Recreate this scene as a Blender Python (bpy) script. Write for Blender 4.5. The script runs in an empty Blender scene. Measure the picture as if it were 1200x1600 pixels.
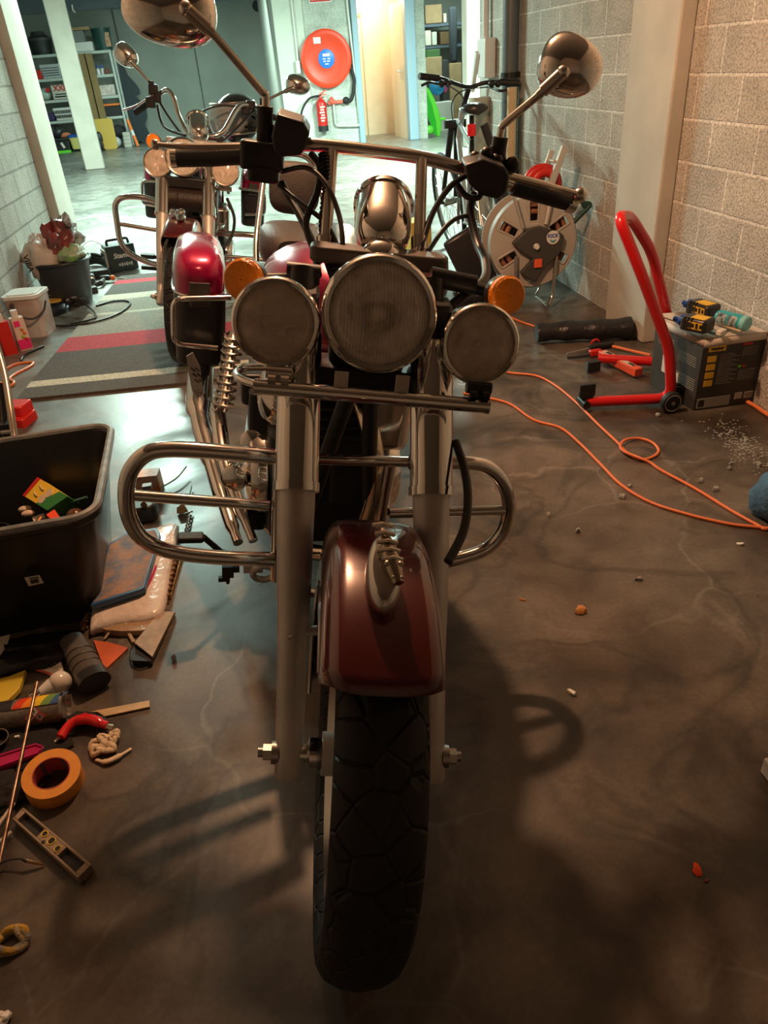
import bpy, math, random
import numpy as np
from mathutils import Matrix, Vector

random.seed(7)
SC = bpy.context.scene
COL = SC.collection

# ------------------------------------------------------------------ camera
F_PX, CX, CY, CAM_H = 1150.0, 600.0, 800.0, 1.25
_p, _y, _t = math.radians(31.4), math.radians(7.8), math.radians(4.57)
_d = np.array([math.sin(_y) * math.cos(_p), math.cos(_y) * math.cos(_p), -math.sin(_p)])
_r = np.array([math.cos(_y), -math.sin(_y), 0.0])
_u = np.cross(_r, _d)
CR = _r * math.cos(_t) - _u * math.sin(_t)
CU = _u * math.cos(_t) + _r * math.sin(_t)
CC = np.array([0.0, 0.0, CAM_H])
cam = bpy.data.cameras.new('camera')
cam.sensor_fit = 'VERTICAL'
cam.sensor_height = 36.0
cam.lens = 36.0 * F_PX / 1600.0
cam.clip_start = 0.02
camo = bpy.data.objects.new('camera', cam)
COL.objects.link(camo)
camo.matrix_world = Matrix(((CR[0], CU[0], -_d[0], 0), (CR[1], CU[1], -_d[1], 0), (CR[2], CU[2], -_d[2], CAM_H), (0, 0, 0, 1)))
SC.camera = camo

# ------------------------------------------------------------------ light
SC.view_settings.view_transform = 'Standard'
SC.view_settings.look = 'None'
SC.view_settings.gamma = 1.0
SC.view_settings.use_curve_mapping = False
SC.view_settings.exposure = 0.0
w = bpy.data.worlds.new('world')
SC.world = w
w.use_nodes = True
w.node_tree.nodes['Background'].inputs[0].default_value = (0.8, 0.9, 0.85, 1)
w.node_tree.nodes['Background'].inputs[1].default_value = 0.02


def lamp(name, kind, loc, power, col, size=0.1, rot=None, sy=None):
    l = bpy.data.lights.new(name, kind)
    l.energy = power
    l.color = col
    if kind == 'AREA':
        l.size = size
        if sy:
            l.shape = 'RECTANGLE'
            l.size_y = sy
    else:
        l.shadow_soft_size = size
    o = bpy.data.objects.new(name, l)
    COL.objects.link(o)
    o.location = loc
    if rot:
        o.rotation_euler = rot
    return o


COOL = (0.72, 1.0, 0.86)
WARM = (1.0, 0.55, 0.30)
# bare bulb over the bikes, tubes and added fill over the far bay, bulb in the lobby behind the door, store room tube
lamp('ceiling_bulb', 'POINT', (0.20, 2.35, 2.08), 140, WARM, 0.035)
lamp('bay_light', 'AREA', (3.5, 10.4, 2.6), 880, COOL, 1.2, (0, 0, 0), 0.2)
lamp('bay_light', 'AREA', (-1.25, 8.0, 2.5), 450, COOL, 1.2, (0, 0, 0), 0.15)
lamp('bay_light', 'AREA', (-0.9, 16.6, 2.78), 130, COOL, 1.5, (0, 0, 0), 0.2)  # added fill to lift the back wall and rack
lamp('bay_light', 'AREA', (-1.2, 11.6, 2.75), 300, COOL, 1.5, (0, 0, 0), 0.2)  # added fill to brighten the bay floor and the middle pillar's front
lamp('lobby_bulb', 'POINT', (2.55, 15.9, 2.3), 45, (1.0, 0.84, 0.62), 0.1)
lamp('store_tube', 'AREA', (4.2, 15.6, 2.5), 45, COOL, 0.8, (0, 0, 0), 0.2)


# ------------------------------------------------------------------ pixel -> place helpers (real depth is always given)
def ray(px, py):
    return _d + CR * (px - CX) / F_PX - CU * (py - CY) / F_PX


def G(px, py, z=0.0):
    v = ray(px, py)
    t = (z - CAM_H) / v[2]
    return CC + v * t


def WX(px, py, x):
    v = ray(px, py)
    return CC + v * (x / v[0])


def WY(px, py, y):
    v = ray(px, py)
    return CC + v * (y / v[1])


def frame(O, th, ph):
    th = math.radians(th)
    ph = math.radians(ph)
    hs = np.array([math.sin(th), math.cos(th), 0.0])
    l0 = np.array([math.cos(th), -math.sin(th), 0.0])
    z = np.array([0, 0, 1.0])
    return np.array(O, float), l0 * math.cos(ph) - z * math.sin(ph), hs, l0 * math.sin(ph) + z * math.cos(ph)


def at_s(fr, px, py, s):
    v = ray(px, py)
    t = ((fr[0] - CC) @ fr[2] + s) / (v @ fr[2])
    q = CC + v * t - fr[0]
    return np.array([q @ fr[1], q @ fr[2], q @ fr[3]])


# ------------------------------------------------------------------ mesh helpers
class M:
    def __init__(s):
        s.v = []
        s.f = []
        s.mi = []

    def add(s, vs, fs, mi=0):
        n = len(s.v)
        s.v += [tuple(map(float, q)) for q in vs]
        s.f += [tuple(i + n for i in q) for q in fs]
        s.mi += [mi] * len(fs)
        return s

    def xf(s, fn):
        s.v = [tuple(map(float, fn(np.array(q)))) for q in s.v]
        return s


def basis(ax):
    ax = np.array(ax, float)
    ax /= np.linalg.norm(ax)
    h = np.array([0, 0, 1.0]) if abs(ax[2]) < 0.9 else np.array([1.0, 0, 0])
    a = np.cross(h, ax)
    a /= np.linalg.norm(a)
    return a, np.cross(ax, a), ax


def box(m, c, s, rz=0.0, mi=0, taper=1.0, R=None):
    c = np.array(c, float)
    x, y, z = [q / 2 for q in s]
    vs = []
    for k, t in ((-1, taper), (1, 1.0)):
        for a, b in ((-1, -1), (1, -1), (1, 1), (-1, 1)):
            p = np.array([a * x * t, b * y * t, k * z])
            if R is not None:
                p = R @ p
            elif rz:
                p = np.array([p[0] * math.cos(rz) - p[1] * math.sin(rz), p[0] * math.sin(rz) + p[1] * math.cos(rz), p[2]])
            vs.append(c + p)
    return m.add(vs, [(3, 2, 1, 0), (4, 5, 6, 7), (0, 1, 5, 4), (1, 2, 6, 5), (2, 3, 7, 6), (3, 0, 4, 7)], mi)


def loft(m, rings, cap=True, closed=False, mi=0):
    n = len(rings[0])
    vs = [p for r_ in rings for p in r_]
    fs = []
    k = len(rings)
    for i in range(k if closed else k - 1):
        j = (i + 1) % k
        for a in range(n):
            b = (a + 1) % n
            fs.append((i * n + a, i * n + b, j * n + b, j * n + a))
    if cap and not closed:
        fs.append(tuple(range(n - 1, -1, -1)))
        fs.append(tuple((k - 1) * n + a for a in range(n)))
    return m.add(vs, fs, mi)


def tube(m, pts, r, n=12, closed=False, mi=0, cap=True, flat=1.0):
    pts = [np.array(p, float) for p in pts]
    k = len(pts)
    rr = r if isinstance(r, (list, tuple)) else [r] * k
    T = []
    for i in range(k):
        if closed:
            t = pts[(i + 1) % k] - pts[i - 1]
        else:
            t = pts[min(i + 1, k - 1)] - pts[max(i - 1, 0)]
        T.append(t / (np.linalg.norm(t) + 1e-12))
    a, b, _ = basis(T[0])
    rings = []
    for i in range(k):
        a = a - T[i] * (a @ T[i])
        a /= np.linalg.norm(a) + 1e-12
        b = np.cross(T[i], a)
        rings.append([pts[i] + rr[i] * (math.cos(q) * a + flat * math.sin(q) * b) for q in np.linspace(0, 2 * math.pi, n, endpoint=False)])
    return loft(m, rings, cap, closed, mi)


def lathe(m, prof, o, ax, n=32, mi=0, cap=False, sx=1.0, sy=1.0, ab=None):
    a, b, ax = basis(ax)
    if ab is not None:
        a, b = ab
    o = np.array(o, float)
    rings = [[o + ax * h + r_ * (sx * math.cos(q) * a + sy * math.sin(q) * b) for q in np.linspace(0, 2 * math.pi, n, endpoint=False)] for r_, h in prof]
    return loft(m, rings, cap, False, mi)


def cyl(m, p0, p1, r, n=20, mi=0, r1=None):
    return tube(m, [p0, p1], [r, r if r1 is None else r1], n, mi=mi)


def ball(m, c, rad, n=16, mi=0, R=None):
    if not isinstance(rad, (list, tuple)):
        rad = (rad, rad, rad)
    c = np.array(c, float)
    vs = []
    k = n // 2 + 1
    rings = []
    for i in range(k):
        th = math.pi * (i + 0.02) / (k - 1 + 0.04)
        ring = []
        for q in np.linspace(0, 2 * math.pi, n, endpoint=False):
            p = np.array([rad[0] * math.sin(th) * math.cos(q), rad[1] * math.sin(th) * math.sin(q), -rad[2] * math.cos(th)])
            if R is not None:
                p = R @ p
            ring.append(c + p)
        rings.append(ring)
    return loft(m, rings, True, False, mi)


def torus(m, c, ax, R, r, n=40, k=10, mi=0, sy=1.0):
    a, b, _ = basis(ax)
    c = np.array(c, float)
    return tube(m, [c + R * (math.cos(q) * a + sy * math.sin(q) * b) for q in np.linspace(0, 2 * math.pi, n, endpoint=False)], r, k, True, mi)


def slab(m, top, h, mi=0, down=(0, 0, -1)):
    """polygon of 3D points extruded by h along down"""
    top = [np.array(p, float) for p in top]
    d_ = np.array(down, float) * h
    n = len(top)
    vs = top + [p + d_ for p in top]
    fs = [tuple(range(n)), tuple(range(2 * n - 1, n - 1, -1))]
    for i in range(n):
        j = (i + 1) % n
        fs.append((i, n + i, n + j, j))
    return m.add(vs, fs, mi)


def cat(pts, n=6, closed=False):
    P = [np.array(p, float) for p in pts]
    k = len(P)
    out = []
    for i in range(k if closed else k - 1):
        if closed:
            p0, p1, p2, p3 = P[i - 1], P[i], P[(i + 1) % k], P[(i + 2) % k]
        else:
            p0, p1, p2, p3 = P[max(i - 1, 0)], P[i], P[i + 1], P[min(i + 2, k - 1)]
        for t in np.linspace(0, 1, n, endpoint=False):
            out.append(0.5 * (2 * p1 + (p2 - p0) * t + (2 * p0 - 5 * p1 + 4 * p2 - p3) * t * t + (3 * p1 - p0 - 3 * p2 + p3) * t ** 3))
    if not closed:
        out.append(P[-1])
    return out


def fil(pts, rad, n=6):
    """round the corners of a polyline"""
    P = [np.array(p, float) for p in pts]
    out = [P[0]]
    for i in range(1, len(P) - 1):
        a, b, c = P[i - 1], P[i], P[i + 1]
        da, dc = np.linalg.norm(a - b), np.linalg.norm(c - b)
        rr = min(rad, da * 0.49, dc * 0.49)
        p0, p2 = b + (a - b) / da * rr, b + (c - b) / dc * rr
        for t in np.linspace(0, 1, n):
            out.append((1 - t) ** 2 * p0 + 2 * t * (1 - t) * b + t * t * p2)
    out.append(P[-1])
    return out


def rbox(m, c, s, rad, rz=0.0, n=4, mi=0, top=1.0, R=None):
    """rounded (in plan) box, optional top scale"""
    sx, sy, sz = s
    pl = []
    for (cx_, cy_, a0) in ((1, 1, 0), (-1, 1, 90), (-1, -1, 180), (1, -1, 270)):
        for t in range(n + 1):
            a = math.radians(a0 + 90 * t / n)
            pl.append((cx_ * (sx / 2 - rad) + rad * math.cos(a), cy_ * (sy / 2 - rad) + rad * math.sin(a)))
    rings = []
    for z, k in ((-sz / 2, 1.0), (sz / 2, top)):
        ring = []
        for (x, y) in pl:
            p = np.array([x * k, y * k, z])
            if R is not None:
                p = R @ p
            else:
                p = np.array([p[0] * math.cos(rz) - p[1] * math.sin(rz), p[0] * math.sin(rz) + p[1] * math.cos(rz), p[2]])
            ring.append(np.array(c, float) + p)
        rings.append(ring)
    return loft(m, rings, True, False, mi)


def build(name, m, mats, sharp=38, bevel=0.0, solid=0.0, sub=0):
    me = bpy.data.meshes.new(name)
    me.from_pydata(m.v, [], m.f)
    if not isinstance(mats, (list, tuple)):
        mats = [mats]
    for q in mats:
        me.materials.append(q)
    if len(mats) > 1:
        me.polygons.foreach_set('material_index', m.mi)
    me.validate()
    import bmesh
    bm = bmesh.new()
    bm.from_mesh(me)
    bmesh.ops.recalc_face_normals(bm, faces=bm.faces)
    bm.to_mesh(me)
    bm.free()
    me.polygons.foreach_set('use_smooth', [True] * len(me.polygons))
    me.set_sharp_from_angle(angle=math.radians(sharp))
    o = bpy.data.objects.new(name, me)
    COL.objects.link(o)
    if solid:
        q = o.modifiers.new('solid', 'SOLIDIFY')
        q.thickness = solid
        q.offset = 0
    if bevel:
        q = o.modifiers.new('bevel', 'BEVEL')
        q.width = bevel
        q.segments = 2
        q.limit_method = 'ANGLE'
        q.angle_limit = math.radians(40)
    if sub:
        q = o.modifiers.new('sub', 'SUBSURF')
        q.levels = sub
        q.render_levels = sub
    return o


MW = {}


def tag(o, label, cat_, group=None):
    o['label'] = label
    o['category'] = cat_
    if group:
        o['group'] = group
    return o


def thing(name, label, cat_, loc=(0, 0, 0), group=None, mat=None):
    o = bpy.data.objects.new(name, None)
    o.empty_display_size = 0.1
    COL.objects.link(o)
    mw = mat if mat is not None else Matrix.Translation(Vector(tuple(map(float, loc))))
    o.matrix_world = mw
    MW[o.name] = mw
    return tag(o, label, cat_, group)


def part(name, m, mats, par, label=None, local=False, **k):
    """mesh child; m in world coordinates unless local"""
    mw = MW[par.name]
    if not local:
        inv = mw.inverted()
        m.v = [tuple(inv @ Vector(q)) for q in m.v]
    o = build(name, m, mats, **k)
    o.parent = par
    MW[o.name] = mw
    if label:
        o['label'] = label
    return o


def solo(name, m, mats, label, cat_, group=None, **k):
    a = np.array(m.v)
    c = np.array([(a[:, 0].min() + a[:, 0].max()) / 2, (a[:, 1].min() + a[:, 1].max()) / 2, a[:, 2].min()])
    m.v = [tuple(np.array(q) - c) for q in m.v]
    o = build(name, m, mats, **k)
    o.location = c
    MW[o.name] = Matrix.Translation(Vector(tuple(map(float, c))))
    return tag(o, label, cat_, group)


def struct(name, m, mats, **k):
    o = build(name, m, mats, **k)
    o['kind'] = 'structure'
    return o


def text(name, s, size, mat, par, o3, xa, ya, ext=0.0006, align='CENTER', bold=0.0, italic=0.0):
    """lettering as mesh; o3 world origin, xa / ya world directions of reading and up"""
    cu = bpy.data.curves.new(name, 'FONT')
    cu.body = s
    cu.size = size
    cu.extrude = ext
    cu.align_x = align
    cu.align_y = 'CENTER'
    cu.offset = bold
    cu.shear = italic
    t = bpy.data.objects.new(name + '_tmp', cu)
    COL.objects.link(t)
    dg = bpy.context.evaluated_depsgraph_get()
    me = bpy.data.meshes.new_from_object(t.evaluated_get(dg))
    COL.objects.unlink(t)
    bpy.data.objects.remove(t)
    xa = np.array(xa, float)
    xa /= np.linalg.norm(xa)
    ya = np.array(ya, float)
    ya = ya - xa * (ya @ xa)
    ya /= np.linalg.norm(ya)
    za = np.cross(xa, ya)
    mm = Matrix(((xa[0], ya[0], za[0], o3[0]), (xa[1], ya[1], za[1], o3[1]), (xa[2], ya[2], za[2], o3[2]), (0, 0, 0, 1)))
    me.transform(MW[par.name].inverted() @ mm if par is not None else mm)
    me.materials.clear()
    me.materials.append(mat)
    o = bpy.data.objects.new(name, me)
    COL.objects.link(o)
    if par is not None:
        o.parent = par
    return o


# ------------------------------------------------------------------ materials
def nt(name):
    m = bpy.data.materials.new(name)
    m.use_nodes = True
    return m, m.node_tree.nodes, m.node_tree.links, m.node_tree.nodes['Principled BSDF']


def pm(name, c, rough=0.5, metal=0.0, var=0.0, scale=8.0, bump=0.0, bscale=60.0, coat=0.0, trans=0.0, ior=1.45, emit=None, alpha=1.0, c2=None, rvar=0.0, sheen=0.0):
    m, N, L, b = nt(name)
    c = tuple(c) + (1,)
    b.inputs['Base Color'].default_value = c
    b.inputs['Roughness'].default_value = rough
    b.inputs['Metallic'].default_value = metal
    b.inputs['Coat Weight'].default_value = coat
    b.inputs['Coat Roughness'].default_value = 0.05
    b.inputs['Transmission Weight'].default_value = trans
    b.inputs['IOR'].default_value = ior
    b.inputs['Alpha'].default_value = alpha
    if sheen:
        b.inputs['Sheen Weight'].default_value = sheen
    if emit:
        b.inputs['Emission Color'].default_value = tuple(emit[:3]) + (1,)
        b.inputs['Emission Strength'].default_value = emit[3]
    tc = N.new('ShaderNodeTexCoord')
    if var or c2 or rvar:
        nz = N.new('ShaderNodeTexNoise')
        nz.inputs['Scale'].default_value = scale
        nz.inputs['Detail'].default_value = 5
        L.new(tc.outputs['Object'], nz.inputs['Vector'])
        rp = N.new('ShaderNodeValToRGB')
        lo = c2 if c2 else tuple(q * (1 - var) for q in c[:3])
        hi = c[:3] if c2 else tuple(min(1, q * (1 + var)) for q in c[:3])
        rp.color_ramp.elements[0].position = 0.35
        rp.color_ramp.elements[1].position = 0.65
        rp.color_ramp.elements[0].color = tuple(lo)[:3] + (1,)
        rp.color_ramp.elements[1].color = tuple(hi) + (1,)
        L.new(nz.outputs['Fac'], rp.inputs['Fac'])
        L.new(rp.outputs['Color'], b.inputs['Base Color'])
        if rvar:
            mr = N.new('ShaderNodeMapRange')
            mr.inputs[3].default_value = max(0.02, rough - rvar)
            mr.inputs[4].default_value = rough + rvar
            L.new(nz.outputs['Fac'], mr.inputs[0])
            L.new(mr.outputs[0], b.inputs['Roughness'])
    if bump:
        n2 = N.new('ShaderNodeTexNoise')
        n2.inputs['Scale'].default_value = bscale
        n2.inputs['Detail'].default_value = 4
        L.new(tc.outputs['Object'], n2.inputs['Vector'])
        bp = N.new('ShaderNodeBump')
        bp.inputs['Strength'].default_value = bump
        bp.inputs['Distance'].default_value = 0.01
        L.new(n2.outputs['Fac'], bp.inputs['Height'])
        L.new(bp.outputs['Normal'], b.inputs['Normal'])
    return m


def block_mat(name, base, mortar, bw, bh, off=0.0, axis='Y'):
    m, N, L, b = nt(name)
    tc = N.new('ShaderNodeTexCoord')
    sx = N.new('ShaderNodeSeparateXYZ')
    L.new(tc.outputs['Object'], sx.inputs[0])
    cb = N.new('ShaderNodeCombineXYZ')
    ad = N.new('ShaderNodeMath')
    ad.operation = 'ADD'
    ad.inputs[1].default_value = off
    L.new(sx.outputs[axis], ad.inputs[0])
    L.new(ad.outputs[0], cb.inputs[0])
    L.new(sx.outputs['Z'], cb.inputs[1])
    br = N.new('ShaderNodeTexBrick')
    br.inputs['Scale'].default_value = 1.0
    br.inputs['Brick Width'].default_value = bw
    br.inputs['Row Height'].default_value = bh
    br.inputs['Mortar Size'].default_value = 0.007
    br.inputs['Mortar Smooth'].default_value = 0.35
    br.inputs['Bias'].default_value = 0.0
    br.inputs['Color1'].default_value = tuple(base) + (1,)
    br.inputs['Color2'].default_value = tuple(q * 0.86 for q in base) + (1,)
    br.inputs['Mortar'].default_value = tuple(mortar) + (1,)
    L.new(cb.outputs[0], br.inputs['Vector'])
    n1 = N.new('ShaderNodeTexNoise')
    n1.inputs['Scale'].default_value = 110
    n1.inputs['Detail'].default_value = 6
    L.new(tc.outputs['Object'], n1.inputs['Vector'])
    n2 = N.new('ShaderNodeTexNoise')
    n2.inputs['Scale'].default_value = 5
    n2.inputs['Detail'].default_value = 5
    L.new(tc.outputs['Object'], n2.inputs['Vector'])
    r1 = N.new('ShaderNodeMapRange')
    r1.inputs[1].default_value = 0.36
    r1.inputs[2].default_value = 0.58
    r1.inputs[3].default_value = 0.6
    r1.inputs[4].default_value = 1.05
    L.new(n1.outputs['Fac'], r1.inputs[0])
    r2 = N.new('ShaderNodeMapRange')
    r2.inputs[1].default_value = 0.3
    r2.inputs[2].default_value = 0.7
    r2.inputs[3].default_value = 0.82
    r2.inputs[4].default_value = 1.12
    L.new(n2.outputs['Fac'], r2.inputs[0])
    mu = N.new('ShaderNodeMath')
    mu.operation = 'MULTIPLY'
    L.new(r1.outputs[0], mu.inputs[0])
    L.new(r2.outputs[0], mu.inputs[1])
    mx = N.new('ShaderNodeVectorMath')
    mx.operation = 'SCALE'
    L.new(br.outputs['Color'], mx.inputs[0])
    L.new(mu.outputs[0], mx.inputs['Scale'])
    L.new(mx.outputs[0], b.inputs['Base Color'])
    b.inputs['Roughness'].default_value = 0.9
    b1 = N.new('ShaderNodeBump')
    b1.inputs['Strength'].default_value = 0.7
    b1.inputs['Distance'].default_value = 0.006
    b1.invert = True
    L.new(br.outputs['Fac'], b1.inputs['Height'])
    b2 = N.new('ShaderNodeBump')
    b2.inputs['Strength'].default_value = 0.8
    b2.inputs['Distance'].default_value = 0.008
    L.new(n1.outputs['Fac'], b2.inputs['Height'])
    L.new(b1.outputs['Normal'], b2.inputs['Normal'])
    L.new(b2.outputs['Normal'], b.inputs['Normal'])
    return m


def floor_mat():
    m, N, L, b = nt('polished_concrete')
    tc = N.new('ShaderNodeTexCoord')

    def noise(sc, det=5, dist=0.0):
        n = N.new('ShaderNodeTexNoise')
        n.inputs['Scale'].default_value = sc
        n.inputs['Detail'].default_value = det
        n.inputs['Distortion'].default_value = dist
        L.new(tc.outputs['Object'], n.inputs['Vector'])
        return n

    def rng(src, a, b_, c, d_):
        r_ = N.new('ShaderNodeMapRange')
        for i, q in enumerate((a, b_, c, d_)):
            r_.inputs[i + 1].default_value = q
        L.new(src, r_.inputs[0])
        return r_.outputs[0]
    n1 = noise(1.5, 6, 0.6)
    n2 = noise(5.5, 8, 0.4)
    n3 = noise(90, 4)
    rp = N.new('ShaderNodeValToRGB')
    e = rp.color_ramp.elements
    e[0].position, e[0].color = 0.36, (0.036, 0.026, 0.019, 1)
    e[1].position, e[1].color = 0.64, (0.170, 0.140, 0.112, 1)
    ad = N.new('ShaderNodeMath')
    ad.operation = 'MULTIPLY_ADD'
    ad.inputs[1].default_value = 0.5
    L.new(n2.outputs['Fac'], ad.inputs[0])
    h = N.new('ShaderNodeMath')
    h.operation = 'MULTIPLY'
    h.inputs[1].default_value = 0.5
    L.new(n1.outputs['Fac'], h.inputs[0])
    L.new(h.outputs[0], ad.inputs[2])
    L.new(ad.outputs[0], rp.inputs['Fac'])
    # bay brightness painted into the concrete: paler far and left, browner near right
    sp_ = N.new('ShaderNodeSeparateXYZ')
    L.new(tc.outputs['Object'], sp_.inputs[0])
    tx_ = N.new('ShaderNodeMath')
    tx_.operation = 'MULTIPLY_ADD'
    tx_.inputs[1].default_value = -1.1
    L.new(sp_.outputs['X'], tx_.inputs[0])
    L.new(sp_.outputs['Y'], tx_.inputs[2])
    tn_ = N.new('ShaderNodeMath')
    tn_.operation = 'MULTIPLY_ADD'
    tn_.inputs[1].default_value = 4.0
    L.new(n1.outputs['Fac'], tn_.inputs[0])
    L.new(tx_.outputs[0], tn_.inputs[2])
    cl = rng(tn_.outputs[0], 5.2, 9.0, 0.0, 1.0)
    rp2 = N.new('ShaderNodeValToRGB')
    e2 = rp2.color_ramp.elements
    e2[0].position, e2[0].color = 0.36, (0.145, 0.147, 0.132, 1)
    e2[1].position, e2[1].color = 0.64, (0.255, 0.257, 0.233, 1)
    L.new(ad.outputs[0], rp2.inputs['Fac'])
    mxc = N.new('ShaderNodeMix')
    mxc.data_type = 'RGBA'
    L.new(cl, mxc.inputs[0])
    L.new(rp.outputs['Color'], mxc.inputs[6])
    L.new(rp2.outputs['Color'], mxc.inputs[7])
    # fine pale crazing lines
    wv = noise(3.0, 3)
    mixv = N.new('ShaderNodeMix')
    mixv.data_type = 'VECTOR'
    mixv.inputs[0].default_value = 0.22
    L.new(tc.outputs['Object'], mixv.inputs[4])
    L.new(wv.outputs['Color'], mixv.inputs[5])
    vo = N.new('ShaderNodeTexVoronoi')
    vo.feature = 'DISTANCE_TO_EDGE'
    vo.inputs['Scale'].default_value = 3.4
    L.new(mixv.outputs[1], vo.inputs['Vector'])
    ln = rng(vo.outputs['Distance'], 0.0, 0.022, 1.0, 0.0)
    br = rng(n1.outputs['Fac'], 0.45, 0.62, 0.0, 0.55)
    mu = N.new('ShaderNodeMath')
    mu.operation = 'MULTIPLY'
    L.new(ln, mu.inputs[0])
    L.new(br, mu.inputs[1])
    mx = N.new('ShaderNodeMix')
    mx.data_type = 'RGBA'
    L.new(mu.outputs[0], mx.inputs[0])
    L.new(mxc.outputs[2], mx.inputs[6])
    mx.inputs[7].default_value = (0.27, 0.25, 0.215, 1)
    # dark wandering stain veins
    n4 = noise(2.2, 7, 1.4)
    vn = N.new('ShaderNodeMath')
    vn.operation = 'SUBTRACT'
    vn.inputs[1].default_value = 0.5
    L.new(n4.outputs['Fac'], vn.inputs[0])
    va = N.new('ShaderNodeMath')
    va.operation = 'ABSOLUTE'
    L.new(vn.outputs[0], va.inputs[0])
    dk = rng(va.outputs[0], 0.0, 0.05, 0.62, 1.0)
    dm = N.new('ShaderNodeMath')
    dm.operation = 'MULTIPLY'
    L.new(dk, dm.inputs[0])
    sp = rng(n3.outputs['Fac'], 0.3, 0.7, 0.86, 1.12)
    L.new(sp, dm.inputs[1])
    sp = dm.outputs[0]
    sc = N.new('ShaderNodeVectorMath')
    sc.operation = 'SCALE'
    L.new(mx.outputs[2], sc.inputs[0])
    L.new(sp, sc.inputs['Scale'])
    L.new(sc.outputs[0], b.inputs['Base Color'])
    L.new(rng(n4.outputs['Fac'], 0.3, 0.7, 0.24, 0.5), b.inputs['Roughness'])
    bp = N.new('ShaderNodeBump')
    bp.inputs['Strength'].default_value = 0.10
    bp.inputs['Distance'].default_value = 0.01
    L.new(n2.outputs['Fac'], bp.inputs['Height'])
    L.new(bp.outputs['Normal'], b.inputs['Normal'])
    return m


def stripe_mat(name, stops, axis, rough=0.95, bump=0.6, bscale=400, var=0.25):
    """hard colour bands along one object axis; stops = [(upper value, colour)...] ascending"""
    m, N, L, b = nt(name)
    tc = N.new('ShaderNodeTexCoord')
    sx = N.new('ShaderNodeSeparateXYZ')
    L.new(tc.outputs['Object'], sx.inputs[0])
    lo, hi = stops[0][0], stops[-1][0]
    nz = N.new('ShaderNodeTexNoise')
    nz.inputs['Scale'].default_value = 90
    L.new(tc.outputs['Object'], nz.inputs['Vector'])
    jit = N.new('ShaderNodeMath')
    jit.operation = 'MULTIPLY_ADD'
    jit.inputs[1].default_value = 0.006 * (1 if bump > 0.3 else 0)
    L.new(nz.outputs['Fac'], jit.inputs[0])
    L.new(sx.outputs[axis], jit.inputs[2])
    mr = N.new('ShaderNodeMapRange')
    mr.inputs[1].default_value = lo
    mr.inputs[2].default_value = hi
    L.new(jit.outputs[0], mr.inputs[0])
    rp = N.new('ShaderNodeValToRGB')
    rp.color_ramp.interpolation = 'CONSTANT'
    el = rp.color_ramp.elements
    for i in range(1, len(stops)):
        pos = (stops[i - 1][0] - lo) / (hi - lo)
        if i == 1:
            q = el[0]
            q.position = 0
        elif i == 2:
            q = el[1]
            q.position = pos
        else:
            q = el.new(pos)
        q.color = tuple(stops[i][1]) + (1,)
    L.new(mr.outputs[0], rp.inputs['Fac'])
    n2 = N.new('ShaderNodeTexNoise')
    n2.inputs['Scale'].default_value = bscale * 0.4
    n2.inputs['Detail'].default_value = 3
    L.new(tc.outputs['Object'], n2.inputs['Vector'])
    r_ = N.new('ShaderNodeMapRange')
    r_.inputs[1].default_value = 0.3
    r_.inputs[2].default_value = 0.7
    r_.inputs[3].default_value = 1 - var
    r_.inputs[4].default_value = 1 + var
    L.new(n2.outputs['Fac'], r_.inputs[0])
    sc = N.new('ShaderNodeVectorMath')
    sc.operation = 'SCALE'
    L.new(rp.outputs['Color'], sc.inputs[0])
    L.new(r_.outputs[0], sc.inputs['Scale'])
    L.new(sc.outputs[0], b.inputs['Base Color'])
    b.inputs['Roughness'].default_value = rough
    if bump:
        bp = N.new('ShaderNodeBump')
        bp.inputs['Strength'].default_value = bump
        bp.inputs['Distance'].default_value = 0.004
        L.new(n2.outputs['Fac'], bp.inputs['Height'])
        L.new(bp.outputs['Normal'], b.inputs['Normal'])
    return m


def tyre_mat():
    m, N, L, b = nt('tyre_rubber')
    tc = N.new('ShaderNodeTexCoord')
    vo = N.new('ShaderNodeTexVoronoi')
    vo.feature = 'DISTANCE_TO_EDGE'
    vo.inputs['Scale'].default_value = 21
    L.new(tc.outputs['Object'], vo.inputs['Vector'])
    mr = N.new('ShaderNodeMapRange')
    mr.inputs[1].default_value = 0.0
    mr.inputs[2].default_value = 0.07
    L.new(vo.outputs['Distance'], mr.inputs[0])
    mx = N.new('ShaderNodeMix')
    mx.data_type = 'RGBA'
    mx.inputs[6].default_value = (0.002, 0.002, 0.002, 1)
    mx.inputs[7].default_value = (0.011, 0.0105, 0.0095, 1)
    L.new(mr.outputs[0], mx.inputs[0])
    L.new(mx.outputs[2], b.inputs['Base Color'])
    b.inputs['Roughness'].default_value = 0.62
    bp = N.new('ShaderNodeBump')
    bp.inputs['Strength'].default_value = 0.9
    bp.inputs['Distance'].default_value = 0.006
    L.new(mr.outputs[0], bp.inputs['Height'])
    L.new(bp.outputs['Normal'], b.inputs['Normal'])
    return m


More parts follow.
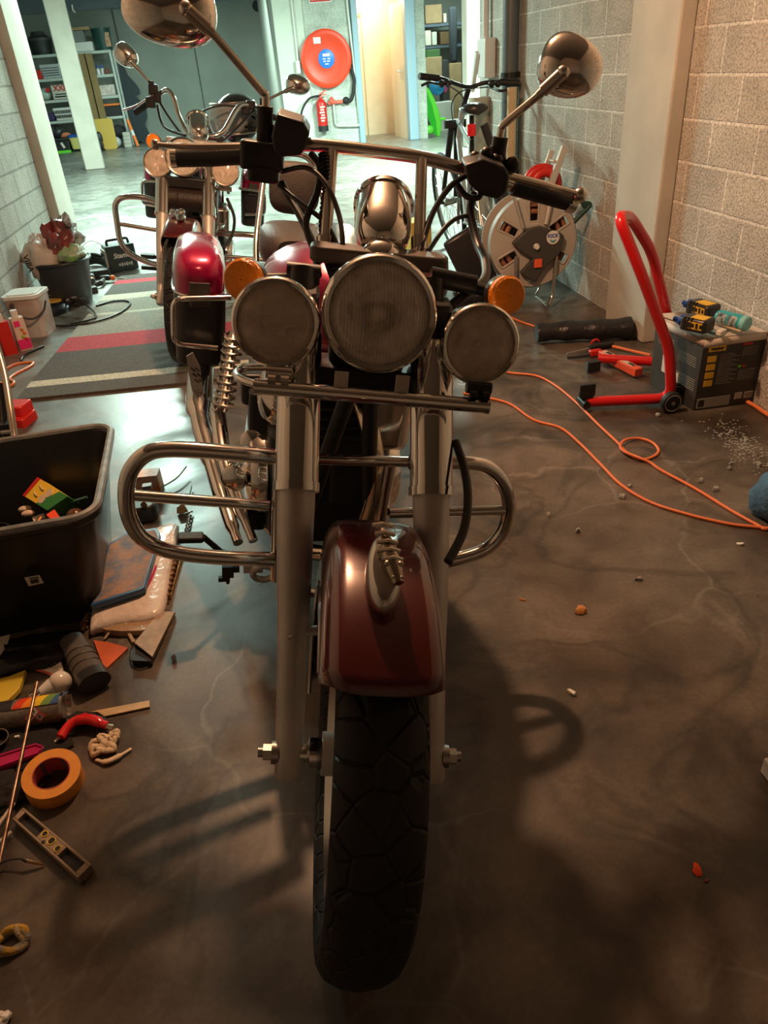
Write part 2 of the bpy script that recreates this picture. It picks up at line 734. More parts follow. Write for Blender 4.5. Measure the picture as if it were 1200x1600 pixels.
def lens_mat(name, c, scale, direction='X', alpha=0.3, rough=0.08, strength=0.5):
    """ribbed lamp glass: thin pane, mostly see-through with its own dusty tone"""
    m, N, L, b = nt(name)
    b.inputs['Base Color'].default_value = tuple(c) + (1,)
    b.inputs['Roughness'].default_value = rough
    tc = N.new('ShaderNodeTexCoord')
    wv = N.new('ShaderNodeTexWave')
    wv.bands_direction = direction
    wv.inputs['Scale'].default_value = scale
    L.new(tc.outputs['Object'], wv.inputs['Vector'])
    nz = N.new('ShaderNodeTexNoise')
    nz.inputs['Scale'].default_value = 40
    L.new(tc.outputs['Object'], nz.inputs['Vector'])
    ad = N.new('ShaderNodeMath')
    ad.operation = 'MULTIPLY_ADD'
    ad.inputs[1].default_value = 0.12
    L.new(wv.outputs['Fac'], ad.inputs[0])
    mr = N.new('ShaderNodeMapRange')
    mr.inputs[1].default_value = 0.3
    mr.inputs[2].default_value = 0.7
    mr.inputs[3].default_value = alpha - 0.12
    mr.inputs[4].default_value = alpha + 0.08
    L.new(nz.outputs['Fac'], mr.inputs[0])
    L.new(mr.outputs[0], ad.inputs[2])
    L.new(ad.outputs[0], b.inputs['Alpha'])
    bp = N.new('ShaderNodeBump')
    bp.inputs['Strength'].default_value = strength
    bp.inputs['Distance'].default_value = 0.003
    L.new(wv.outputs['Fac'], bp.inputs['Height'])
    L.new(bp.outputs['Normal'], b.inputs['Normal'])
    return m


CHROME = pm('chrome', (0.78, 0.76, 0.72), 0.09, 1.0, rvar=0.05, scale=14)
CHROMED = pm('dull_chrome', (0.62, 0.59, 0.54), 0.22, 1.0, rvar=0.08, scale=18)
ALU = pm('grey_cast_aluminium', (0.60, 0.56, 0.52), 0.45, 0.6, var=0.08, scale=20)
STEEL = pm('steel', (0.45, 0.43, 0.40), 0.35, 1.0, var=0.1)
RUST = pm('rusty_steel', (0.30, 0.15, 0.07), 0.6, 0.6, c2=(0.10, 0.055, 0.03), scale=90)
BLACKM = pm('black_metal', (0.02, 0.02, 0.021), 0.38, 0.2, var=0.2)
BLACKP = pm('black_plastic', (0.018, 0.018, 0.019), 0.45, var=0.15)
BLACKS = pm('black_satin', (0.03, 0.03, 0.032), 0.3)
RUBBER = pm('black_rubber', (0.013, 0.013, 0.013), 0.6, bump=0.2)
CABLE = pm('black_cable', (0.02, 0.019, 0.018), 0.42)
GREYP = pm('dark_grey_plastic', (0.05, 0.05, 0.052), 0.5, var=0.1)
MIDGREY = pm('mid_grey_plastic', (0.22, 0.22, 0.22), 0.45)
WHITEP = pm('white_plastic', (0.72, 0.71, 0.68), 0.4)
CREAM = pm('cream_paint', (0.80, 0.69, 0.52), 0.6, var=0.03)
PAPER = pm('white_paper', (0.75, 0.68, 0.60), 0.7, var=0.05)
RED = pm('red_enamel', (0.62, 0.012, 0.014), 0.28, coat=0.4)
REDP = pm('red_plastic', (0.55, 0.02, 0.015), 0.35)
MAROON = pm('maroon_metallic_paint', (0.075, 0.0055, 0.006), 0.24, 0.1, coat=1.0)
CRIMSON = pm('crimson_metallic_paint', (0.34, 0.004, 0.06), 0.25, 0.4, coat=1.0)
AMBER = pm('amber_lens', (1.0, 0.30, 0.008), 0.2, bump=0.35, bscale=180, coat=0.3)
ORANGE = pm('orange_plastic', (0.85, 0.20, 0.04), 0.4)
CORD = pm('orange_cord', (0.80, 0.22, 0.08), 0.45)
YELLOW = pm('yellow_plastic', (0.80, 0.55, 0.04), 0.4)
GREENP = pm('green_plastic', (0.14, 0.72, 0.05), 0.4)
BLUEP = pm('blue_plastic', (0.02, 0.09, 0.42), 0.35)
LEATHER = pm('grey_leather', (0.052, 0.046, 0.042), 0.5, bump=0.25, bscale=220)
BROWNL = pm('brown_leather', (0.022, 0.013, 0.010), 0.45, bump=0.3, bscale=160)
CARD = pm('cardboard', (0.42, 0.28, 0.16), 0.8, var=0.08)
WOOD = pm('pale_wood', (0.52, 0.37, 0.20), 0.6, var=0.15, scale=18)
CONC = pm('pale_concrete', (0.50, 0.48, 0.42), 0.8, var=0.07, scale=4, bump=0.15, bscale=45)
CONCD = pm('grey_concrete', (0.30, 0.32, 0.29), 0.85, var=0.1, scale=1.2, bump=0.08, bscale=25)
CLEAR = pm('clear_plastic', (0.88, 0.88, 0.86), 0.12, trans=0.85, ior=1.3)
TYRE = tyre_mat()
HEADGLASS = lens_mat('fluted_headlight_glass', (1.0, 0.92, 0.80), 60, 'X', 0.27, 0.06, 0.3)
SPOTGLASS = lens_mat('ribbed_spotlight_glass', (0.85, 0.72, 0.60), 7, 'Z', 0.34, 0.10, 0.3)
REFL = pm('lamp_reflector', (0.92, 0.88, 0.80), 0.4, 0.6)
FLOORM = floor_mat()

# ================================================================== THE SETTING
BLK_R = block_mat('block_wall_warm', (0.56, 0.53, 0.47), (0.78, 0.75, 0.68), 0.302, 0.16, 0.03)
BLK_L = block_mat('block_wall_grey', (0.52, 0.51, 0.47), (0.30, 0.29, 0.26), 0.37, 0.16, 0.1)
BLK_F = block_mat('block_wall_painted', (0.62, 0.66, 0.60), (0.56, 0.60, 0.55), 0.40, 0.2, 0.0, 'X')
FRAMEB = pm('blue_grey_frame', (0.30, 0.42, 0.52), 0.45)
PIPEG = pm('dark_grey_pipe', (0.10, 0.12, 0.13), 0.45)
BEIGEP = pm('beige_pipe', (0.48, 0.44, 0.36), 0.5)

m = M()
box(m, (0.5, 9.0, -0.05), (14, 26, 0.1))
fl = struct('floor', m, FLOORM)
# near box: walls and roof (open to the bay at the far end)
m = M()
box(m, (1.885, 2.1, 1.15), (0.10, 8.2, 2.3))
struct('wall_right', m, BLK_R)
m = M()
box(m, (-1.55, 2.15, 1.15), (0.10, 8.3, 2.3))
struct('wall_left', m, BLK_L)
m = M()
box(m, (0.17, -2.05, 1.15), (3.6, 0.10, 2.3))
struct('wall_front', m, pm('garage_door_brown', (0.30, 0.24, 0.20), 0.6, var=0.1))
m = M()
box(m, (0.17, 2.2, 2.35), (3.7, 8.6, 0.10))
struct('ceiling', m, pm('dark_ceiling', (0.20, 0.18, 0.165), 0.85, var=0.1))
# pillars
m = M()
box(m, (1.80, 3.42, 1.15), (0.07, 0.42, 2.3))
struct('pillar_right', m, CONC, bevel=0.008)
m = M()
box(m, (-1.47, 6.55, 1.15), (0.075, 0.52, 2.3))
struct('pillar_left', m, CONC, bevel=0.008)
m = M()
box(m, (-2.55, 14.72, 1.4), (0.32, 0.30, 2.8), 0.12)
struct('pillar_middle', m, CONC, bevel=0.02)
# far bay
m = M()
box(m, (0.5, 14.6, 2.85), (14, 16.0, 0.10))
struct('ceiling_far', m, CONCD)
m = M()
box(m, (-2.2, 20.35, 1.4), (7.2, 0.10, 2.9))
struct('wall_back', m, CONCD)
m = M()
for i, x in enumerate((-0.72, -2.35)):
    box(m, (x, 20.29, 1.4), (0.025, 0.03, 2.8))
struct('trim_1', m, pm('dark_joint', (0.10, 0.11, 0.10), 0.8))
m = M()
box(m, (-5.85, 14.0, 1.4), (0.10, 13.0, 2.9))
struct('wall_left_far', m, CONCD)
m = M()
box(m, (-3.72, 7.0, 1.4), (4.3, 0.10, 2.9))
struct('wall_front_far', m, CONC)
m = M()
box(m, (1.09, 17.6, 1.4), (0.52, 5.8, 2.8))
struct('wall_inner', m, pm('pale_render', (0.60, 0.63, 0.57), 0.8, var=0.06, scale=3))
m = M()
box(m, (1.73, 14.75, 1.4), (0.80, 0.16, 2.8))
box(m, (3.28, 14.75, 1.4), (0.18, 0.16, 2.8))
struct('wall_hose', m, BLK_F)
m = M()
box(m, (-2.2, 16.2, 2.58), (7.0, 0.35, 0.44))
struct('beam', m, pm('blue_grey_beam', (0.06, 0.08, 0.10), 0.6, var=0.08))
# door with its frame, lobby behind
m = M()
box(m, (2.165, 14.72, 1.25), (0.10, 0.24, 2.5))
box(m, (3.11, 14.72, 1.25), (0.17, 0.24, 2.5))
box(m, (2.63, 14.72, 2.42), (1.1, 0.24, 0.16))
door = struct('door_1', m, FRAMEB, bevel=0.01)
MW[door.name] = Matrix.Identity(4)
m = M()
box(m, (3.02, 15.30, 1.05), (0.045, 0.86, 2.1), 0.08)
part('door_leaf', m, pm('beige_door', (0.72, 0.60, 0.46), 0.45), door)
m = M()
cyl(m, (2.99, 15.0, 1.08), (2.93, 15.0, 1.08), 0.012)
cyl(m, (2.93, 14.99, 1.08), (2.93, 15.12, 1.08), 0.011)
box(m, (2.985, 15.0, 1.05), (0.012, 0.05, 0.2))
part('door_handle', m, STEEL, door)
m = M()
box(m, (2.62, 16.55, 1.25), (1.5, 0.1, 2.5))
box(m, (1.88, 15.7, 1.25), (0.1, 1.7, 2.5))
box(m, (3.33, 15.75, 1.25), (0.1, 1.6, 2.5))
box(m, (2.62, 15.7, 2.55), (1.6, 1.7, 0.1))
struct('wall_lobby', m, CREAM)
m = M()
box(m, (2.56, 16.48, 1.05), (0.012, 0.01, 2.1))
box(m, (2.42, 16.48, 2.02), (0.30, 0.02, 0.05))
struct('trim_2', m, pm('tan_joint', (0.45, 0.33, 0.18), 0.6))
m = M()
box(m, (3.235, 16.46, 1.05), (0.10, 0.06, 2.1))
struct('trim_3', m, pm('ochre_jamb', (0.72, 0.50, 0.20), 0.5))
# store room behind the second opening
m = M()
box(m, (4.4, 17.3, 1.4), (2.6, 0.1, 2.8))
box(m, (5.2, 16.0, 1.4), (0.1, 2.6, 2.8))
box(m, (3.31, 16.05, 1.4), (0.04, 2.4, 2.8))
struct('wall_store', m, CONCD)
m = M()
box(m, (3.62, 12.6, 1.4), (0.25, 0.30, 2.8))
struct('pillar_far', m, CONC, bevel=0.015)
m = M()
box(m, (4.85, 12.6, 1.4), (2.2, 0.14, 2.8))
box(m, (5.85, 9.5, 1.4), (0.1, 7.0, 2.8))
box(m, (3.95, 6.25, 1.4), (4.0, 0.10, 2.8))
struct('wall_right_far', m, CONC)


# pipes on the right wall
def pipe(name, px, x, z0, z1, r, mat, label, py=120, clips=True):
    q = WX(px, py, x)
    t = thing(name, label, 'pipe', (x, q[1], z0))
    mm = M()
    cyl(mm, (x, q[1], z0), (x, q[1], z1), r, 18)
    part('tube', mm, mat, t)
    if clips:
        for z in (0.55, 1.12, 1.75):
            if z < z1:
                mm = M()
                cyl(mm, (x, q[1], z - 0.015), (x, q[1], z + 0.015), r * 1.18, 18)
                box(mm, ((x + 1.835) / 2, q[1], z), (abs(1.835 - x), r, 0.03))
                part('pipe_clip', mm, BLACKM, t)
    return t


pipe('drain_pipe', 797, 1.775, 0.0, 2.29, 0.052, PIPEG, 'dark grey drain pipe running full height up the block wall')
pipe('wooden_pole', 799, 1.70, 0.0, 1.06, 0.030, pm('beige_pole', (0.62, 0.48, 0.30), 0.5), 'beige round pole leaning by the dark drain pipe behind the bicycle', 200, False)
pipe('waste_pipe', 750, 1.78, 0.0, 0.98, 0.085, BEIGEP, 'thick beige waste pipe standing behind the bicycle handlebar', 150, False)
pipe('cable_conduit', 759, 1.80, 1.30, 2.29, 0.022, WHITEP, 'thin white conduit dropping to the white switch box', 30, False)
q = WX(762, 90, 1.80)
t = thing('switch_box', 'white electrical box on the wall above the bicycle handlebar', 'switch', (1.80, q[1], 1.05))
m = M()
box(m, (1.79, q[1], 1.22), (0.08, 0.20, 0.24))
part('housing', m, WHITEP, t, bevel=0.01)
m = M()
box(m, (1.74, q[1] + 0.12, 1.14), (0.03, 0.05, 0.28), R=np.array([[1, 0, 0], [0, .85, -.5], [0, .5, .85]]))
part('cover', m, WHITEP, t, bevel=0.006)

# ------------------------------------------------------------------ fire point
yy = 14.66
c = WY(509, 92, yy)
t = thing('fire_hose_reel', 'round orange red fire hose reel on the pale block wall', 'hose reel', (c[0], 14.67, c[2]))
m = M()
lathe(m, [(0.02, 0.0), (0.40, 0.0), (0.43, 0.02), (0.43, 0.06), (0.40, 0.075), (0.33, 0.07), (0.30, 0.055), (0.16, 0.06), (0.02, 0.062)], (c[0], yy - 0.03, c[2]), (0, -1, 0), 48, cap=True)
part('disc', m, pm('fire_red', (0.75, 0.045, 0.010), 0.4), t)
m = M()
lathe(m, [(0.0001, 0), (0.135, 0), (0.14, 0.006), (0.125, 0.012), (0.0001, 0.012)], (c[0], yy - 0.095, c[2]), (0, -1, 0), 32, cap=True)
part('hub_label', m, pm('blue_label', (0.02, 0.16, 0.62), 0.4), t, 'round blue instruction label')
m = M()
for k, (dx, dz, ww) in enumerate(((0, 0.055, 0.12), (-0.04, 0.0, 0.045), (0.04, 0.0, 0.045), (-0.035, -0.035, 0.04), (0.03, -0.035, 0.05), (0, -0.075, 0.06))):
    box(m, (c[0] + dx, yy - 0.109, c[2] + dz), (ww, 0.003, 0.016 if k else 0.04))
part('print', m, WHITEP, t)
m = M()
box(m, (c[0] - 0.13, yy - 0.10, c[2] + 0.27), (0.12, 0.006, 0.09))
part('sticker', m, WHITEP, t)
m = M()
tube(m, cat([(c[0] + 0.40, yy - 0.03, c[2] - 0.12), (c[0] + 0.45, yy - 0.06, c[2] - 0.35), (c[0] + 0.38, yy - 0.08, c[2] - 0.62), (c[0] + 0.28, yy - 0.06, c[2] - 0.65)]), 0.03, 10)
ball(m, (c[0] + 0.28, yy - 0.06, c[2] - 0.64), 0.06, 12)
part('hose', m, RUBBER, t)
m = M()
cyl(m, (c[0] + 0.22, yy - 0.05, c[2] - 0.65), (c[0] - 0.04, yy - 0.05, c[2] - 0.66), 0.028)
cyl(m, (c[0] + 0.03, yy - 0.05, c[2] - 0.60), (c[0] + 0.03, yy - 0.12, c[2] - 0.62), 0.04)
part('valve', m, pm('red_valve', (0.7, 0.12, 0.08), 0.4), t)
m = M()
P_ = [(c[0] + 0.06, yy - 0.03, c[2] - 0.66), (c[0] + 0.06, yy - 0.03, c[2] - 1.02), (c[0] + 0.50, yy - 0.03, c[2] - 1.05), (c[0] + 0.42, yy - 0.03, c[2] + 1.2)]
tube(m, fil(P_, 0.06), 0.022, 10)
part('supply_pipe', m, pm('galvanised', (0.55, 0.58, 0.54), 0.4, 0.3), t)

c = WY(503, 178, 14.60)
t = thing('fire_extinguisher', 'red fire extinguisher with black foot hanging under the hose reel', 'fire extinguisher', (c[0], 14.6, 0.26))
z0 = 0.27
m = M()
lathe(m, [(0.002, 0.08), (0.085, 0.08), (0.088, 0.10), (0.088, 0.43), (0.07, 0.47), (0.03, 0.50), (0.03, 0.52)], (c[0], 14.58, z0), (0, 0, 1), 24, cap=True)
part('cylinder', m, REDP, t)
m = M()
lathe(m, [(0.002, 0.0), (0.090, 0.0), (0.090, 0.09), (0.002, 0.09)], (c[0], 14.58, z0), (0, 0, 1), 24)
part('foot', m, BLACKP, t)
m = M()
for k in range(6):
    box(m, (c[0] - 0.004 + 0.006 * (k % 3), 14.489, z0 + 0.17 + 0.042 * k), (0.085 if k % 2 else 0.06, 0.004, 0.022))
part('label_print', m, PAPER, t)
m = M()
box(m, (c[0], 14.58, z0 + 0.545), (0.04, 0.04, 0.05))
box(m, (c[0] + 0.05, 14.57, z0 + 0.60), (0.13, 0.02, 0.018), R=np.array([[.92, 0, -.38], [0, 1, 0], [.38, 0, .92]]))
box(m, (c[0] + 0.05, 14.57, z0 + 0.56), (0.12, 0.02, 0.015))
part('valve_handle', m, pm('red_handle', (0.72, 0.10, 0.06), 0.4), t)
m = M()
tube(m, cat([(c[0] - 0.02, 14.56, z0 + 0.55), (c[0] - 0.20, 14.52, z0 + 0.52), (c[0] - 0.33, 14.52, z0 + 0.38), (c[0] - 0.40, 14.54, z0 + 0.2)]), 0.018, 8)
part('hose', m, RUBBER, t)

c = WY(500, 0, 14.66)
t = thing('fire_sign', 'red rectangular fire sign high above the hose reel', 'sign', (c[0], 14.67, c[2] - 0.04))
m = M()
box(m, (c[0], 14.65, c[2] + 0.11), (0.37, 0.012, 0.30))
part('panel', m, WHITEP, t)
m = M()
box(m, (c[0], 14.64, c[2] + 0.11), (0.335, 0.006, 0.265))
part('red_field', m, REDP, t)
m = M()
for k in range(7):
    box(m, (c[0] - 0.13 + 0.043 * k, 14.635, c[2] + 0.02), (0.028, 0.004, 0.04))
part('white_print', m, WHITEP, t)
q = WY(462, 60, 14.62)
t = solo('wall_conduit', cyl(M(), (q[0] + 0.0, 14.66, 1.2), (q[0], 14.66, 2.75), 0.016, 10), WHITEP, 'thin white conduit on the pale wall beside the hose reel', 'conduit')
q = WY(466, 105, 14.62)
solo('socket_box', box(M(), (q[0], 14.64, q[2]), (0.07, 0.05, 0.19)), WHITEP, 'small white socket box at the conduit end left of the hose reel', 'socket', bevel=0.008)
q = WY(402, 9, 20.2)
solo('wall_vent', lathe(M(), [(0.001, 0.05), (0.09, 0.05), (0.105, 0.03), (0.105, 0.0)], (q[0], 20.3, q[2]), (0, -1, 0), 20, cap=True), BLACKP, 'small round dark vent high on the grey back wall', 'vent')
# hanging clips under the beam
for (px, lab) in ((26, 'small white hook under the beam next to the near pillar'), (113, 'small white hook under the beam beyond the middle pillar')):
    q = WY(px, 10, 16.0)
    m = M()
    tube(m, cat([(q[0], 16.0, 2.44), (q[0], 15.98, 2.36), (q[0] + 0.03, 15.98, 2.33)]), 0.012, 8)
    solo('beam_hook', m, WHITEP, lab, 'hook')

# ================================================================== STORAGE RACK at the back wall (left)
def rack(name, label, x0, x1, y0, y1, levels, mat, H, legs=True):
    t = thing(name, label, 'shelving', ((x0 + x1) / 2, (y0 + y1) / 2, 0))
    for z in levels:
        mm = M()
        box(mm, ((x0 + x1) / 2, (y0 + y1) / 2, z - 0.025), (x1 - x0, y1 - y0, 0.05))
        part('shelf', mm, mat, t)
    if legs:
        for x in (x0, x1):
            for y in (y0, y1):
                mm = M()
                box(mm, (x, y, H / 2), (0.045, 0.045, H))
                part('post', mm, mat, t)
    return t


RACKM = pm('galvanised_rack', (0.50, 0.55, 0.52), 0.45, 0.3)
YR = 19.3
LV = [WY(120, y, YR)[2] for y in (83, 118, 150, 181)]
sx0, sx1 = WY(28, 80, YR)[0], WY(171, 78, YR)[0]
LV2 = [1.86, 1.42, 1.02, 0.62]
rack('metal_rack', 'grey metal storage rack full of boxes against the back wall', sx0, sx1, YR, YR + 0.5, LV2, RACKM, 1.86)
yS = YR + 0.03


def on_rack(px, py):
    return WY(px, py, YR - 0.02)[0]


def rrow(z):
    return float(np.interp(z, [0, .62, 1.02, 1.42, 1.86, 2.3], [215, 168, 138, 108, 72, 40]))


def rk(name, lab, cat_, px0, px1, z0, h, mat, dep=0.34, grp=None, taper=1.0, bev=0.01):
    xa, xb = on_rack(px0, rrow(z0)), on_rack(px1, rrow(z0))
    return solo(name, box(M(), ((xa + xb) / 2, yS + dep / 2, z0 + h / 2 + 0.002), (xb - xa, dep, h), taper=taper), mat, lab, cat_, grp, bevel=bev)


DARKBIN = pm('dark_teal_plastic', (0.015, 0.06, 0.055), 0.35)
# top shelf
c0 = (on_rack(46, 80) + on_rack(76, 80)) / 2
t = thing('lidded_bin', 'dark round lidded bin on the rack top behind the near pillar', 'bin', (c0, yS + 0.2, 1.862))
m = M()
lathe(m, [(0.001, 0), (0.20, 0), (0.24, 0.26), (0.001, 0.26)], (c0, yS + 0.25, 1.862), (0, 0, 1), 24)
part('body', m, BLACKP, t)
m = M()
lathe(m, [(0.25, 0.26), (0.25, 0.30), (0.15, 0.36), (0.13, 0.42), (0.001, 0.43)], (c0, yS + 0.25, 1.862), (0, 0, 1), 24)
part('lid', m, GREYP, t)
rk('carton', 'low white carton lying on the rack top beside the green bucket', 'box', 112, 144, 1.862, 0.17, WHITEP)
rk('carton', 'grey carton with a white sticker on top of the low white carton', 'box', 110, 131, 2.036, 0.20, pm('grey_card', (0.22, 0.23, 0.23), 0.7))
rk('carton', 'flat brown carton topmost in the stack on the rack top', 'box', 107, 138, 2.24, 0.06, CARD)
c0 = (on_rack(143, 60) + on_rack(170, 60)) / 2
t = thing('paint_bucket', 'dark green paint bucket at the end of the rack top', 'bucket', (c0, yS + 0.2, 1.862))
m = M()
lathe(m, [(0.001, 0), (0.17, 0), (0.20, 0.38), (0.21, 0.38), (0.21, 0.40), (0.001, 0.40)], (c0, yS + 0.23, 1.862), (0, 0, 1), 24)
part('body', m, DARKBIN, t)
m = M()
box(m, (c0 + 0.13, yS + 0.07, 2.05), (0.10, 0.012, 0.26))
part('label_patch', m, pm('label_orange_red', (0.5, 0.16, 0.08), 0.5, c2=(0.6, 0.45, 0.3), scale=14), t)
# second shelf
rk('storage_tub', 'red tub on the second rack shelf by the near pillar', 'tub', 47, 62, 1.422, 0.17, REDP)
t = rk('slotted_basket', 'light grey slotted basket on the second rack shelf', 'basket', 61, 93, 1.422, 0.26, pm('grey_basket', (0.42, 0.44, 0.46), 0.5), taper=0.88)
m = M()
c0 = (on_rack(61, 108) + on_rack(93, 108)) / 2
for i in range(9):
    for j in range(4):
        box(m, (c0 - 0.16 + 0.04 * i, yS - 0.004, 1.48 + 0.045 * j), (0.024, 0.006, 0.016))
o = part('slots', m, BLACKP, t)
for px, lab in ((148, 'blue and white bottle on the upper rack shelf nearer the plank'), (155, 'blue and white bottle on the upper rack shelf farther from the plank')):
    x = on_rack(px, 95)
    t = thing('spray_bottle', lab, 'bottle', (x, yS + 0.1, 1.422), 'bottles on the rack')
    m = M()
    lathe(m, [(0.001, 0), (0.04, 0), (0.04, 0.09), (0.02, 0.12), (0.001, 0.12)], (x, yS + 0.1, 1.422), (0, 0, 1), 14)
    part('body', m, WHITEP, t)
    m = M()
    lathe(m, [(0.022, 0.12), (0.02, 0.18), (0.001, 0.18)], (x, yS + 0.1, 1.422), (0, 0, 1), 14)
    part('cap', m, BLUEP, t)
rk('jar', 'small brown jar at the right end of the second rack shelf', 'jar', 162, 169, 1.422, 0.10, pm('brown_jar', (0.18, 0.06, 0.04), 0.4), 0.1)
# third shelf
x = (on_rack(57, 136) + on_rack(70, 136)) / 2
t = thing('plastic_canister', 'milky round canister with a red cap on the third rack shelf', 'canister', (x, yS + 0.2, 1.022))
m = M()
ball(m, (x, yS + 0.2, 1.14), (0.15, 0.14, 0.12), 20)
part('body', m, pm('milky_plastic', (0.45, 0.50, 0.46), 0.4), t)
m = M()
cyl(m, (x + 0.10, yS + 0.08, 1.20), (x + 0.11, yS + 0.03, 1.22), 0.04)
part('cap', m, REDP, t)
xa, xb = on_rack(78, 136), on_rack(107, 136)
t = thing('printed_carton', 'white carton printed XXL in red on the third rack shelf', 'box', ((xa + xb) / 2, yS + 0.15, 1.022))
m = M()
box(m, ((xa + xb) / 2, yS + 0.17, 1.162), (xb - xa, 0.32, 0.27))
part('body', m, pm('carton_white', (0.55, 0.50, 0.44), 0.6), t, bevel=0.008)
text('print', 'XXL', 0.15, REDP, t, ((xa + xb) / 2, yS + 0.004, 1.23), (1, 0, 0), (0, 0, 1), bold=0.004)
m = M()
box(m, ((xa + xb) / 2, yS + 0.006, 1.12), (0.26, 0.004, 0.02))
box(m, ((xa + xb) / 2, yS + 0.006, 1.075), (0.30, 0.004, 0.025))
part('print_lines', m, BLACKP, t)
rk('freezer_bag', 'pale pink translucent bag of jars on the rack right of the planks', 'bag', 148, 178, 1.022, 0.20, pm('pinkish_bag', (0.55, 0.42, 0.38), 0.4, c2=(0.7, 0.66, 0.64), scale=12), 0.2)
# fourth shelf
rk('cloth_bundle', 'dark purple cloth bundle on the fourth rack shelf', 'cloth', 68, 80, 0.622, 0.16, pm('purple_cloth', (0.05, 0.03, 0.10), 0.9, bump=0.5, bscale=30), bev=0.04)
t = rk('laundry_basket', 'white slotted basket with red contents on the fourth rack shelf', 'basket', 80, 112, 0.622, 0.24, WHITEP, taper=0.85)
m = M()
c0 = (on_rack(80, 168) + on_rack(112, 168)) / 2
for i in range(10):
    for j in range(2):
        box(m, (c0 - 0.17 + 0.036 * i, yS - 0.004, 0.70 + 0.09 * j), (0.016, 0.02, 0.06))
part('slots', m, BLACKP, t)
t = rk('tool_case', 'black tool case with an orange lid edge on the fourth rack shelf', 'case', 156, 188, 0.622, 0.20, BLACKP, 0.3)
m = M()
xa, xb = on_rack(156, 168), on_rack(188, 168)
box(m, ((xa + xb) / 2, yS + 0.13, 0.845), (xb - xa, 0.30, 0.04))
part('lid', m, ORANGE, t, bevel=0.006)
# on the floor below
x = (on_rack(76, 200) + on_rack(94, 200)) / 2
t = thing('bicycle_helmet', 'black ribbed helmet on the heap under the rack', 'helmet', (x, yS, 0.30))
m = M()
ball(m, (x, yS + 0.1, 0.40), (0.17, 0.15, 0.13), 18)
part('shell', m, BLACKS, t)
for a in range(5):
    m = M()
    tube(m, [(x + 0.17 * math.sin(th) * math.cos(a * 0.63), yS + 0.1 + 0.15 * math.sin(th) * math.sin(a * .63) , 0.40 + 0.137 * math.cos(th)) for th in np.linspace(-1.4, 1.4, 12)], 0.012, 6)
    part('rib', m, GREYP, t)
x = (on_rack(84, 228) + on_rack(112, 228)) / 2
t = thing('tool_crate', 'black open crate of tools with a lime green base on the floor under the rack', 'crate', (x, YR - 0.1, 0))
m = M()
box(m, (x, YR, 0.13), (0.36, 0.36, 0.22))
part('body', m, BLACKP, t, bevel=0.02)
m = M()
box(m, (x, YR - 0.18, 0.025), (0.36, 0.10, 0.05))
part('base_strip', m, GREENP, t)
m = M()
box(m, (x + 0.04, YR - 0.184, 0.15), (0.05, 0.006, 0.12), R=np.array([[.9, 0, -.4], [0, 1, 0], [.4, 0, .9]]))
part('label', m, PAPER, t)
x = on_rack(104, 205)
solo('garden_gloves', ball(M(), (x - 0.08, YR + 0.1, 0.33), (0.13, 0.08, 0.06), 14), pm('orange_cloth', (0.65, 0.2, 0.1), 0.8, bump=0.5), 'orange work gloves heaped on the crates under the rack', 'gloves')
x = (on_rack(116, 228) + on_rack(132, 228)) / 2
t = thing('mop_bucket', 'yellow bucket with blue rim under the rack behind the middle pillar', 'bucket', (x, YR - 0.1, 0))
m = M()
rbox(m, (x, YR, 0.17), (0.28, 0.28, 0.24), 0.05, top=1.2)
part('body', m, pm('pale_yellow', (0.75, 0.66, 0.22), 0.4), t)
m = M()
rbox(m, (x, YR, 0.31), (0.36, 0.36, 0.05), 0.05)
part('rim', m, BLUEP, t)
# planks, board, panel, level
for (pa, pb, lab) in (((121, 85), (143, 180), 'brown plank standing against the rack nearer the middle pillar'), ((132, 85), (153, 180), 'brown plank standing against the rack farther from the middle pillar')):
    xa = WY(*pa, YR - 0.1)[0]
    xb = WY(*pb, YR - 0.15)[0]
    m = M()
    cx_ = (xa + xb) / 2 + 0.07
    box(m, (cx_, YR - 0.06, 0.92), (0.16, 0.03, 1.80))
    solo('wooden_plank', m, pm('brown_wood', (0.26, 0.17, 0.07), 0.6, var=0.1), lab, 'plank', 'planks against the rack')
xa, xb = WY(142, 200, YR - 0.35)[0], WY(178, 200, YR - 0.35)[0]
m = M()
rbox(m, (0, 0, 0), (xb - xa, 0.60, 0.03), 0.06)
m.xf(lambda q: np.array([(xa + xb) / 2 + q[0], YR - 0.40 + q[2] + 0.12 * (q[1] + 0.3), 0.305 + q[1]]))
solo('yellow_board', m, pm('ochre_board', (0.62, 0.40, 0.08), 0.5), 'ochre yellow board with rounded corners leaning on the rack foot', 'board')
x = WY(156, 222, YR - 0.6)[0]
t = thing('work_shoe', 'black shoe on the floor between the middle pillar and the yellow board', 'shoe', (x, YR - 0.62, 0))
m = M()
ball(m, (x, YR - 0.6, 0.11), (0.075, 0.16, 0.10), 14)
ball(m, (x, YR - 0.52, 0.24), (0.07, 0.08, 0.14), 14)
part('upper', m, BLACKS, t)
m = M()
rbox(m, (x, YR - 0.6, 0.016), (0.14, 0.34, 0.03), 0.06)
part('sole', m, RUBBER, t)
x = (WY(176, 192, YR)[0] + WY(196, 192, YR)[0]) / 2
solo('dark_sack', ball(M(), (x - 0.08, YR + 0.2, 0.30), (0.20, 0.16, 0.14), 16), pm('dark_cloth', (0.03, 0.03, 0.035), 0.9, bump=0.6, bscale=20), 'dark soft sack under the lowest rack shelf', 'sack')
x = (WY(190, 215, YR - 0.2)[0] + WY(205, 215, YR - 0.2)[0]) / 2
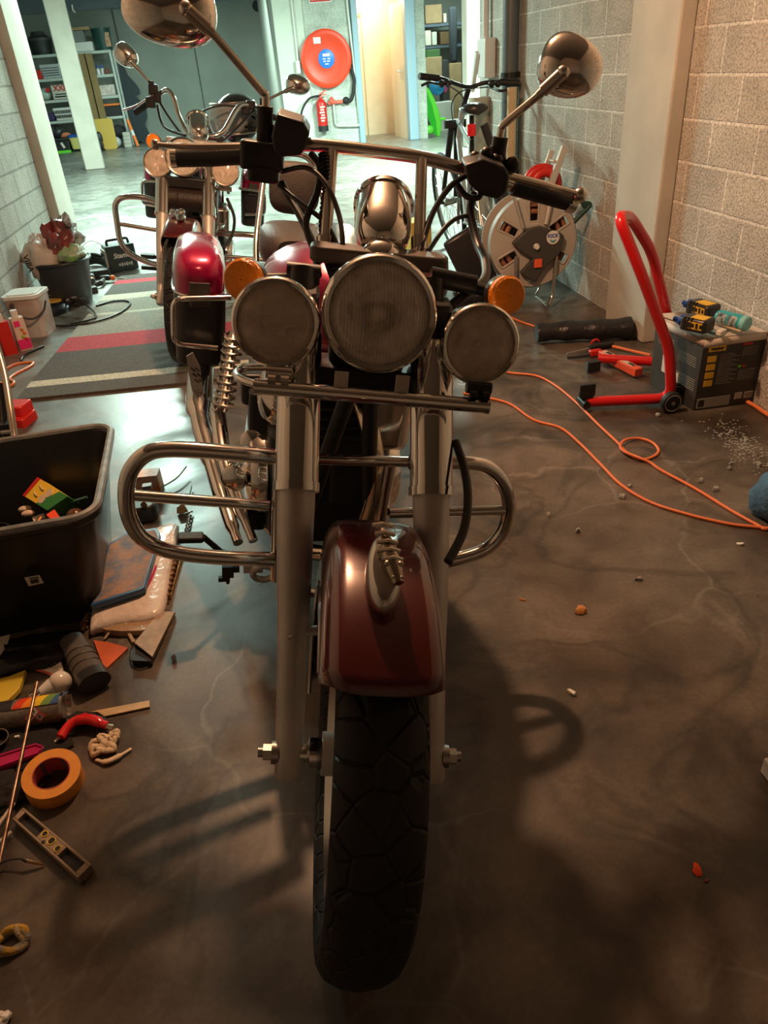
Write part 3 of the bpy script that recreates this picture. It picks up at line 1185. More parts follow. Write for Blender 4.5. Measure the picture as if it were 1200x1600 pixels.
for k in range(4):
    solo('plant_pot', rbox(M(), (x + 0.004 * k, YR - 0.15, 0.04 + 0.075 * k), (0.17, 0.17, 0.07), 0.03), pm('grey_paper', (0.52, 0.50, 0.44), 0.7),
         ('lowest', 'second', 'third', 'topmost')[k] + ' of the pale square pots stacked at the rack foot', 'pot', 'pale pots at the rack foot')
solo('plastic_bag', ball(M(), (x - 0.26, YR - 0.1, 0.12), (0.12, 0.1, 0.11), 14), pm('whitish_bag', (0.5, 0.52, 0.5), 0.4, bump=0.6, bscale=25), 'crumpled whitish plastic bag beside the stack of pale pots', 'bag')
# cut-out dark panel leaning on the back wall
m = M()
ya = 19.85
ol = [(182, 75), (190, 78), (194, 105), (200, 118), (213, 132), (218, 140), (219, 147), (212, 151), (222, 160), (229, 172), (230, 184), (226, 195), (232, 206), (238, 221), (214, 221), (206, 190), (197, 160), (188, 125)]
slab(m, [WY(a, b, ya) for a, b in ol], 0.04, down=(0, 1, 0))
solo('cutout_panel', m, pm('dark_blue_panel', (0.018, 0.03, 0.04), 0.5), 'tall dark wavy cut-out panel leaning on the grey back wall', 'panel')
qa, qb = WY(199, 187, 19.1), WY(214, 221, 19.0)
qb[2] = 0.01
t = thing('marking_pole', 'orange and white pole leaning at the rack end', 'pole', qb)
for k in range(5):
    m = M()
    cyl(m, qb + (qa - qb) * k / 5, qb + (qa - qb) * (k + 1) / 5, 0.035, 12)
    part('band', m, ORANGE if k in (0, 1, 4, 3) else WHITEP, t)

# ================================================================== STORE ROOM shelves (behind second opening)
YS = 16.6
SHB = pm('blue_grey_shelf', (0.12, 0.15, 0.20), 0.5)
xa, xb = WY(662, 60, YS)[0], WY(712, 60, YS)[0] + 0.5
zz = [WY(690, y, YS)[2] for y in (36, 70)]
rack('store_shelf', 'blue grey shelf unit in the store room beyond the doorway', xa, xb, YS, YS + 0.45, zz, SHB, zz[0] + 0.9)


def st(name, lab, cat_, p0, p1, mat, z0=None, dep=0.3, y=None, bev=0.01):
    y = YS - 0.02 if y is None else y
    a, b = WY(p0[0], p0[1], y), WY(p1[0], p1[1], y)
    zb = b[2] if z0 is None else z0
    return solo(name, box(M(), ((a[0] + b[0]) / 2, y + dep / 2, (a[2] + zb) / 2), (b[0] - a[0], dep, a[2] - zb)), mat, lab, cat_, bevel=bev)


st('cardboard_carton', 'large cardboard carton on the top store room shelf', 'box', (664, 8), (691, 36), CARD, zz[0] + 0.003)
st('white_carton', 'small white carton beside the large carton on the top store shelf', 'box', (693, 21), (698, 36), PAPER, zz[0] + 0.003)
st('white_carton', 'white carton nearest the wall on the middle store shelf', 'box', (664, 48), (674, 69), PAPER, zz[1] + 0.003)
st('white_carton', 'upright white carton second from the wall on the middle store shelf', 'box', (675, 50), (683, 69), WHITEP, zz[1] + 0.003)
st('brown_case', 'brown tool caddy on the middle store shelf', 'box', (688, 50), (703, 69), pm('brown_case', (0.20, 0.12, 0.06), 0.6), zz[1] + 0.003)
YL = 16.2
a = WY(690, 112, YL)
st('cardboard_carton', 'cardboard carton standing on the white crate behind the bicycle grip', 'box', (664, 90), (691, 115), CARD, 0.85, 0.35, YL)
st('cardboard_carton', 'tall cardboard carton on the store floor by the white column', 'box', (703, 99), (722, 170), CARD, 0.0, 0.35, YL - 0.1)
st('green_crate', 'dark green crate above the cardboard carton in the store room', 'crate', (666, 78), (688, 90), pm('green_crate', (0.06, 0.14, 0.05), 0.5), None, 0.3, YL + 0.03)
st('dark_jacket', 'dark jacket hanging in the store room next to the white column', 'jacket', (702, 10), (716, 98), pm('dark_jacket', (0.035, 0.04, 0.05), 0.9, bump=0.6, bscale=12), None, 0.12, YL - 0.1, 0.05)
st('dark_basket', 'dark basket between the two cardboard cartons in the store room', 'basket', (691, 94), (703, 160), GREYP, None, 0.3, YL)
st('white_crate', 'white plastic crate on the store floor behind the green sledge', 'crate', (681, 160), (709, 190), WHITEP, 0.0, 0.35, YL - 0.4)
q = WY(684, 135, YL - 0.25)
m = M()
ball(m, (q[0], YL - 0.2, q[2]), (0.16, 0.12, 0.15), 16)
solo('blue_bag', m, pm('bright_blue', (0.02, 0.28, 0.62), 0.4, bump=0.5, bscale=20), 'bright blue bag behind the green sledge in the store room', 'bag')
q = WY(697, 136, YL - 0.28)
solo('pink_pouch', ball(M(), (q[0], YL - 0.22, q[2]), (0.045, 0.05, 0.09), 12), pm('pink', (0.7, 0.08, 0.25), 0.5), 'pink pouch beside the bright blue bag', 'pouch')
# green plastic sledge standing on end
YG = 14.9
t = thing('plastic_sledge', 'bright green plastic sledge standing upright in the store doorway', 'sledge', WY(675, 214, YG))
m = M()
out = [(664, 133), (672, 141), (680, 157), (687, 176), (690, 196), (688, 212), (684, 214), (678, 200), (670, 185), (665, 170)]
slab(m, [WY(a, b, YG) for a, b in out], 0.05, down=(0.05, 1, 0))
part('hull', m, GREENP, t, bevel=0.01)
m = M()
slab(m, [WY(a, b, YG - 0.02) for a, b in [(665, 136), (668, 146), (675, 165), (681, 190), (683, 212), (678, 210), (671, 190), (665, 175)]], 0.03, down=(0.3, 1, 0))
part('seat_tray', m, pm('deep_green', (0.02, 0.42, 0.02), 0.4), t)
m = M()
q = WY(671, 203, YG - 0.04)
ball(m, q, (0.09, 0.06, 0.08), 14)
q = WY(692, 186, YG)
ball(m, q, (0.06, 0.04, 0.03), 12)
part('grip', m, GREENP, t)

# ================================================================== MOTORCYCLES
def proj(w_):
    v = np.array(w_) - CC
    z = v @ _d
    return CX + F_PX * (v @ CR) / z, CY - F_PX * (v @ CU) / z


class Bike:
    def __init__(s, name, label, FF, BB, group):
        s.FF, s.BB = FF, BB
        o, l, h, u_ = BB
        mw = Matrix(((l[0], h[0], u_[0], o[0]), (l[1], h[1], u_[1], o[1]), (l[2], h[2], u_[2], o[2]), (0, 0, 0, 1)))
        s.root = thing(name, label, 'motorcycle', mat=mw, group=group)

    def F(s, px, py, q):
        return at_s(s.FF, px, py, q)

    def B(s, px, py, q):
        return at_s(s.BB, px, py, q)

    def fw(s, q):
        f = s.FF
        return f[0] + q[0] * f[1] + q[1] * f[2] + q[2] * f[3]

    def f2b(s, q):
        w_ = s.fw(q) - s.BB[0]
        return np.array([w_ @ s.BB[1], w_ @ s.BB[2], w_ @ s.BB[3]])

    def fp(s, name, m, mat, par=None, label=None, **k):
        """front assembly part (steered)"""
        m.xf(s.f2b)
        return part(name, m, mat, par or s.root, label, local=True, **k)

    def bp(s, name, m, mat, par=None, label=None, **k):
        return part(name, m, mat, par or s.root, label, local=True, **k)


TYREP = [(r_, x_ * .93) for r_, x_ in [(.230, -.044), (.240, -.056), (.262, -.063), (.288, -.0635), (.304, -.052), (.314, -.030), (.3185, 0), (.314, .030), (.304, .052), (.288, .0635), (.262, .063), (.240, .056), (.230, .044)]]


def lamp_unit(b, name, c, ax, R, glass, shell, label=None, bulb=True):
    """round lamp: shell > ring, reflector, lens. ax points out of the lens (front-local)"""
    ax = np.array(ax, float) / np.linalg.norm(ax)
    k = R / 0.086
    m = M()
    lathe(m, [(.085 * k, .002), (.088 * k, -.012 * k), (.085 * k, -.05 * k), (.07 * k, -.085 * k), (.04 * k, -.11 * k), (.001, -.12 * k)], c, ax, 40)
    sh = b.fp(name, m, shell, None, label, solid=.002)
    m = M()
    lathe(m, [(.076 * k, .002), (.079 * k, .009 * k), (.085 * k, .011 * k), (.0895 * k, .006 * k), (.091 * k, -.006 * k), (.0905 * k, -.016 * k), (.087 * k, -.02 * k)], c, ax, 48)
    b.fp('rim_ring', m, CHROME, sh)
    m = M()
    lathe(m, [(.077 * k, -.002), (.066 * k, -.03 * k), (.045 * k, -.052 * k), (.02 * k, -.062 * k), (.001, -.064 * k)], c, ax, 32)
    b.fp('reflector', m, REFL, sh)
    if bulb:
        m = M()
        ball(m, np.array(c) - ax * .02 * k, .012 * k, 12)
        cyl(m, np.array(c) - ax * .02 * k, np.array(c) - ax * .06 * k, .008 * k)
        b.fp('bulb', m, CHROMED, sh)
    m = M()
    torus(m, np.array(c) - ax * .024 * k, ax, .066 * k, .003 * k, 40, 6)
    torus(m, np.array(c) - ax * .05 * k, ax, .036 * k, .0025 * k, 32, 6)
    b.fp('inner_ring', m, CHROMED, sh)
    m = M()
    P1 = [(.078 * k, .001), (.06 * k, .012 * k), (.035 * k, .018 * k), (.001, .020 * k)]
    lathe(m, P1 + [(q[0], q[1] - .003 * k) for q in P1[::-1]], c, ax, 40)
    b.fp('lens', m, glass, sh)
    return sh


def indicator(b, c, ax, R, stalk_to):
    ax = np.array(ax, float) / np.linalg.norm(ax)
    c = np.array(c, float)
    m = M()
    lathe(m, [(R * 1.02, 0), (R * 1.02, -.016), (R * .7, -.034), (.012, -.044), (.001, -.044)], c, ax, 28)
    sh = b.fp('indicator', m, BLACKS)
    m = M()
    lathe(m, [(R, .0), (R * .99, .012), (R * .86, .017), (.001, .019)], c, ax, 32)
    b.fp('amber_lens', m, AMBER, sh, 'amber indicator lens')
    m = M()
    tube(m, [c - ax * .03, np.array(stalk_to)], .011, 12)
    b.fp('stalk', m, BLACKM, sh)
    return sh


def front_wheel(b):
    c = np.array([0, 0, .318])
    m = M()
    lathe(m, TYREP, c, (1, 0, 0), 128)
    w_ = b.fp('front_tyre', m, TYRE)
    m = M()
    lathe(m, [(.240, -.040), (.233, -.043), (.226, -.036), (.216, -.026), (.214, 0), (.216, .026), (.226, .036), (.233, .043), (.240, .040)], c, (1, 0, 0), 64)
    r_ = b.fp('front_rim', m, CHROMED, w_, solid=.003)
    m = M()
    for k in range(5):
        a = 2 * math.pi * k / 5
        p0 = c + np.array([0, .03 * math.cos(a), .03 * math.sin(a)])
        p1 = c + np.array([0, .216 * math.cos(a), .216 * math.sin(a)])
        tube(m, [p0, p1], [.022, .016], 8)
    cyl(m, c - (.062, 0, 0), c + (.062, 0, 0), .034)
    b.fp('spokes', m, ALU, w_)
    m = M()
    lathe(m, [(.088, -.0025), (.149, -.0025), (.149, .0025), (.088, .0025)], c + (.071, 0, 0), (1, 0, 0), 48)
    lathe(m, [(.03, -.003), (.09, -.003), (.09, .003), (.03, .003)], c + (.070, 0, 0), (1, 0, 0), 32)
    b.fp('brake_disc', m, STEEL, w_)
    m = M()
    cyl(m, c - (.118, 0, 0), c - (.066, 0, 0), .015)
    lathe(m, [(.014, -.004), (.024, 0), (.024, .02), (.014, .024)], c - (.082, 0, 0), (1, 0, 0), 24)
    b.fp('axle_spacer', m, CHROME, w_)
    m = M()
    cyl(m, c + (.06, 0, 0), c + (.1, 0, 0), .015)
    b.fp('axle_spacer', m, CHROME, w_)
    for sg in (-1, 1):
        m = M()
        cyl(m, c + (sg * .13, 0, 0), c + (sg * .141, 0, 0), .018, 20)
        cyl(m, c + (sg * .141, 0, 0), c + (sg * .154, 0, 0), .013, 6)
        cyl(m, c + (sg * .154, 0, 0), c + (sg * .162, 0, 0), .008, 10)
        b.fp('axle_nut', m, STEEL, w_)
    return w_


def fender(b, paint):
    c = np.array([0, 0, .318])
    m = M()
    rings = []
    for ka in np.linspace(0, 1, 40):
        R0 = .372
        ring = []
        for t in np.linspace(-1, 1, 25):
            a = math.radians((121.0 - 8 * abs(t) ** 3) * (1 - ka) - 25 * ka)
            x = .0785 * math.sin(t * math.pi / 2) - .003
            w_ = abs(t)
            # crown then near-vertical sides
            drop = .088 * max(0.0, (w_ - .45) / .55) ** 2.2 + .014 * w_ ** 2
            r_ = R0 - drop
            ring.append(c + np.array([x, r_ * math.cos(a), r_ * math.sin(a)]))
        rings.append(ring)
    n = 25
    vs = [p for q in rings for p in q]
    fs = [(i * n + j, i * n + j + 1, (i + 1) * n + j + 1, (i + 1) * n + j) for i in range(len(rings) - 1) for j in range(n - 1)]
    m.add(vs, fs)
    f_ = b.fp('front_fender', m, paint, solid=.003)
    for sg in (-1, 1):
        m = M()
        tube(m, [r_[0 if sg < 0 else -1] for r_ in rings[1:]], .0035, 8)
        b.fp('edge_trim', m, CHROME, f_)
    return f_


def fork_pt(sg, u_):
    t = u_ - .318
    return np.array([sg * (.113 - .006 * t) - .045 * t, .72 * t, u_])


def forks(b):
    for sg in (-1, 1):
        uc = .62
        if True:
            lo, hi = .45, .9
            tgt = 768 if sg < 0 else 775
            for _ in range(40):
                mid = (lo + hi) / 2
                if proj(BIKE1.fw(fork_pt(sg, mid)))[1] > tgt:
                    lo = mid
                else:
                    hi = mid
            uc = lo
        m = M()
        cyl(m, fork_pt(sg, .6), fork_pt(sg, .955), .0205)
        leg = b.fp('fork_leg', m, BLACKM)
        m = M()
        pts = [fork_pt(sg, q) for q in (.285, .29, .33, .45, .52, uc - .01, uc + .03)]
        tube(m, pts, [.019, .0225, .0225, .0235, .0275, .0305, .0305], 28)
        b.fp('slider', m, ALU, leg, 'grey cast fork slider')
        m = M()
        cyl(m, fork_pt(sg, uc), fork_pt(sg, uc + .012), .0375, 32)
        cyl(m, fork_pt(sg, uc + .012), fork_pt(sg, .865), .0355, 32)
        b.fp('chrome_cover', m, CHROME, leg, 'chrome fork cover')
        m = M()
        q = fork_pt(sg, .475)
        cyl(m, q + (-.006, -.012, 0), q + (-sg * .045, .0, 0), .008)
        cyl(m, q + (0, -.028, 0), q + (0, -.016, 0), .008)
        b.fp('fender_mount', m, ALU, leg)


def mirror(b, px, py, s_, rx, ry, stem, rot=0.0):
    """stem: pixels ending at the head"""
    c = b.F(px, py, s_ - .012)
    m = M()
    tube(m, cat([b.F(x, y, q) for x, y, q in stem], 6), .0072, 12)
    st_ = b.fp('mirror_stem', m, CHROMED)
    m = M()
    q0 = b.F(*stem[0])
    cyl(m, q0 - (0, 0, .045), q0 + (0, 0, .02), .015, 14)
    b.fp('stem_boot', m, RUBBER, st_)
    m = M()
    cr, sr = math.cos(rot), math.sin(rot)
    rings = []
    for k, d_ in ((1.0, 0.016), (1.02, .010), (.99, -.002), (.9, -.014), (.72, -.024), (.45, -.031), (.15, -.034), (.01, -.0345)):
        ring = []
        for a in np.linspace(0, 2 * math.pi, 40, endpoint=False):
            ca, sa = math.cos(a), math.sin(a)
            x = rx * k * math.copysign(abs(ca) ** .86, ca)
            z = ry * k * math.copysign(abs(sa) ** .86, sa) * (1 + .16 * ca * np.sign(rot if rot else 1))
            ring.append(c + np.array([x * cr - z * sr, d_ - .0, x * sr + z * cr]))
        rings.append(ring)
    loft(m, rings, True)
    h = b.fp('mirror_head', m, CHROME, st_)
    m = M()
    q1 = b.F(*stem[-1])
    q2 = b.F(*stem[-2])
    dd = (q2 - q1) / np.linalg.norm(q2 - q1)
    cyl(m, q1 + dd * .005, q1 + dd * .045, .0115, 14)
    cyl(m, q1 + dd * .045, q1 + dd * .055, .0085, 14)
    ball(m, q1, .0125, 12)
    b.fp('mirror_joint', m, CHROMED, st_)
    return st_


def cables(b, paths):
    for (nm, r_, mat, P_) in paths:
        m = M()
        tube(m, cat([b.F(*q) for q in P_], 7), r_, 10)
        b.fp(nm, m, mat)


def spring(b, nm, P_, R, r_, turns, mat):
    c = cat([b.F(*q) for q in P_], 10)
    L_ = len(c)
    pts = []
    for i in range(turns * 8):
        f = i / (turns * 8 - 1) * (L_ - 1.001)
        k = int(f)
        p = c[k] + (c[k + 1] - c[k]) * (f - k)
        t = c[k + 1] - c[k]
        a_, b_, _ = basis(t)
        q = 2 * math.pi * i / 8
        pts.append(p + R * (math.cos(q) * a_ + math.sin(q) * b_))
    m = M()
    tube(m, pts, r_, 5)
    tube(m, c, R * .8, 8)
    b.fp(nm, m, mat)


def body(b, paint, lid):
    """everything behind the steering head; body-local l, s, u"""
    # rear wheel
    c = np.array([0, 1.645, .325])
    m = M()
    lathe(m, [(q[0] * 1.02, q[1] * 1.3) for q in TYREP], c, (1, 0, 0), 56)
    w_ = b.bp('rear_tyre', m, TYRE)
    m = M()
    lathe(m, [(.245, -.075), (.225, -.06), (.215, 0), (.225, .06), (.245, .075)], c, (1, 0, 0), 40)
    b.bp('rear_rim', m, CHROMED, w_, solid=.003)
    m = M()
    for k in range(5):
        a = 2 * math.pi * k / 5
        tube(m, [c, c + np.array([0, .218 * math.cos(a), .218 * math.sin(a)])], [.03, .018], 8)
    b.bp('rear_spokes', m, ALU, w_)
    # rear fender
    m = M()
    rings = []
    for a in np.linspace(math.radians(150), math.radians(0), 26):
        rings.append([c + np.array([.105 * t, (.385 - .08 * abs(t) ** 3) * math.cos(a), (.385 - .08 * abs(t) ** 3) * math.sin(a)]) for t in np.linspace(-1, 1, 13)])
    n = 13
    m.add([p for q in rings for p in q], [(i * n + j, i * n + j + 1, (i + 1) * n + j + 1, (i + 1) * n + j) for i in range(25) for j in range(n - 1)])
    b.bp('rear_fender', m, lid, solid=.003)
    # frame
    m = M()
    for sg in (-1, 1):
        tube(m, fil([(0.01 * sg, .50, .80), (.045 * sg, .60, .55), (.10 * sg, .70, .20), (.12 * sg, .95, .16), (.12 * sg, 1.35, .20), (.10 * sg, 1.5, .45)], .08), .017, 10)
    tube(m, [(0, .47, .95), (0, .55, .72)], .034, 16)
    tube(m, [(0, .52, .84), (0, 1.2, .70)], .025, 10)
    b.bp('frame', m, BLACKM)
    # engine
    m = M()
    rbox(m, (0, .98, .36), (.30, .42, .30), .06)
    eng = b.bp('engine', m, BLACKM, bevel=.02)
    for (p0, p1, nm) in (((0, .86, .48), (0, .72, .74), 'front_cylinder'), ((0, 1.06, .48), (0, 1.18, .74), 'rear_cylinder')):
        p0, p1 = np.array(p0), np.array(p1)
        a_, b_, ax = basis(p1 - p0)
        Rm = np.array([[1, 0, 0], [0, ax[2], ax[1]], [0, -ax[1], ax[2]]])
        m = M()
        for k in range(9):
            rbox(m, p0 + (p1 - p0) * k / 9, (.20, .18, .010), .05, R=Rm)
        rbox(m, (p0 + p1) / 2, (.14, .13, .28), .04, R=Rm)
        rbox(m, p1, (.20, .17, .05), .05, R=Rm)
        b.bp(nm, m, BLACKS, eng)
    for sg in (-1, 1):
        m = M()
        lathe(m, [(.115, 0), (.115, .02), (.10, .04), (.06, .05), (.001, .052)], (sg * .15, .92, .35), (sg, 0, 0), 32)
        lathe(m, [(.075, 0), (.075, .02), (.06, .035), (.001, .04)], (sg * .15, 1.10, .37), (sg, 0, 0), 28)
        b.bp('side_cover', m, CHROME, eng, 'chrome engine side cover')
    m = M()
    rbox(m, (.115, .82, .565), (.12, .20, .15), .035)
    b.bp('air_filter_cover', m, CHROME, eng, 'chrome air filter cover', bevel=.02)
    m = M()
    lathe(m, [(.07, 0), (.07, .015), (.055, .035), (.001, .045)], (-.13, .80, .60), (-1, -.25, .1), 28)
    b.bp('cylinder_cover', m, CHROME, eng)
    # header pipes
    m = M()
    tube(m, cat([(.03, .74, .64), (.06, .64, .56), (.075, .63, .42), (.03, .68, .25), (-.08, .78, .20), (-.17, .95, .22)], 8), .021, 14)
    b.bp('header_pipe', m, pm('heat_blued_chrome', (0.62, 0.45, 0.25), 0.18, 1.0, c2=(0.75, 0.7, 0.62), scale=9))
    # tank
    m = M()
    rings = []
    for s_, hw, u0, u1 in ((.56, .03, .80, .86), (.60, .09, .76, .90), (.70, .15, .73, .935), (.85, .178, .72, .94), (1.0, .16, .70, .905), (1.12, .10, .69, .84), (1.22, .03, .68, .76)):
        cz, hz = (u0 + u1) / 2, (u1 - u0) / 2
        rings.append([np.array([hw * math.copysign(abs(math.cos(a)) ** .8, math.cos(a)), s_, cz + hz * math.copysign(abs(math.sin(a)) ** .8, math.sin(a))]) for a in np.linspace(0, 2 * math.pi, 28, endpoint=False)])
    loft(m, rings)
    tk = b.bp('fuel_tank', m, lid, sharp=60)
    m = M()
    rbox(m, (0, .86, .943), (.09, .28, .02), .03)
    b.bp('tank_console', m, CHROME, tk, bevel=.006)
    # seats
    def pad(nm, s0, s1, hw, u0, u1, mat):
        mm = M()
        rr = []
        for t in np.linspace(0, 1, 9):
            k = math.sin(math.pi * (.08 + .84 * t)) ** .35
            rr.append([np.array([hw * k * math.copysign(abs(math.cos(a)) ** .55, math.cos(a)), s0 + (s1 - s0) * t, (u0 + u1) / 2 + (u1 - u0) / 2 * k * math.copysign(abs(math.sin(a)) ** .55, math.sin(a))]) for a in np.linspace(0, 2 * math.pi, 24, endpoint=False)])
        loft(mm, rr)
        return b.bp(nm, mm, mat, sharp=60)
    pad('rider_seat', 1.16, 1.56, .16, .66, .755, LEATHER)
    pad('passenger_seat', 1.56, 1.90, .115, .70, .835, LEATHER)
    # sissy bar and back pad
    m = M()
    tube(m, fil([(-.125, 1.60, .60), (-.12, 1.80, .76), (-.085, 1.96, .95), (-.05, 1.99, 1.02), (.07, 1.99, 1.02), (.105, 1.96, .95), (.14, 1.80, .76), (.145, 1.60, .60)], .05), .010, 12)
    sb = b.bp('sissy_bar', m, CHROME)
    m = M()
    rr = []
    for t in np.linspace(0, 1, 7):
        k = (math.sin(math.pi * (.1 + .8 * t))) ** .4
        rr.append([np.array([.02 + .088 * k * math.copysign(abs(math.cos(a)) ** .6, math.cos(a)), 1.93 + .05 * t, .915 + .085 * k * math.copysign(abs(math.sin(a)) ** .6, math.sin(a))]) for a in np.linspace(0, 2 * math.pi, 28, endpoint=False)])
    loft(m, rr)
    b.bp('back_pad', m, LEATHER, sb, 'grey leather back pad', sharp=60)
    # saddlebags
    for sg in (-1, 1):
        m = M()
        rbox(m, (sg * .305, 1.70, .535), (.15, .42, .23), .045, top=1.04)
        bag = b.bp('saddlebag', m, BLACKS, None, 'black hard saddlebag', bevel=.015)
        m = M()
        rr = []
        for u_, k in ((.650, 1.05), (.69, 1.06), (.725, 1.0), (.755, .85), (.772, .55), (.777, .1)):
            rr.append([np.array([sg * .305 + .078 * k * math.copysign(abs(math.cos(a)) ** .6, math.cos(a)), 1.70 + .215 * min(1.02, k * 1.03) * math.copysign(abs(math.sin(a)) ** .5, math.sin(a)), u_]) for a in np.linspace(0, 2 * math.pi, 36, endpoint=False)])
        loft(m, rr)
        b.bp('lid', m, lid, bag, 'glossy crimson lid', sharp=60)
        m = M()
        rr2 = [np.array(q) for q in rr[0]]
        tube(m, [q - (0, 0, .004) for q in rr2], .005, 8, True)
        b.bp('lid_trim', m, CHROME, bag)
        m = M()
        rbox(m, (sg * .305, 1.478, .652), (.06, .02, .07), .008)
        b.bp('latch', m, LEATHER, bag, 'grey latch')
    # rails
        m = M()
        x0 = sg * .305
        tube(m, fil([(x0 - sg * .09, 1.45, .655), (x0 + sg * .075, 1.43, .648), (x0 + sg * .078, 1.43, .515), (x0 - sg * .05, 1.45, .50)], .03), .0085, 12)
        b.bp('bag_guard_rail', m, CHROME)
    # passenger grab / rear indicators hidden behind; footpegs and stand
    m = M()
    tube(m, cat([(.13, 1.0, .19), (.20, 1.02, .11), (.262, 1.0, .045)]), .012, 10)
    rbox(m, (.265, 1.0, .049), (.05, .05, .008), .01)
    b.bp('side_stand', m, BLACKM)


def crash_bar(b, pts_l, pts_r, mids, extra, r_=.0155, smooth=False):
    m = M()
    tube(m, cat(pts_l, 6) if smooth else fil(pts_l, .10, 8), r_, 16)
    cb = b.bp('crash_bar', m, CHROME)
    m = M()
    tube(m, cat(pts_r, 6) if smooth else fil(pts_r, .11, 8), r_, 16)
    b.bp('crash_loop', m, CHROME, cb)
    for (p, q) in mids:
        m = M()
        cyl(m, p, q, r_ * .72)
        b.bp('cross_bar', m, CHROME, cb)
    for (p, q) in extra:
        m = M()
        cyl(m, p, q, r_ * .85)
        b.bp('upright', m, CHROME, cb)
    return cb

# ------------------------------------------------------------------ the near motorcycle
FF1, BB1 = frame((-.013, .81, 0), 6.5, 10), frame((.055, .81, 0), -2.2, 10)
BIKE1 = b = Bike('motorcycle', 'near dark red cruiser motorcycle facing the camera with three round chrome headlights', FF1, BB1, None)
F, B = b.F, b.B
front_wheel(b)
fnd = fender(b, MAROON)
# fender ornament
c = F(600, 895, -.055)
m = M()
ax = np.array([0, -.55, .83])
nrm = np.array([0, -.45, .89])
e1 = np.array([0, -.89, -.45])
rings = []
for h, k in ((-.02, 1.0), (.004, .98), (.012, .86), (.016, .7)):
    rings.append([c + nrm * h + k * (.0225 * math.cos(a) * np.array([1, 0, 0]) + .056 * math.sin(a) * e1) for a in np.linspace(0, 2 * math.pi, 32, endpoint=False)])
loft(m, rings)
orn = b.fp('fender_ornament', m, CHROMED, fnd, 'chrome oval ornament with a beast head')
m = M()
h0 = c + nrm * .026 + np.array([.006, .012, 0])
e2 = np.array([.25, -.86, -.45])
e2 /= np.linalg.norm(e2)
tube(m, [h0 - e2 * .042, h0 - e2 * .026, h0, h0 + e2 * .02, h0 + e2 * .036], [.003, .007, .0115, .0105, .007], 12)
for k in range(5):
    q = h0 - e2 * (.042 - .012 * k)
    tube(m, [q + (-.012, 0, .004), q + nrm * .012, q + (.012, 0, .004)], .003, 6)
for sg in (-1, 1):
    ball(m, h0 + np.array([sg * .008, 0, 0]) + e2 * .012 + nrm * .007, .0042, 8)
    ball(m, h0 + np.array([sg * .005, 0, 0]) + e2 * .03 + nrm * .005, .003, 8)
b.fp('fender_ornament_head', m, pm('brass', (0.42, 0.36, 0.28), 0.28, 1.0), fnd, 'brass coloured beast head')
forks(b)
# lights
S0 = .33
lamp_unit(b, 'headlight', F(593, 491, S0), (0.02, -.965, .26), .086, HEADGLASS, CHROME, 'large chrome headlight')
lamp_unit(b, 'spot_light', F(431, 504, S0), (-.05, -.97, .24), .0655, SPOTGLASS, CHROME, 'round chrome spot light')
lamp_unit(b, 'spot_light', F(750, 538, S0 + .01), (.02, -.97, .22), .0615, SPOTGLASS, CHROME, 'round chrome spot light')
for px, py in ((436, 582), (748, 606)):
    m = M()
    q = F(px, py, .295)
    cyl(m, q + (-.02, 0, 0), q + (.02, 0, 0), .010, 12)
    box(m, q + (0, .004, -.012), (.022, .02, .03))
    cyl(m, q + (-.016, -.014, -.006), q + (-.004, -.014, -.006), .007, 8)
    cyl(m, q + (.004, -.014, -.006), q + (.016, -.014, -.006), .007, 8)
    b.fp('lamp_bracket', m, BLACKM if px > 600 else CHROMED)
indicator(b, F(383, 437, .44), (-.30, -.93, .22), .0335, F(462, 436, .50))
indicator(b, F(789, 461, .44), (.22, -.95, .22), .0320, F(705, 440, .50))
for (x0, y0, x1, y1) in ((448, 424, 500, 430), (672, 432, 742, 446)):
    m = M()
    cyl(m, F(x0, y0, .47), F(x1, y1, .47), .017, 16)
    b.fp('indicator_mount', m, BLACKM)
m = M()
p0, p1 = F(398, 604, .285), F(763, 635, .285)
cyl(m, p0, p1, .0118, 20)
cyl(m, p0 + (p0 - p1) * .002, p0 + (p1 - p0) * .012, .0128, 20)
cyl(m, p1 + (p0 - p1) * .012, p1 + (p1 - p0) * .002, .0128, 20)
lb = b.fp('light_bar', m, CHROME)
m = M()
tube(m, cat([F(399, 600, .285), F(376, 592, .31), F(369, 582, .35), F(385, 574, .38), F(420, 574, .40)]), .006, 10)
b.fp('bar_hook', m, CHROME, lb)
for px, py in ((533, 597), (628, 603)):
    m = M()
    q = F(px, py, .29)
    rbox(m, q, (.022, .004, .034), .0015)
    cyl(m, q + (0, -.008, 0), q, .006, 8)
    b.fp('bar_clip', m, ALU, lb)
# handlebar
HB = [(300, 247, .86), (360, 243, .83), (430, 233, .78), (476, 226, .755), (520, 229, .75), (590, 237, .75), (662, 247, .75), (735, 268, .77), (800, 289, .80), (886, 312, .84)]
m = M()
tube(m, cat([F(*q) for q in HB], 5), .0122, 16)
hb = b.fp('handlebar', m, CHROMED)
for (a_, b_) in (((519, 232), (508, 392)), ((659, 246), (655, 392))):
    m = M()
    cyl(m, F(a_[0], a_[1], .75), F(b_[0], b_[1], .62), .0112, 18)
    cyl(m, F(b_[0], b_[1] - 20, .635), F(b_[0], b_[1], .62), .016, 18)
    b.fp('riser', m, CHROMED, hb)
for P_ in ([(276, 247, .86), (330, 246, .84), (385, 242, .81)], [(800, 291, .80), (846, 304, .82), (888, 316, .84)]):
    m = M()
    tube(m, [F(*q) for q in P_], .0172, 16)
    b.fp('grip', m, RUBBER, hb)
for q0, q1 in (((884, 316, .84), (896, 320, .845)), ((268, 247, .86), (277, 247, .86))):
    m = M()
    cyl(m, F(*q0), F(*q1), .0185, 16)
    b.fp('bar_end', m, CHROMED, hb)
m = M()
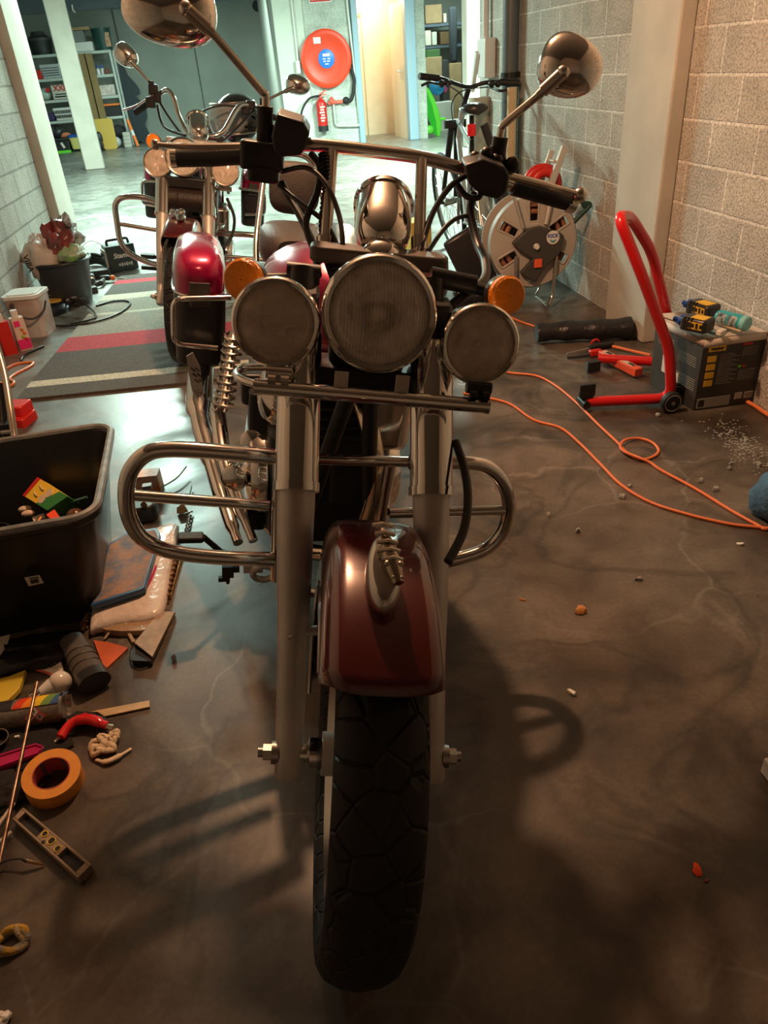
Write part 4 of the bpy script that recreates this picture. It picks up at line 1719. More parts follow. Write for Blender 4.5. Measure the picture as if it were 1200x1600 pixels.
tube(m, cat([F(242, 226, .80), F(290, 229, .79), (F(360, 229, .77)), F(418, 227, .75)]), [.0085] * 6 + [.0105] * 13, 10, flat=.7)
ball(m, F(243, 226, .80), .010, 10)
b.fp('brake_lever', m, CHROMED)
m = M()
tube(m, cat([F(908, 304, .80), F(860, 291, .79), F(800, 276, .77), F(765, 270, .755)]), [.0085] * 6 + [.0105] * 13, 10, flat=.7)
ball(m, F(906, 305, .80), .0155, 14)
b.fp('clutch_lever', m, CHROMED)
# master cylinder and switch housings
m = M()
slab(m, [F(x, y, .70) for x, y in ((424, 214), (433, 178), (474, 191), (484, 208), (478, 228), (470, 243), (440, 246), (428, 236))], .075, down=(0, 1, .1))
mc = b.fp('master_cylinder', m, BLACKP, bevel=.004)
m = M()
q = F(410, 243, .765)
rbox(m, q, (.082, .05, .05), .012)
rbox(m, F(412, 268, .765), (.06, .05, .036), .012)
b.fp('switch_housing', m, BLACKM, bevel=.005)
m = M()
cyl(m, F(416, 195, .775), F(420, 232, .775), .015, 16)
b.fp('mirror_mount', m, BLACKM)
m = M()
slab(m, [F(x, y, .70) for x, y in ((727, 258), (755, 249), (790, 262), (797, 274), (793, 300), (778, 312), (752, 306), (733, 288))], .07, down=(0, 1, .1))
b.fp('switch_housing', m, BLACKP, bevel=.005)
m = M()
for (x, y, r_) in ((742, 246, .012), (760, 240, .013), (775, 252, .015), (800, 258, .016)):
    ball(m, F(x, y, .76), r_, 10)
cyl(m, F(777, 225, .775), F(782, 262, .775), .014, 14)
b.fp('clutch_perch', m, BLACKM)
mirror(b, 263, 18, .79, .0815, .052, [(414, 185, .775), (415, 150, .78), (405, 138, .775), (330, 50, .745), (290, 13, .733)], 0.05)
mirror(b, 893, 105, .79, .0605, .051, [(779, 232, .775), (783, 205, .78), (790, 192, .775), (840, 150, .748), (880, 113, .733)], -0.18)
# instrument cup
m = M()
p0, p1 = F(597, 384, .60), F(599, 322, .72)
axg = (p1 - p0) / np.linalg.norm(p1 - p0)
lathe(m, [(.001, -.012), (.02, -.010), (.036, .0), (.047, .018), (.053, .045), (.0545, .09), (.0545, .125), (.058, .128), (.058, .139), (.050, .142), (.001, .142)], p0, axg, 40)
ga = b.fp('speedometer', m, CHROME, None, 'chrome speedometer housing')
m = M()
ball(m, p0 + np.array([-.002, -.022, -.012]), (.036, .03, .028), 20)
b.fp('speedometer_bracket', m, CHROME, ga)
m = M()
cyl(m, p0 + np.array([0, -.052, -.012]), p0 + np.array([0, -.03, -.012]), .012, 14)
b.fp('cable_nut', m, BLACKM, ga)
# clamps
m = M()
q = F(592, 402, .58)
rbox(m, q, (.25, .06, .028), .02)
b.fp('upper_fork_clamp', m, pm('brown_grey_alloy', (0.10, 0.08, 0.068), 0.5, 0.3), bevel=.006)
m = M()
q = fork_pt(0, .80)
rbox(m, q + (0, .05, 0), (.25, .08, .05), .03)
rbox(m, q + (0, .07, .07), (.13, .08, .12), .03)
b.fp('lower_fork_clamp', m, BLACKM, bevel=.006)
for sg in (-1, 1):
    m = M()
    rbox(m, fork_pt(sg, .885) + (0, .012, 0), (.056, .07, .10), .012)
    b.fp('headlight_bracket', m, BLACKM, bevel=.006)
m = M()
for k in range(9):
    a0 = F(520 + 14 * k, 575 + (k % 3) * 6, .42 + .02 * (k % 2))
    tube(m, cat([a0, a0 + np.array([.012, .02, -.03]), a0 + np.array([-.01, .03, -.06]), a0 + np.array([.0, .06, -.03])]), .0035, 6)
b.fp('wiring', m, CABLE)
cables(b, [
    ('throttle_cable', .0048, CABLE, [(440, 268, .76), (478, 262, .72), (508, 285, .68), (528, 330, .64), (535, 372, .60), (533, 420, .56)]),
    ('throttle_cable', .0048, CABLE, [(436, 290, .76), (470, 318, .70), (505, 345, .66), (525, 380, .62), (528, 420, .58)]),
    ('brake_hose', .0065, CABLE, [(486, 240, .74), (500, 262, .72), (496, 300, .70), (478, 352, .66), (500, 410, .60)]),
    ('brake_hose', .0072, CABLE, [(440, 285, .76), (452, 310, .74), (470, 340, .70), (490, 385, .64), (497, 430, .56)]),
    ('clutch_cable', .0058, CABLE, [(732, 272, .75), (705, 290, .72), (680, 325, .68), (666, 360, .64), (655, 398, .60)]),
    ('clutch_cable', .0045, CABLE, [(735, 336, .75), (712, 342, .72), (690, 362, .68), (664, 402, .60)]),
    ('switch_cable', .0085, CABLE, [(742, 300, .76), (735, 330, .75), (745, 378, .70), (758, 410, .62), (756, 438, .54), (725, 462, .47), (690, 490, .44)]),
    ('switch_cable', .0060, CABLE, [(712, 284, .75), (728, 306, .73), (748, 308, .72), (752, 290, .73)]),
    ('lamp_cable', .0048, CABLE, [(690, 500, .40), (678, 530, .41), (664, 560, .43), (640, 575, .44)]),
    ('front_brake_hose', .0072, CABLE, [(712, 690, .30), (726, 735, .25), (731, 780, .20), (724, 830, .15), (700, 878, .10)]),
])
spring(b, 'spring_conduit', [(505, 240, .73), (511, 290, .70), (506, 350, .66), (512, 400, .60), (526, 440, .52)], .0085, .0022, 34, BLACKM)
body(b, MAROON, CRIMSON)
cs = .50
crash_bar(b,
          [B(x, y, cs - .02) for x, y in ((452, 716), (340, 706), (262, 702), (226, 711), (203, 738), (197, 776), (204, 814), (226, 844), (268, 862), (340, 871), (428, 874))],
          [B(x, y, cs - .01) for x, y in ((640, 722), (735, 724), (768, 734), (789, 760), (795, 796), (785, 832), (761, 857), (725, 871), (690, 878))],
          [(B(208, 774, cs), B(420, 790, cs)), (B(608, 802, cs), B(790, 797, cs - .01)), (B(440, 716, cs), B(645, 722, cs))],
          [(B(437, 718, cs), B(432, 905, cs)), (B(610, 725, cs), B(590, 845, cs + .02))], smooth=True)
m = M()
tube(m, fil([B(447, 720, .53), B(448, 860, .53), B(470, 925, .53), B(520, 930, .53)], .05), .011, 12)
b.bp('frame_hoop', m, CHROME)
# right-hand exhaust
m = M()
tube(m, cat([B(372, 848, .80), B(352, 790, .92), B(330, 715, 1.10), B(312, 640, 1.30), B(316, 560, 1.62), B(318, 520, 1.9)], 8), [.013] * 4 + [.018] * 6 + [.024] * 6 + [.030] * 8 + [.040] * 17, 20)
ex = b.bp('exhaust_pipe', m, CHROME)
m = M()
tube(m, cat([B(396, 845, .80), B(372, 785, .90), B(350, 715, 1.02), B(340, 640, 1.2)], 8), [.012] * 6 + [.018] * 6 + [.022] * 13, 16)
b.bp('upper_exhaust_pipe', m, CHROME, ex)
m = M()
slab(m, [B(x, y, 1.34) for x, y in ((291, 557), (301, 551), (313, 575), (318, 618), (310, 632), (303, 625), (295, 585))], .006, down=(0, 1, 0))
b.bp('heat_shield', m, pm('pale_metal', (0.55, 0.52, 0.47), 0.35, 0.7), ex, 'pale slotted heat shield')
m = M()
for k in range(3):
    for dx in (0, 7):
        q0, q1 = B(298 + dx + 3 * k, 575 + 9 * k, 1.335), B(305 + dx + 3 * k, 580 + 9 * k, 1.335)
        cyl(m, q0, q1, .002, 6)
b.bp('shield_slots', m, BLACKM, ex)
m = M()
spr = []
pa, pb = B(366, 520, 1.35), B(348, 640, 1.15)
for i in range(90):
    t = i / 89
    a = i * .75
    spr.append(pa + (pb - pa) * t + .026 * np.array([math.cos(a), math.sin(a), 0]))
tube(m, spr, .0055, 8)
cyl(m, pa, pb, .014)
b.bp('shock_absorber', m, CHROMED)
# rider footboard gear on the right side
m = M()
q = B(298, 840, .80)
rbox(m, q, (.062, .035, .016), .006)
pd = b.bp('brake_pedal', m, RUBBER, bevel=.004)
m = M()
tube(m, [q + (.03, .01, -.005), B(345, 862, .84), B(372, 872, .86)], .008, 10)
b.bp('pedal_arm', m, BLACKM, pd)
m = M()
q = B(356, 890, .84)
box(m, q, (.030, .03, .034))
cyl(m, q - (0, 0, .016), q - (.0, 0, .044), .005, 8)
box(m, q + (.02, 0, .004), (.02, .02, .016))
box(m, q + (-.01, -.01, -.022), (.03, .012, .012))
b.bp('brake_light_switch', m, BLACKM)
m = M()
torus(m, B(412, 895, .80), (0, 1, .3), .028, .009, 24, 10)
box(m, B(395, 880, .84), (.05, .05, .03))
b.bp('frame_bracket', m, ALU)
m = M()
lathe(m, [(.034, -.012), (.034, .012), (.026, .017), (.001, .018)], B(368, 745, .86), (-.4, -.9, .1), 24)
b.bp('horn_cover', m, CHROME)
m = M()
lathe(m, [(.03, -.012), (.03, .012), (.02, .017), (.001, .018)], B(395, 690, .9), (-.3, -.9, .3), 24)
b.bp('horn_cover', m, CHROME)
for (x, y, s_, sx_, sy_, sz_) in ((410, 640, .95, .07, .1, .12), (395, 600, 1.0, .06, .1, .08), (400, 800, .9, .05, .06, .08), (550, 720, .8, .12, .1, .2)):
    m = M()
    rbox(m, B(x, y, s_), (sx_, sy_, sz_), .015)
    b.bp('engine_cover', m, BLACKM, bevel=.006)

# ------------------------------------------------------------------ the far motorcycle
FF2 = frame((-.44, 3.76, .013), 4, 10)
BB2 = frame((-.42, 3.76, .013), 1.5, 10)
b = Bike('motorcycle', 'farther dark red cruiser motorcycle parked on the striped rug behind the near one', FF2, BB2, None)
F, B = b.F, b.B
front_wheel(b)
fnd = fender(b, MAROON)
m = M()
c = np.array([0, -.04, .70])
ball(m, c, (.022, .05, .02), 14)
ball(m, c + (0, .01, .022), (.018, .03, .016), 12)
b.fp('fender_ornament', m, CHROMED, fnd)
forks(b)
lamp_unit(b, 'headlight', (-.03, S0, .915), (0, -.97, .2), .086, HEADGLASS, CHROME)
lamp_unit(b, 'spot_light', F(246, 254, .33), (0, -.97, .2), .066, SPOTGLASS, CHROME)
lamp_unit(b, 'spot_light', F(352, 268, .33), (0, -.97, .2), .066, SPOTGLASS, CHROME)
indicator(b, F(240, 221, .45), (-.2, -.95, .2), .034, (-.12, .47, .93))
indicator(b, (.22, .45, .92), (.2, -.95, .2), .034, (.10, .47, .93))
m = M()
cyl(m, F(246, 283, .36), F(362, 296, .36), .0118, 16)
b.fp('light_bar', m, CHROME)
m = M()
q0, q1 = F(264, 309, .33), F(340, 317, .33)
cyl(m, q0, q1, .052, 20)
lr = b.fp('tool_roll', m, BROWNL, None, 'brown leather tool roll')
for t in (.2, .8):
    m = M()
    q = q0 + (q1 - q0) * t
    torus(m, q, q1 - q0, .0525, .003, 28, 6)
    b.fp('strap', m, BLACKM, lr)
HB2 = [(222, 166, .95), (245, 150, .88), (260, 141, .83), (270, 150, .80), (280, 182, .76), (296, 209, .70), (330, 213, .69), (350, 204, .71), (366, 176, .77), (378, 164, .82), (400, 168, .88), (424, 180, .95)]
m = M()
tube(m, cat([F(*q) for q in HB2], 5), .0125, 14)
hb = b.fp('handlebar', m, CHROME)
for P_ in ([(212, 176, .97), (240, 155, .90)], [(404, 170, .89), (430, 184, .97)]):
    m = M()
    tube(m, [F(*q) for q in P_], .017, 14)
    b.fp('grip', m, RUBBER, hb)
m = M()
tube(m, cat([F(193, 172, .90), F(215, 164, .88), F(240, 148, .84)]), [.009] * 13, 8, flat=.6)
b.fp('brake_lever', m, CHROMED)
m = M()
for (x, y) in ((240, 140), (245, 152), (236, 160)):
    rbox(m, F(x, y, .86), (.05, .05, .05), .012)
for (x, y) in ((392, 164), (384, 172)):
    rbox(m, F(x, y, .86), (.05, .05, .04), .012)
b.fp('switch_housing', m, BLACKM, bevel=.005)
mirror(b, 197, 87, .88, .062, .052, [(236, 133, .86), (230, 124, .86), (213, 105, .84), (204, 96, .832)], -0.5)
mirror(b, 466, 133, .88, .066, .047, [(410, 160, .86), (420, 155, .86), (440, 145, .845), (458, 138, .832)], -0.1)
m = M()
p0, p1 = F(311, 215, .60), F(308, 186, .72)
axg = (p1 - p0) / np.linalg.norm(p1 - p0)
lathe(m, [(.001, -.012), (.036, .0), (.050, .02), (.055, .06), (.055, .12), (.06, .125), (.06, .136), (.001, .14)], p0, axg, 32)
b.fp('speedometer', m, CHROME)
m = M()
rbox(m, (-.01, .52, .965), (.25, .08, .034), .02)
b.fp('upper_fork_clamp', m, ALU, bevel=.006)
m = M()
rbox(m, fork_pt(0, .80) + (0, .02, 0), (.26, .10, .05), .03)
b.fp('lower_fork_clamp', m, BLACKM, bevel=.006)
cables(b, [
    ('throttle_cable', .006, CABLE, [(250, 160, .86), (262, 180, .80), (280, 205, .70), (296, 225, .60)]),
    ('brake_hose', .007, CABLE, [(246, 165, .86), (252, 190, .80), (262, 202, .72), (290, 212, .6)]),
    ('clutch_cable', .007, CABLE, [(398, 172, .88), (380, 190, .80), (358, 212, .70), (345, 225, .6)]),
    ('clutch_cable', .005, CABLE, [(388, 170, .88), (345, 165, .80), (310, 178, .74), (298, 200, .66)]),
    ('front_brake_hose', .008, CABLE, [(355, 310, .36), (366, 340, .30), (362, 370, .2), (348, 388, .10)]),
])
body(b, MAROON, CRIMSON)
crash_bar(b,
          [(-.11, .62, .64), (-.30, .60, .68), (-.42, .60, .655), (-.40, .59, .40), (-.25, .60, .33), (-.10, .62, .32)],
          [(.11, .62, .52), (.30, .60, .53), (.42, .60, .52), (.40, .59, .27), (.25, .60, .23), (.10, .62, .24)],
          [((-.40, .60, .53), (-.10, .62, .50)), ((.40, .60, .40), (.10, .62, .40)), ((-.11, .62, .60), (.11, .62, .53))],
          [((-.10, .62, .62), (-.10, .62, .24)), ((.10, .62, .53), (.10, .62, .24))])
m = M()
q = B(231, 400, .72)
rbox(m, q, (.075, .05, .022), .008)
rbox(m, B(234, 418, .72), (.09, .04, .02), .008)
tube(m, [q, q + (.10, .05, -.02)], .01, 8)
b.bp('brake_pedal', m, RUBBER)

# helmet lying on the far motorcycle
q = F(372, 186, 1.05)
wq = b.fw(q)
t = thing('helmet', 'black motorcycle helmet with clear visor resting on the far motorcycle', 'helmet', wq - (0, 0, .13))
m = M()
ball(m, wq, (.135, .15, .13), 24)
part('shell', m, pm('gloss_black_shell', (0.012, 0.013, 0.016), 0.12, coat=0.6), t)
m = M()
rings = []
for a in np.linspace(-1.3, 1.3, 16):
    rings.append([wq + np.array([-.02 + .150 * math.sin(a) * math.cos(e), -.155 * math.cos(a) * math.cos(e), .135 * math.sin(e) + .005]) for e in np.linspace(-.55, .62, 8)])
m.add([p for r_ in rings for p in r_], [(i * 8 + j, i * 8 + j + 1, (i + 1) * 8 + j + 1, (i + 1) * 8 + j) for i in range(15) for j in range(7)])
part('visor', m, pm('visor', (0.6, 0.66, 0.66), 0.06, trans=0.7, ior=1.2), t, 'clear visor', solid=.003)
m = M()
for e in (-.55, .62):
    tube(m, [wq + np.array([-.02 + .153 * math.sin(a) * math.cos(e), -.158 * math.cos(a) * math.cos(e), .137 * math.sin(e) + .005]) for a in np.linspace(-1.3, 1.3, 20)], .005, 8)
part('visor_trim', m, CHROMED, t)

# ================================================================== BICYCLE by the right wall
t = thing('bicycle', 'black city bicycle leaning at the block wall with a red rear light', 'bicycle', (1.36, 4.9, 0))
RC, FC = np.array([1.42, 4.60, .335]), np.array([1.43, 5.62, .335])
BB_ = np.array([1.40, 5.02, .30])
SD = WY(737, 180, 4.78)
HT = WY(716, 190, 5.40)
ST = WY(732, 140, 5.32)
FRM = pm('pale_blue_frame', (0.50, 0.56, 0.58), 0.25, 0.4, coat=0.6)


def wheel(nm, c, axv):
    mm = M()
    torus(mm, c, axv, .325, .018, 48, 10)
    wh = part(nm, mm, RUBBER, t)
    mm = M()
    torus(mm, c, axv, .302, .008, 48, 6)
    part('rim', mm, CHROMED, wh)
    mm = M()
    a_, b_, ax = basis(axv)
    for k in range(20):
        a = 2 * math.pi * k / 20
        cyl(mm, c + ax * (.025 if k % 2 else -.025), c + .30 * (math.cos(a) * a_ + math.sin(a) * b_), .0016, 5)
    cyl(mm, c - ax * .04, c + ax * .04, .018, 14)
    part('spokes', mm, STEEL, wh)
    return wh


wheel('rear_wheel', RC, (1, .0, .15))
wheel('front_wheel', FC, (1, .05, .15))
m = M()
cyl(m, BB_, SD - (0, 0, .12), .016, 14)
cyl(m, BB_, HT - (0, 0, .10), .019, 14)
cyl(m, SD - (0, 0, .16), HT, .016, 14)
cyl(m, HT - (0, 0, .12), HT + (ST - HT) * .4, .02, 14)
for sx_ in (-.035, .035):
    cyl(m, BB_ + (sx_ * .6, 0, 0), RC + (sx_, 0, 0), .009, 10)
    cyl(m, SD - (0, 0, .2) + (sx_ * .4, 0, 0), RC + (sx_, 0, 0), .008, 10)
part('frame', m, FRM, t)
m = M()
for sx_ in (-.05, .05):
    p0 = WY(710 + sx_ * 90, 197, 5.48)
    cyl(m, p0, p0 + (FC + (sx_, 0, 0) - p0) * .5, .021, 14)
    cyl(m, p0 + (FC + (sx_, 0, 0) - p0) * .5, FC + (sx_, 0, 0), .016, 14)
rbox(m, WY(711, 193, 5.46), (.15, .06, .05), .02)
part('fork', m, BLACKM, t)
m = M()
cyl(m, SD - (0, 0, .25), SD, .014, 14)
part('seat_post', m, BLACKM, t)
m = M()
rr = []
for s_, hw, dz in ((-.13, .02, .0), (-.10, .07, .005), (-.04, .082, .008), (.03, .06, .0), (.10, .03, -.006), (.15, .018, -.012)):
    rr.append([SD + np.array([hw * math.cos(a), s_, .032 + dz + .028 * math.sin(a)]) for a in np.linspace(0, 2 * math.pi, 18, endpoint=False)])
loft(m, rr)
part('saddle', m, BLACKS, t, sharp=60)
m = M()
q = WY(737, 203, 4.66)
rbox(m, q, (.05, .025, .062), .012)
part('rear_light', m, pm('red_lens', (0.75, 0.01, 0.02), 0.25, coat=0.4), t, 'red rear light')
HBc = [WY(*q) for q in ((655, 119, 5.18), (690, 123, 5.22), (712, 131, 5.28), (733, 136, 5.32), (755, 130, 5.30), (775, 128, 5.26), (812, 130, 5.20))]
m = M()
tube(m, cat(HBc, 6), .0125, 12)
cyl(m, ST + (HT - ST) * .6, ST, .018, 14)
hb = part('handlebar', m, BLACKM, t)
for a_, b_ in ((0, 1), (6, 5)):
    m = M()
    cyl(m, HBc[a_], HBc[a_] + (HBc[b_] - HBc[a_]) * .85, .020, 14)
    part('grip', m, RUBBER, hb)
m = M()
tube(m, cat([WY(658, 134, 5.06), WY(672, 129, 5.06), WY(690, 132, 5.14), WY(702, 130, 5.2)]), .008, 8)
tube(m, cat([WY(800, 138, 5.06), WY(783, 142, 5.06), WY(770, 138, 5.14), WY(762, 134, 5.2)]), .008, 8)
for px in (690, 700, 768, 778):
    ball(m, WY(px, 131, 5.15), .022, 10)
part('brake_lever', m, BLACKM, hb)
m = M()
tube(m, cat([WY(698, 132, 5.1), WY(722, 150, 5.0), WY(726, 178, 5.05), WY(716, 195, 5.3)]), .004, 6)
tube(m, cat([WY(762, 136, 5.1), WY(722, 142, 5.0), WY(706, 162, 5.0), WY(708, 190, 5.3)]), .004, 6)
part('brake_cable', m, CABLE, hb)
m = M()
lathe(m, [(.095, -.004), (.095, .004), (.03, .006), (.03, -.006)], BB_ + (.05, 0, 0), (1, 0, .1), 28)
cyl(m, BB_ + (.06, 0, 0), BB_ + (.07, .05, -.16), .011)
cyl(m, BB_ - (.06, 0, 0), BB_ + (-.07, -.05, .16), .011)
box(m, BB_ + (.12, .05, -.16), (.09, .06, .02))
box(m, BB_ + (-.12, -.05, .16), (.09, .06, .02))
part('crank', m, CHROMED, t)
m = M()
for sg in (-1, 1):
    tube(m, [RC + (sg * .06, -.16, .36), RC + (sg * .06, .12, .36), RC + (sg * .05, .0, .02)], .006, 8)
tube(m, [RC + (-.06, -.16, .36), RC + (.06, -.16, .36)], .006, 8)
part('luggage_rack', m, STEEL, t)
m = M()
a_ = np.linspace(-.3, 2.2, 16)
rings = [[RC + np.array([x, -.36 * math.cos(q), .36 * math.sin(q)]) for x in (-.03, 0, .03)] for q in a_]
m.add([p for r_ in rings for p in r_], [(i * 3 + j, i * 3 + j + 1, (i + 1) * 3 + j + 1, (i + 1) * 3 + j) for i in range(15) for j in range(2)])
part('mudguard', m, BLACKM, t, solid=.004)
# phone-like black mirror paddle behind
q = WY(764, 218, 4.7)
m = M()
Rm = np.array([[.94, 0, .34], [0, 1, 0], [-.34, 0, .94]])
Rm = np.array([[.93, 0, -.36], [0, 1, 0], [.36, 0, .93]])
rbox(m, q, (.05, .03, .18), .014, R=Rm)
cyl(m, q - Rm @ np.array([0, 0, .09]), q - Rm @ np.array([0, 0, .2]), .008)
part('bar_end', m, BLACKS, t)

# bags and boxes around the bicycle's foot
q = G(640, 420)
xa = np.array([1.02, 4.75, 0])
solo('toolbox', box(M(), (1.06, 4.75, .09), (.22, .24, .18)), pm('brown_red_box', (0.16, 0.07, 0.05), 0.6), 'brown box on the floor between the handlebar riser and the bicycle', 'box', bevel=.01)
solo('yellow_carton', box(M(), (1.10, 5.3, .15), (.16, .2, .30), .3), pm('yellow_card', (0.7, 0.48, 0.08), 0.6), 'yellow carton behind the brown box', 'box', bevel=.01)
solo('blue_bag', ball(M(), (1.16, 5.9, .20), (.10, .1, .2), 14), pm('blue_film', (0.04, 0.16, 0.42), 0.4, c2=(0.6, 0.65, 0.7), scale=9, bump=.5), 'blue and white plastic bag at the front wheel of the bicycle', 'bag')
solo('black_suitcase', box(M(), (1.20, 4.24, .24), (.20, .05, .34), R=np.array([[.9, 0, -.43], [0, 1, 0], [.43, 0, .9]])), BLACKS, 'black flat case leaning between bicycle and cable reel', 'case', bevel=.02)

# ================================================================== HOSE / CABLE REEL
YR2 = 4.02
c = WY(833, 378, YR2)
t = thing('cable_reel', 'large grey plastic reel with slotted side standing against the block wall', 'reel', (c[0], YR2, 0))
nrm = np.array([-.10, -.99, .06])
nrm /= np.linalg.norm(nrm)
ra, rb_, nrm = basis(nrm)
# local axes on the face: right, up
ra = np.array([1, 0, 0]) - nrm * nrm[0]
ra /= np.linalg.norm(ra)
ub = np.cross(nrm, ra)
ub = -ub if ub[2] < 0 else ub
GREYR = pm('grey_reel_plastic', (0.40, 0.37, 0.33), 0.5)


def face(x, y, h=0.0):
    return c + ra * x + ub * y + nrm * h


RR = .245
m = M()
K = 96
# disc with 6 radial slots: polar grid, skipping slot cells
rad = [.03, .09, .105, .16, .212, .235, RR]
hh = [.012, .010, .010, .006, .005, .004, -.02]
vs, fs = [], []
slot_a = [math.radians(a) for a in (90, 30, -30, -90, 208, 150)]
for i, r_ in enumerate(rad):
    for k in range(K):
        a = 2 * math.pi * k / K
        vs.append(face(r_ * math.cos(a), r_ * math.sin(a), hh[i]))
for i in range(len(rad) - 1):
    for k in range(K):
        am = 2 * math.pi * (k + .5) / K
        if i in (2, 3) and any(abs((am - s_ + math.pi) % (2 * math.pi) - math.pi) * (rad[i] + rad[i + 1]) / 2 < .025 for s_ in slot_a):
            continue
        k2 = (k + 1) % K
        fs.append((i * K + k, i * K + k2, (i + 1) * K + k2, (i + 1) * K + k))
m.add(vs, fs)
part('front_flange', m, GREYR, t, solid=.006)
for s_ in slot_a:
    m = M()
    d_ = np.array([math.cos(s_), math.sin(s_)])
    n_ = np.array([-d_[1], d_[0]])
    P_ = [(.104 * d_ + .025 * n_), (.214 * d_ + .029 * n_), (.214 * d_ - .029 * n_), (.104 * d_ - .025 * n_)]
    tube(m, fil([face(q[0], q[1], .008) for q in P_ + P_[:1]], .014), .0065, 8, True)
    part('slot_rim', m, GREYR, t)
m = M()
lathe(m, [(.05, 0), (RR, 0), (RR, -.012), (.05, -.012)], face(0, 0, -.20), nrm, 48)
part('back_flange', m, GREYR, t)
m = M()
for k in range(7):
    for r_ in (.19, .155):
        torus(m, face(0, 0, -.02 - .026 * k), nrm, r_, .0135, 36, 8)
part('coiled_hose', m, pm('brown_red_hose', (0.30, 0.13, 0.07), 0.45), t)
m = M()
pl = [(-.135, .02), (-.055, .085), (.02, .095), (.13, .05), (.15, .03), (.125, -.06), (.05, -.12), (-.01, -.20), (-.09, -.14), (-.02, -.07), (-.10, -.02)]
slab(m, [face(x + .01, y - .01, .052) for x, y in pl], .04, down=-nrm)
part('hub_cover', m, pm('dark_reel_cover', (0.055, 0.052, 0.05), 0.45), t, bevel=.006)
m = M()
lathe(m, [(.001, 0), (.035, 0), (.035, -.004)], face(.095, .022, .055), nrm, 28)
bd = part('badge', m, WHITEP, t)
text('badge_print', 'KICK', .026, BLUEP, bd, face(.095, .030, .057), ra, ub, bold=.0006)
m = M()
tube(m, [face(.078, .012, .056), face(.088, .003, .056), face(.10, .002, .056), face(.112, .010, .056)], [.002, .005, .005, .002], 6)
part('badge_swoosh', m, pm('teal', (0.02, 0.30, 0.36), 0.4), bd)
m = M()
rbox(m, face(.015, -.105, .058), (.045, .016, .042), .006)
part('button', m, pm('orange_red', (0.85, 0.13, 0.05), 0.4), t)
m = M()
lathe(m, [(.001, .016), (.012, .016), (.017, .0), (.017, -.01)], face(.005, -.018, .056), nrm, 20)
part('knob', m, WHITEP, t)
m = M()
fa, fb_ = G(878, 476), G(868, 462)
for off in (0.03, -.23):
    tube(m, fil([face(.125, -.06, off), face(.10, -.30, off + .02), face(.07, -c[2] + .02, off + .05)], .04), .010, 12)
    tube(m, fil([face(-.10, -.06, off), face(-.11, -.30, off + .02), face(-.16, -c[2] + .02, off)], .04), .010, 12)
tube(m, [face(.07, -c[2] + .012, .08), face(.07, -c[2] + .012, -.18)], .010, 12)
tube(m, [face(-.16, -c[2] + .012, .03), face(-.16, -c[2] + .012, -.23)], .010, 12)
part('stand', m, CHROMED, t)
m = M()
q0, q1 = WY(800, 298, YR2 - .06), WY(817, 356, YR2 - .06)
cyl(m, q0, q1, .009)
part('crank_arm', m, ALU, t)
m = M()
cyl(m, face(.06, .09, .03), face(.10, .27, .02), .013)
part('crank_arm', m, ALU, t)
m = M()
box(m, face(.14, .37, -.05), (.035, .03, .19), R=np.stack([ra * .93 - ub * .36, -nrm, ub * .93 + ra * .36], 1))
box(m, face(.10, .36, -.14), (.03, .02, .17), R=np.stack([ra * .93 - ub * .36, -nrm, ub * .93 + ra * .36], 1))
cyl(m, face(.12, .39, -.05), face(.12, .39, -.16), .008)
part('carry_handle', m, pm('pale_handle', (0.55, 0.54, 0.50), 0.4, 0.4), t, bevel=.003)
m = M()
torus(m, face(.07, .27, -.11), nrm, .085, .028, 30, 10)
torus(m, face(.08, .28, -.09), nrm, .06, .026, 30, 10)
part('red_hose_end', m, REDP, t, 'red hose loops at the top')
m = M()
tube(m, cat([face(.16, .25, -.03), face(.235, .235, -.03), face(.265, .20, -.03), face(.29, .15, -.02)]), [.012] * 13 + [.014] * 6, 10)
tube(m, cat([face(.27, .17, -.03), face(.315, .16, -.02), face(.25, .10, -.02), face(.23, .08, -.02)]), .013, 10)
part('spray_gun', m, pm('dark_green_gun', (0.01, 0.05, 0.035), 0.4), t)

# ================================================================== RED PADDOCK STAND
t = thing('paddock_stand', 'red tubular motorcycle paddock stand with black wheels in front of the paint box', 'stand', G(1000, 632))


def NS(px, py, y):
    return WY(px, py, y)


A0, CK = G(916, 628, .032), G(1049, 622, .030)
yA = CK[1]
m = M()
pts = fil([A0, CK, NS(1046, 545, yA), NS(1001, 425, yA + .01), NS(966, 338, yA + .05), NS(985, 338, yA + .20), NS(1018, 392, yA + .26), NS(1040, 480, yA + .28), NS(1060, 585, yA + .28)], .06, 8)
tube(m, pts, .0205, 18)
part('frame', m, RED, t)
m = M()
far_h = G(1060, 585, .05)
tube(m, [G(935, 560, .045), G(1040, 566, .045)], .0205, 16)
part('far_arm', m, RED, t)
m = M()
q = NS(918, 610, A0[1] - .01)
rbox(m, q, (.065, .012, .05), .004)
box(m, q + (0, .012, -.024), (.05, .03, .02))
cyl(m, A0 - (.012, .035, 0), A0 + (-.012, .035, 0), .016)
part('rubber_pad', m, BLACKP, t)
m = M()
q = G(927, 572, .03)
rbox(m, q, (.06, .03, .045), .006)
part('rubber_pad', m, BLACKP, t)
for q in (G(1043, 624, .043) - (0, .028, 0), G(1060, 618, .043) + (0, .03, 0)):
    m = M()
    lathe(m, [(.012, -.014), (.03, -.016), (.040, -.012), (.042, 0), (.040, .012), (.03, .016), (.012, .014)], q, (0, -1, 0), 32, cap=True)
    wv_ = part('wheel', m, RUBBER, t)
    m = M()
    cyl(m, q + (0, -.018, 0), q + (0, .02, 0), .008, 14)
    torus(m, q + (0, -.015, 0), (0, 1, 0), .032, .002, 28, 6)
    part('wheel_hub', m, STEEL, wv_)

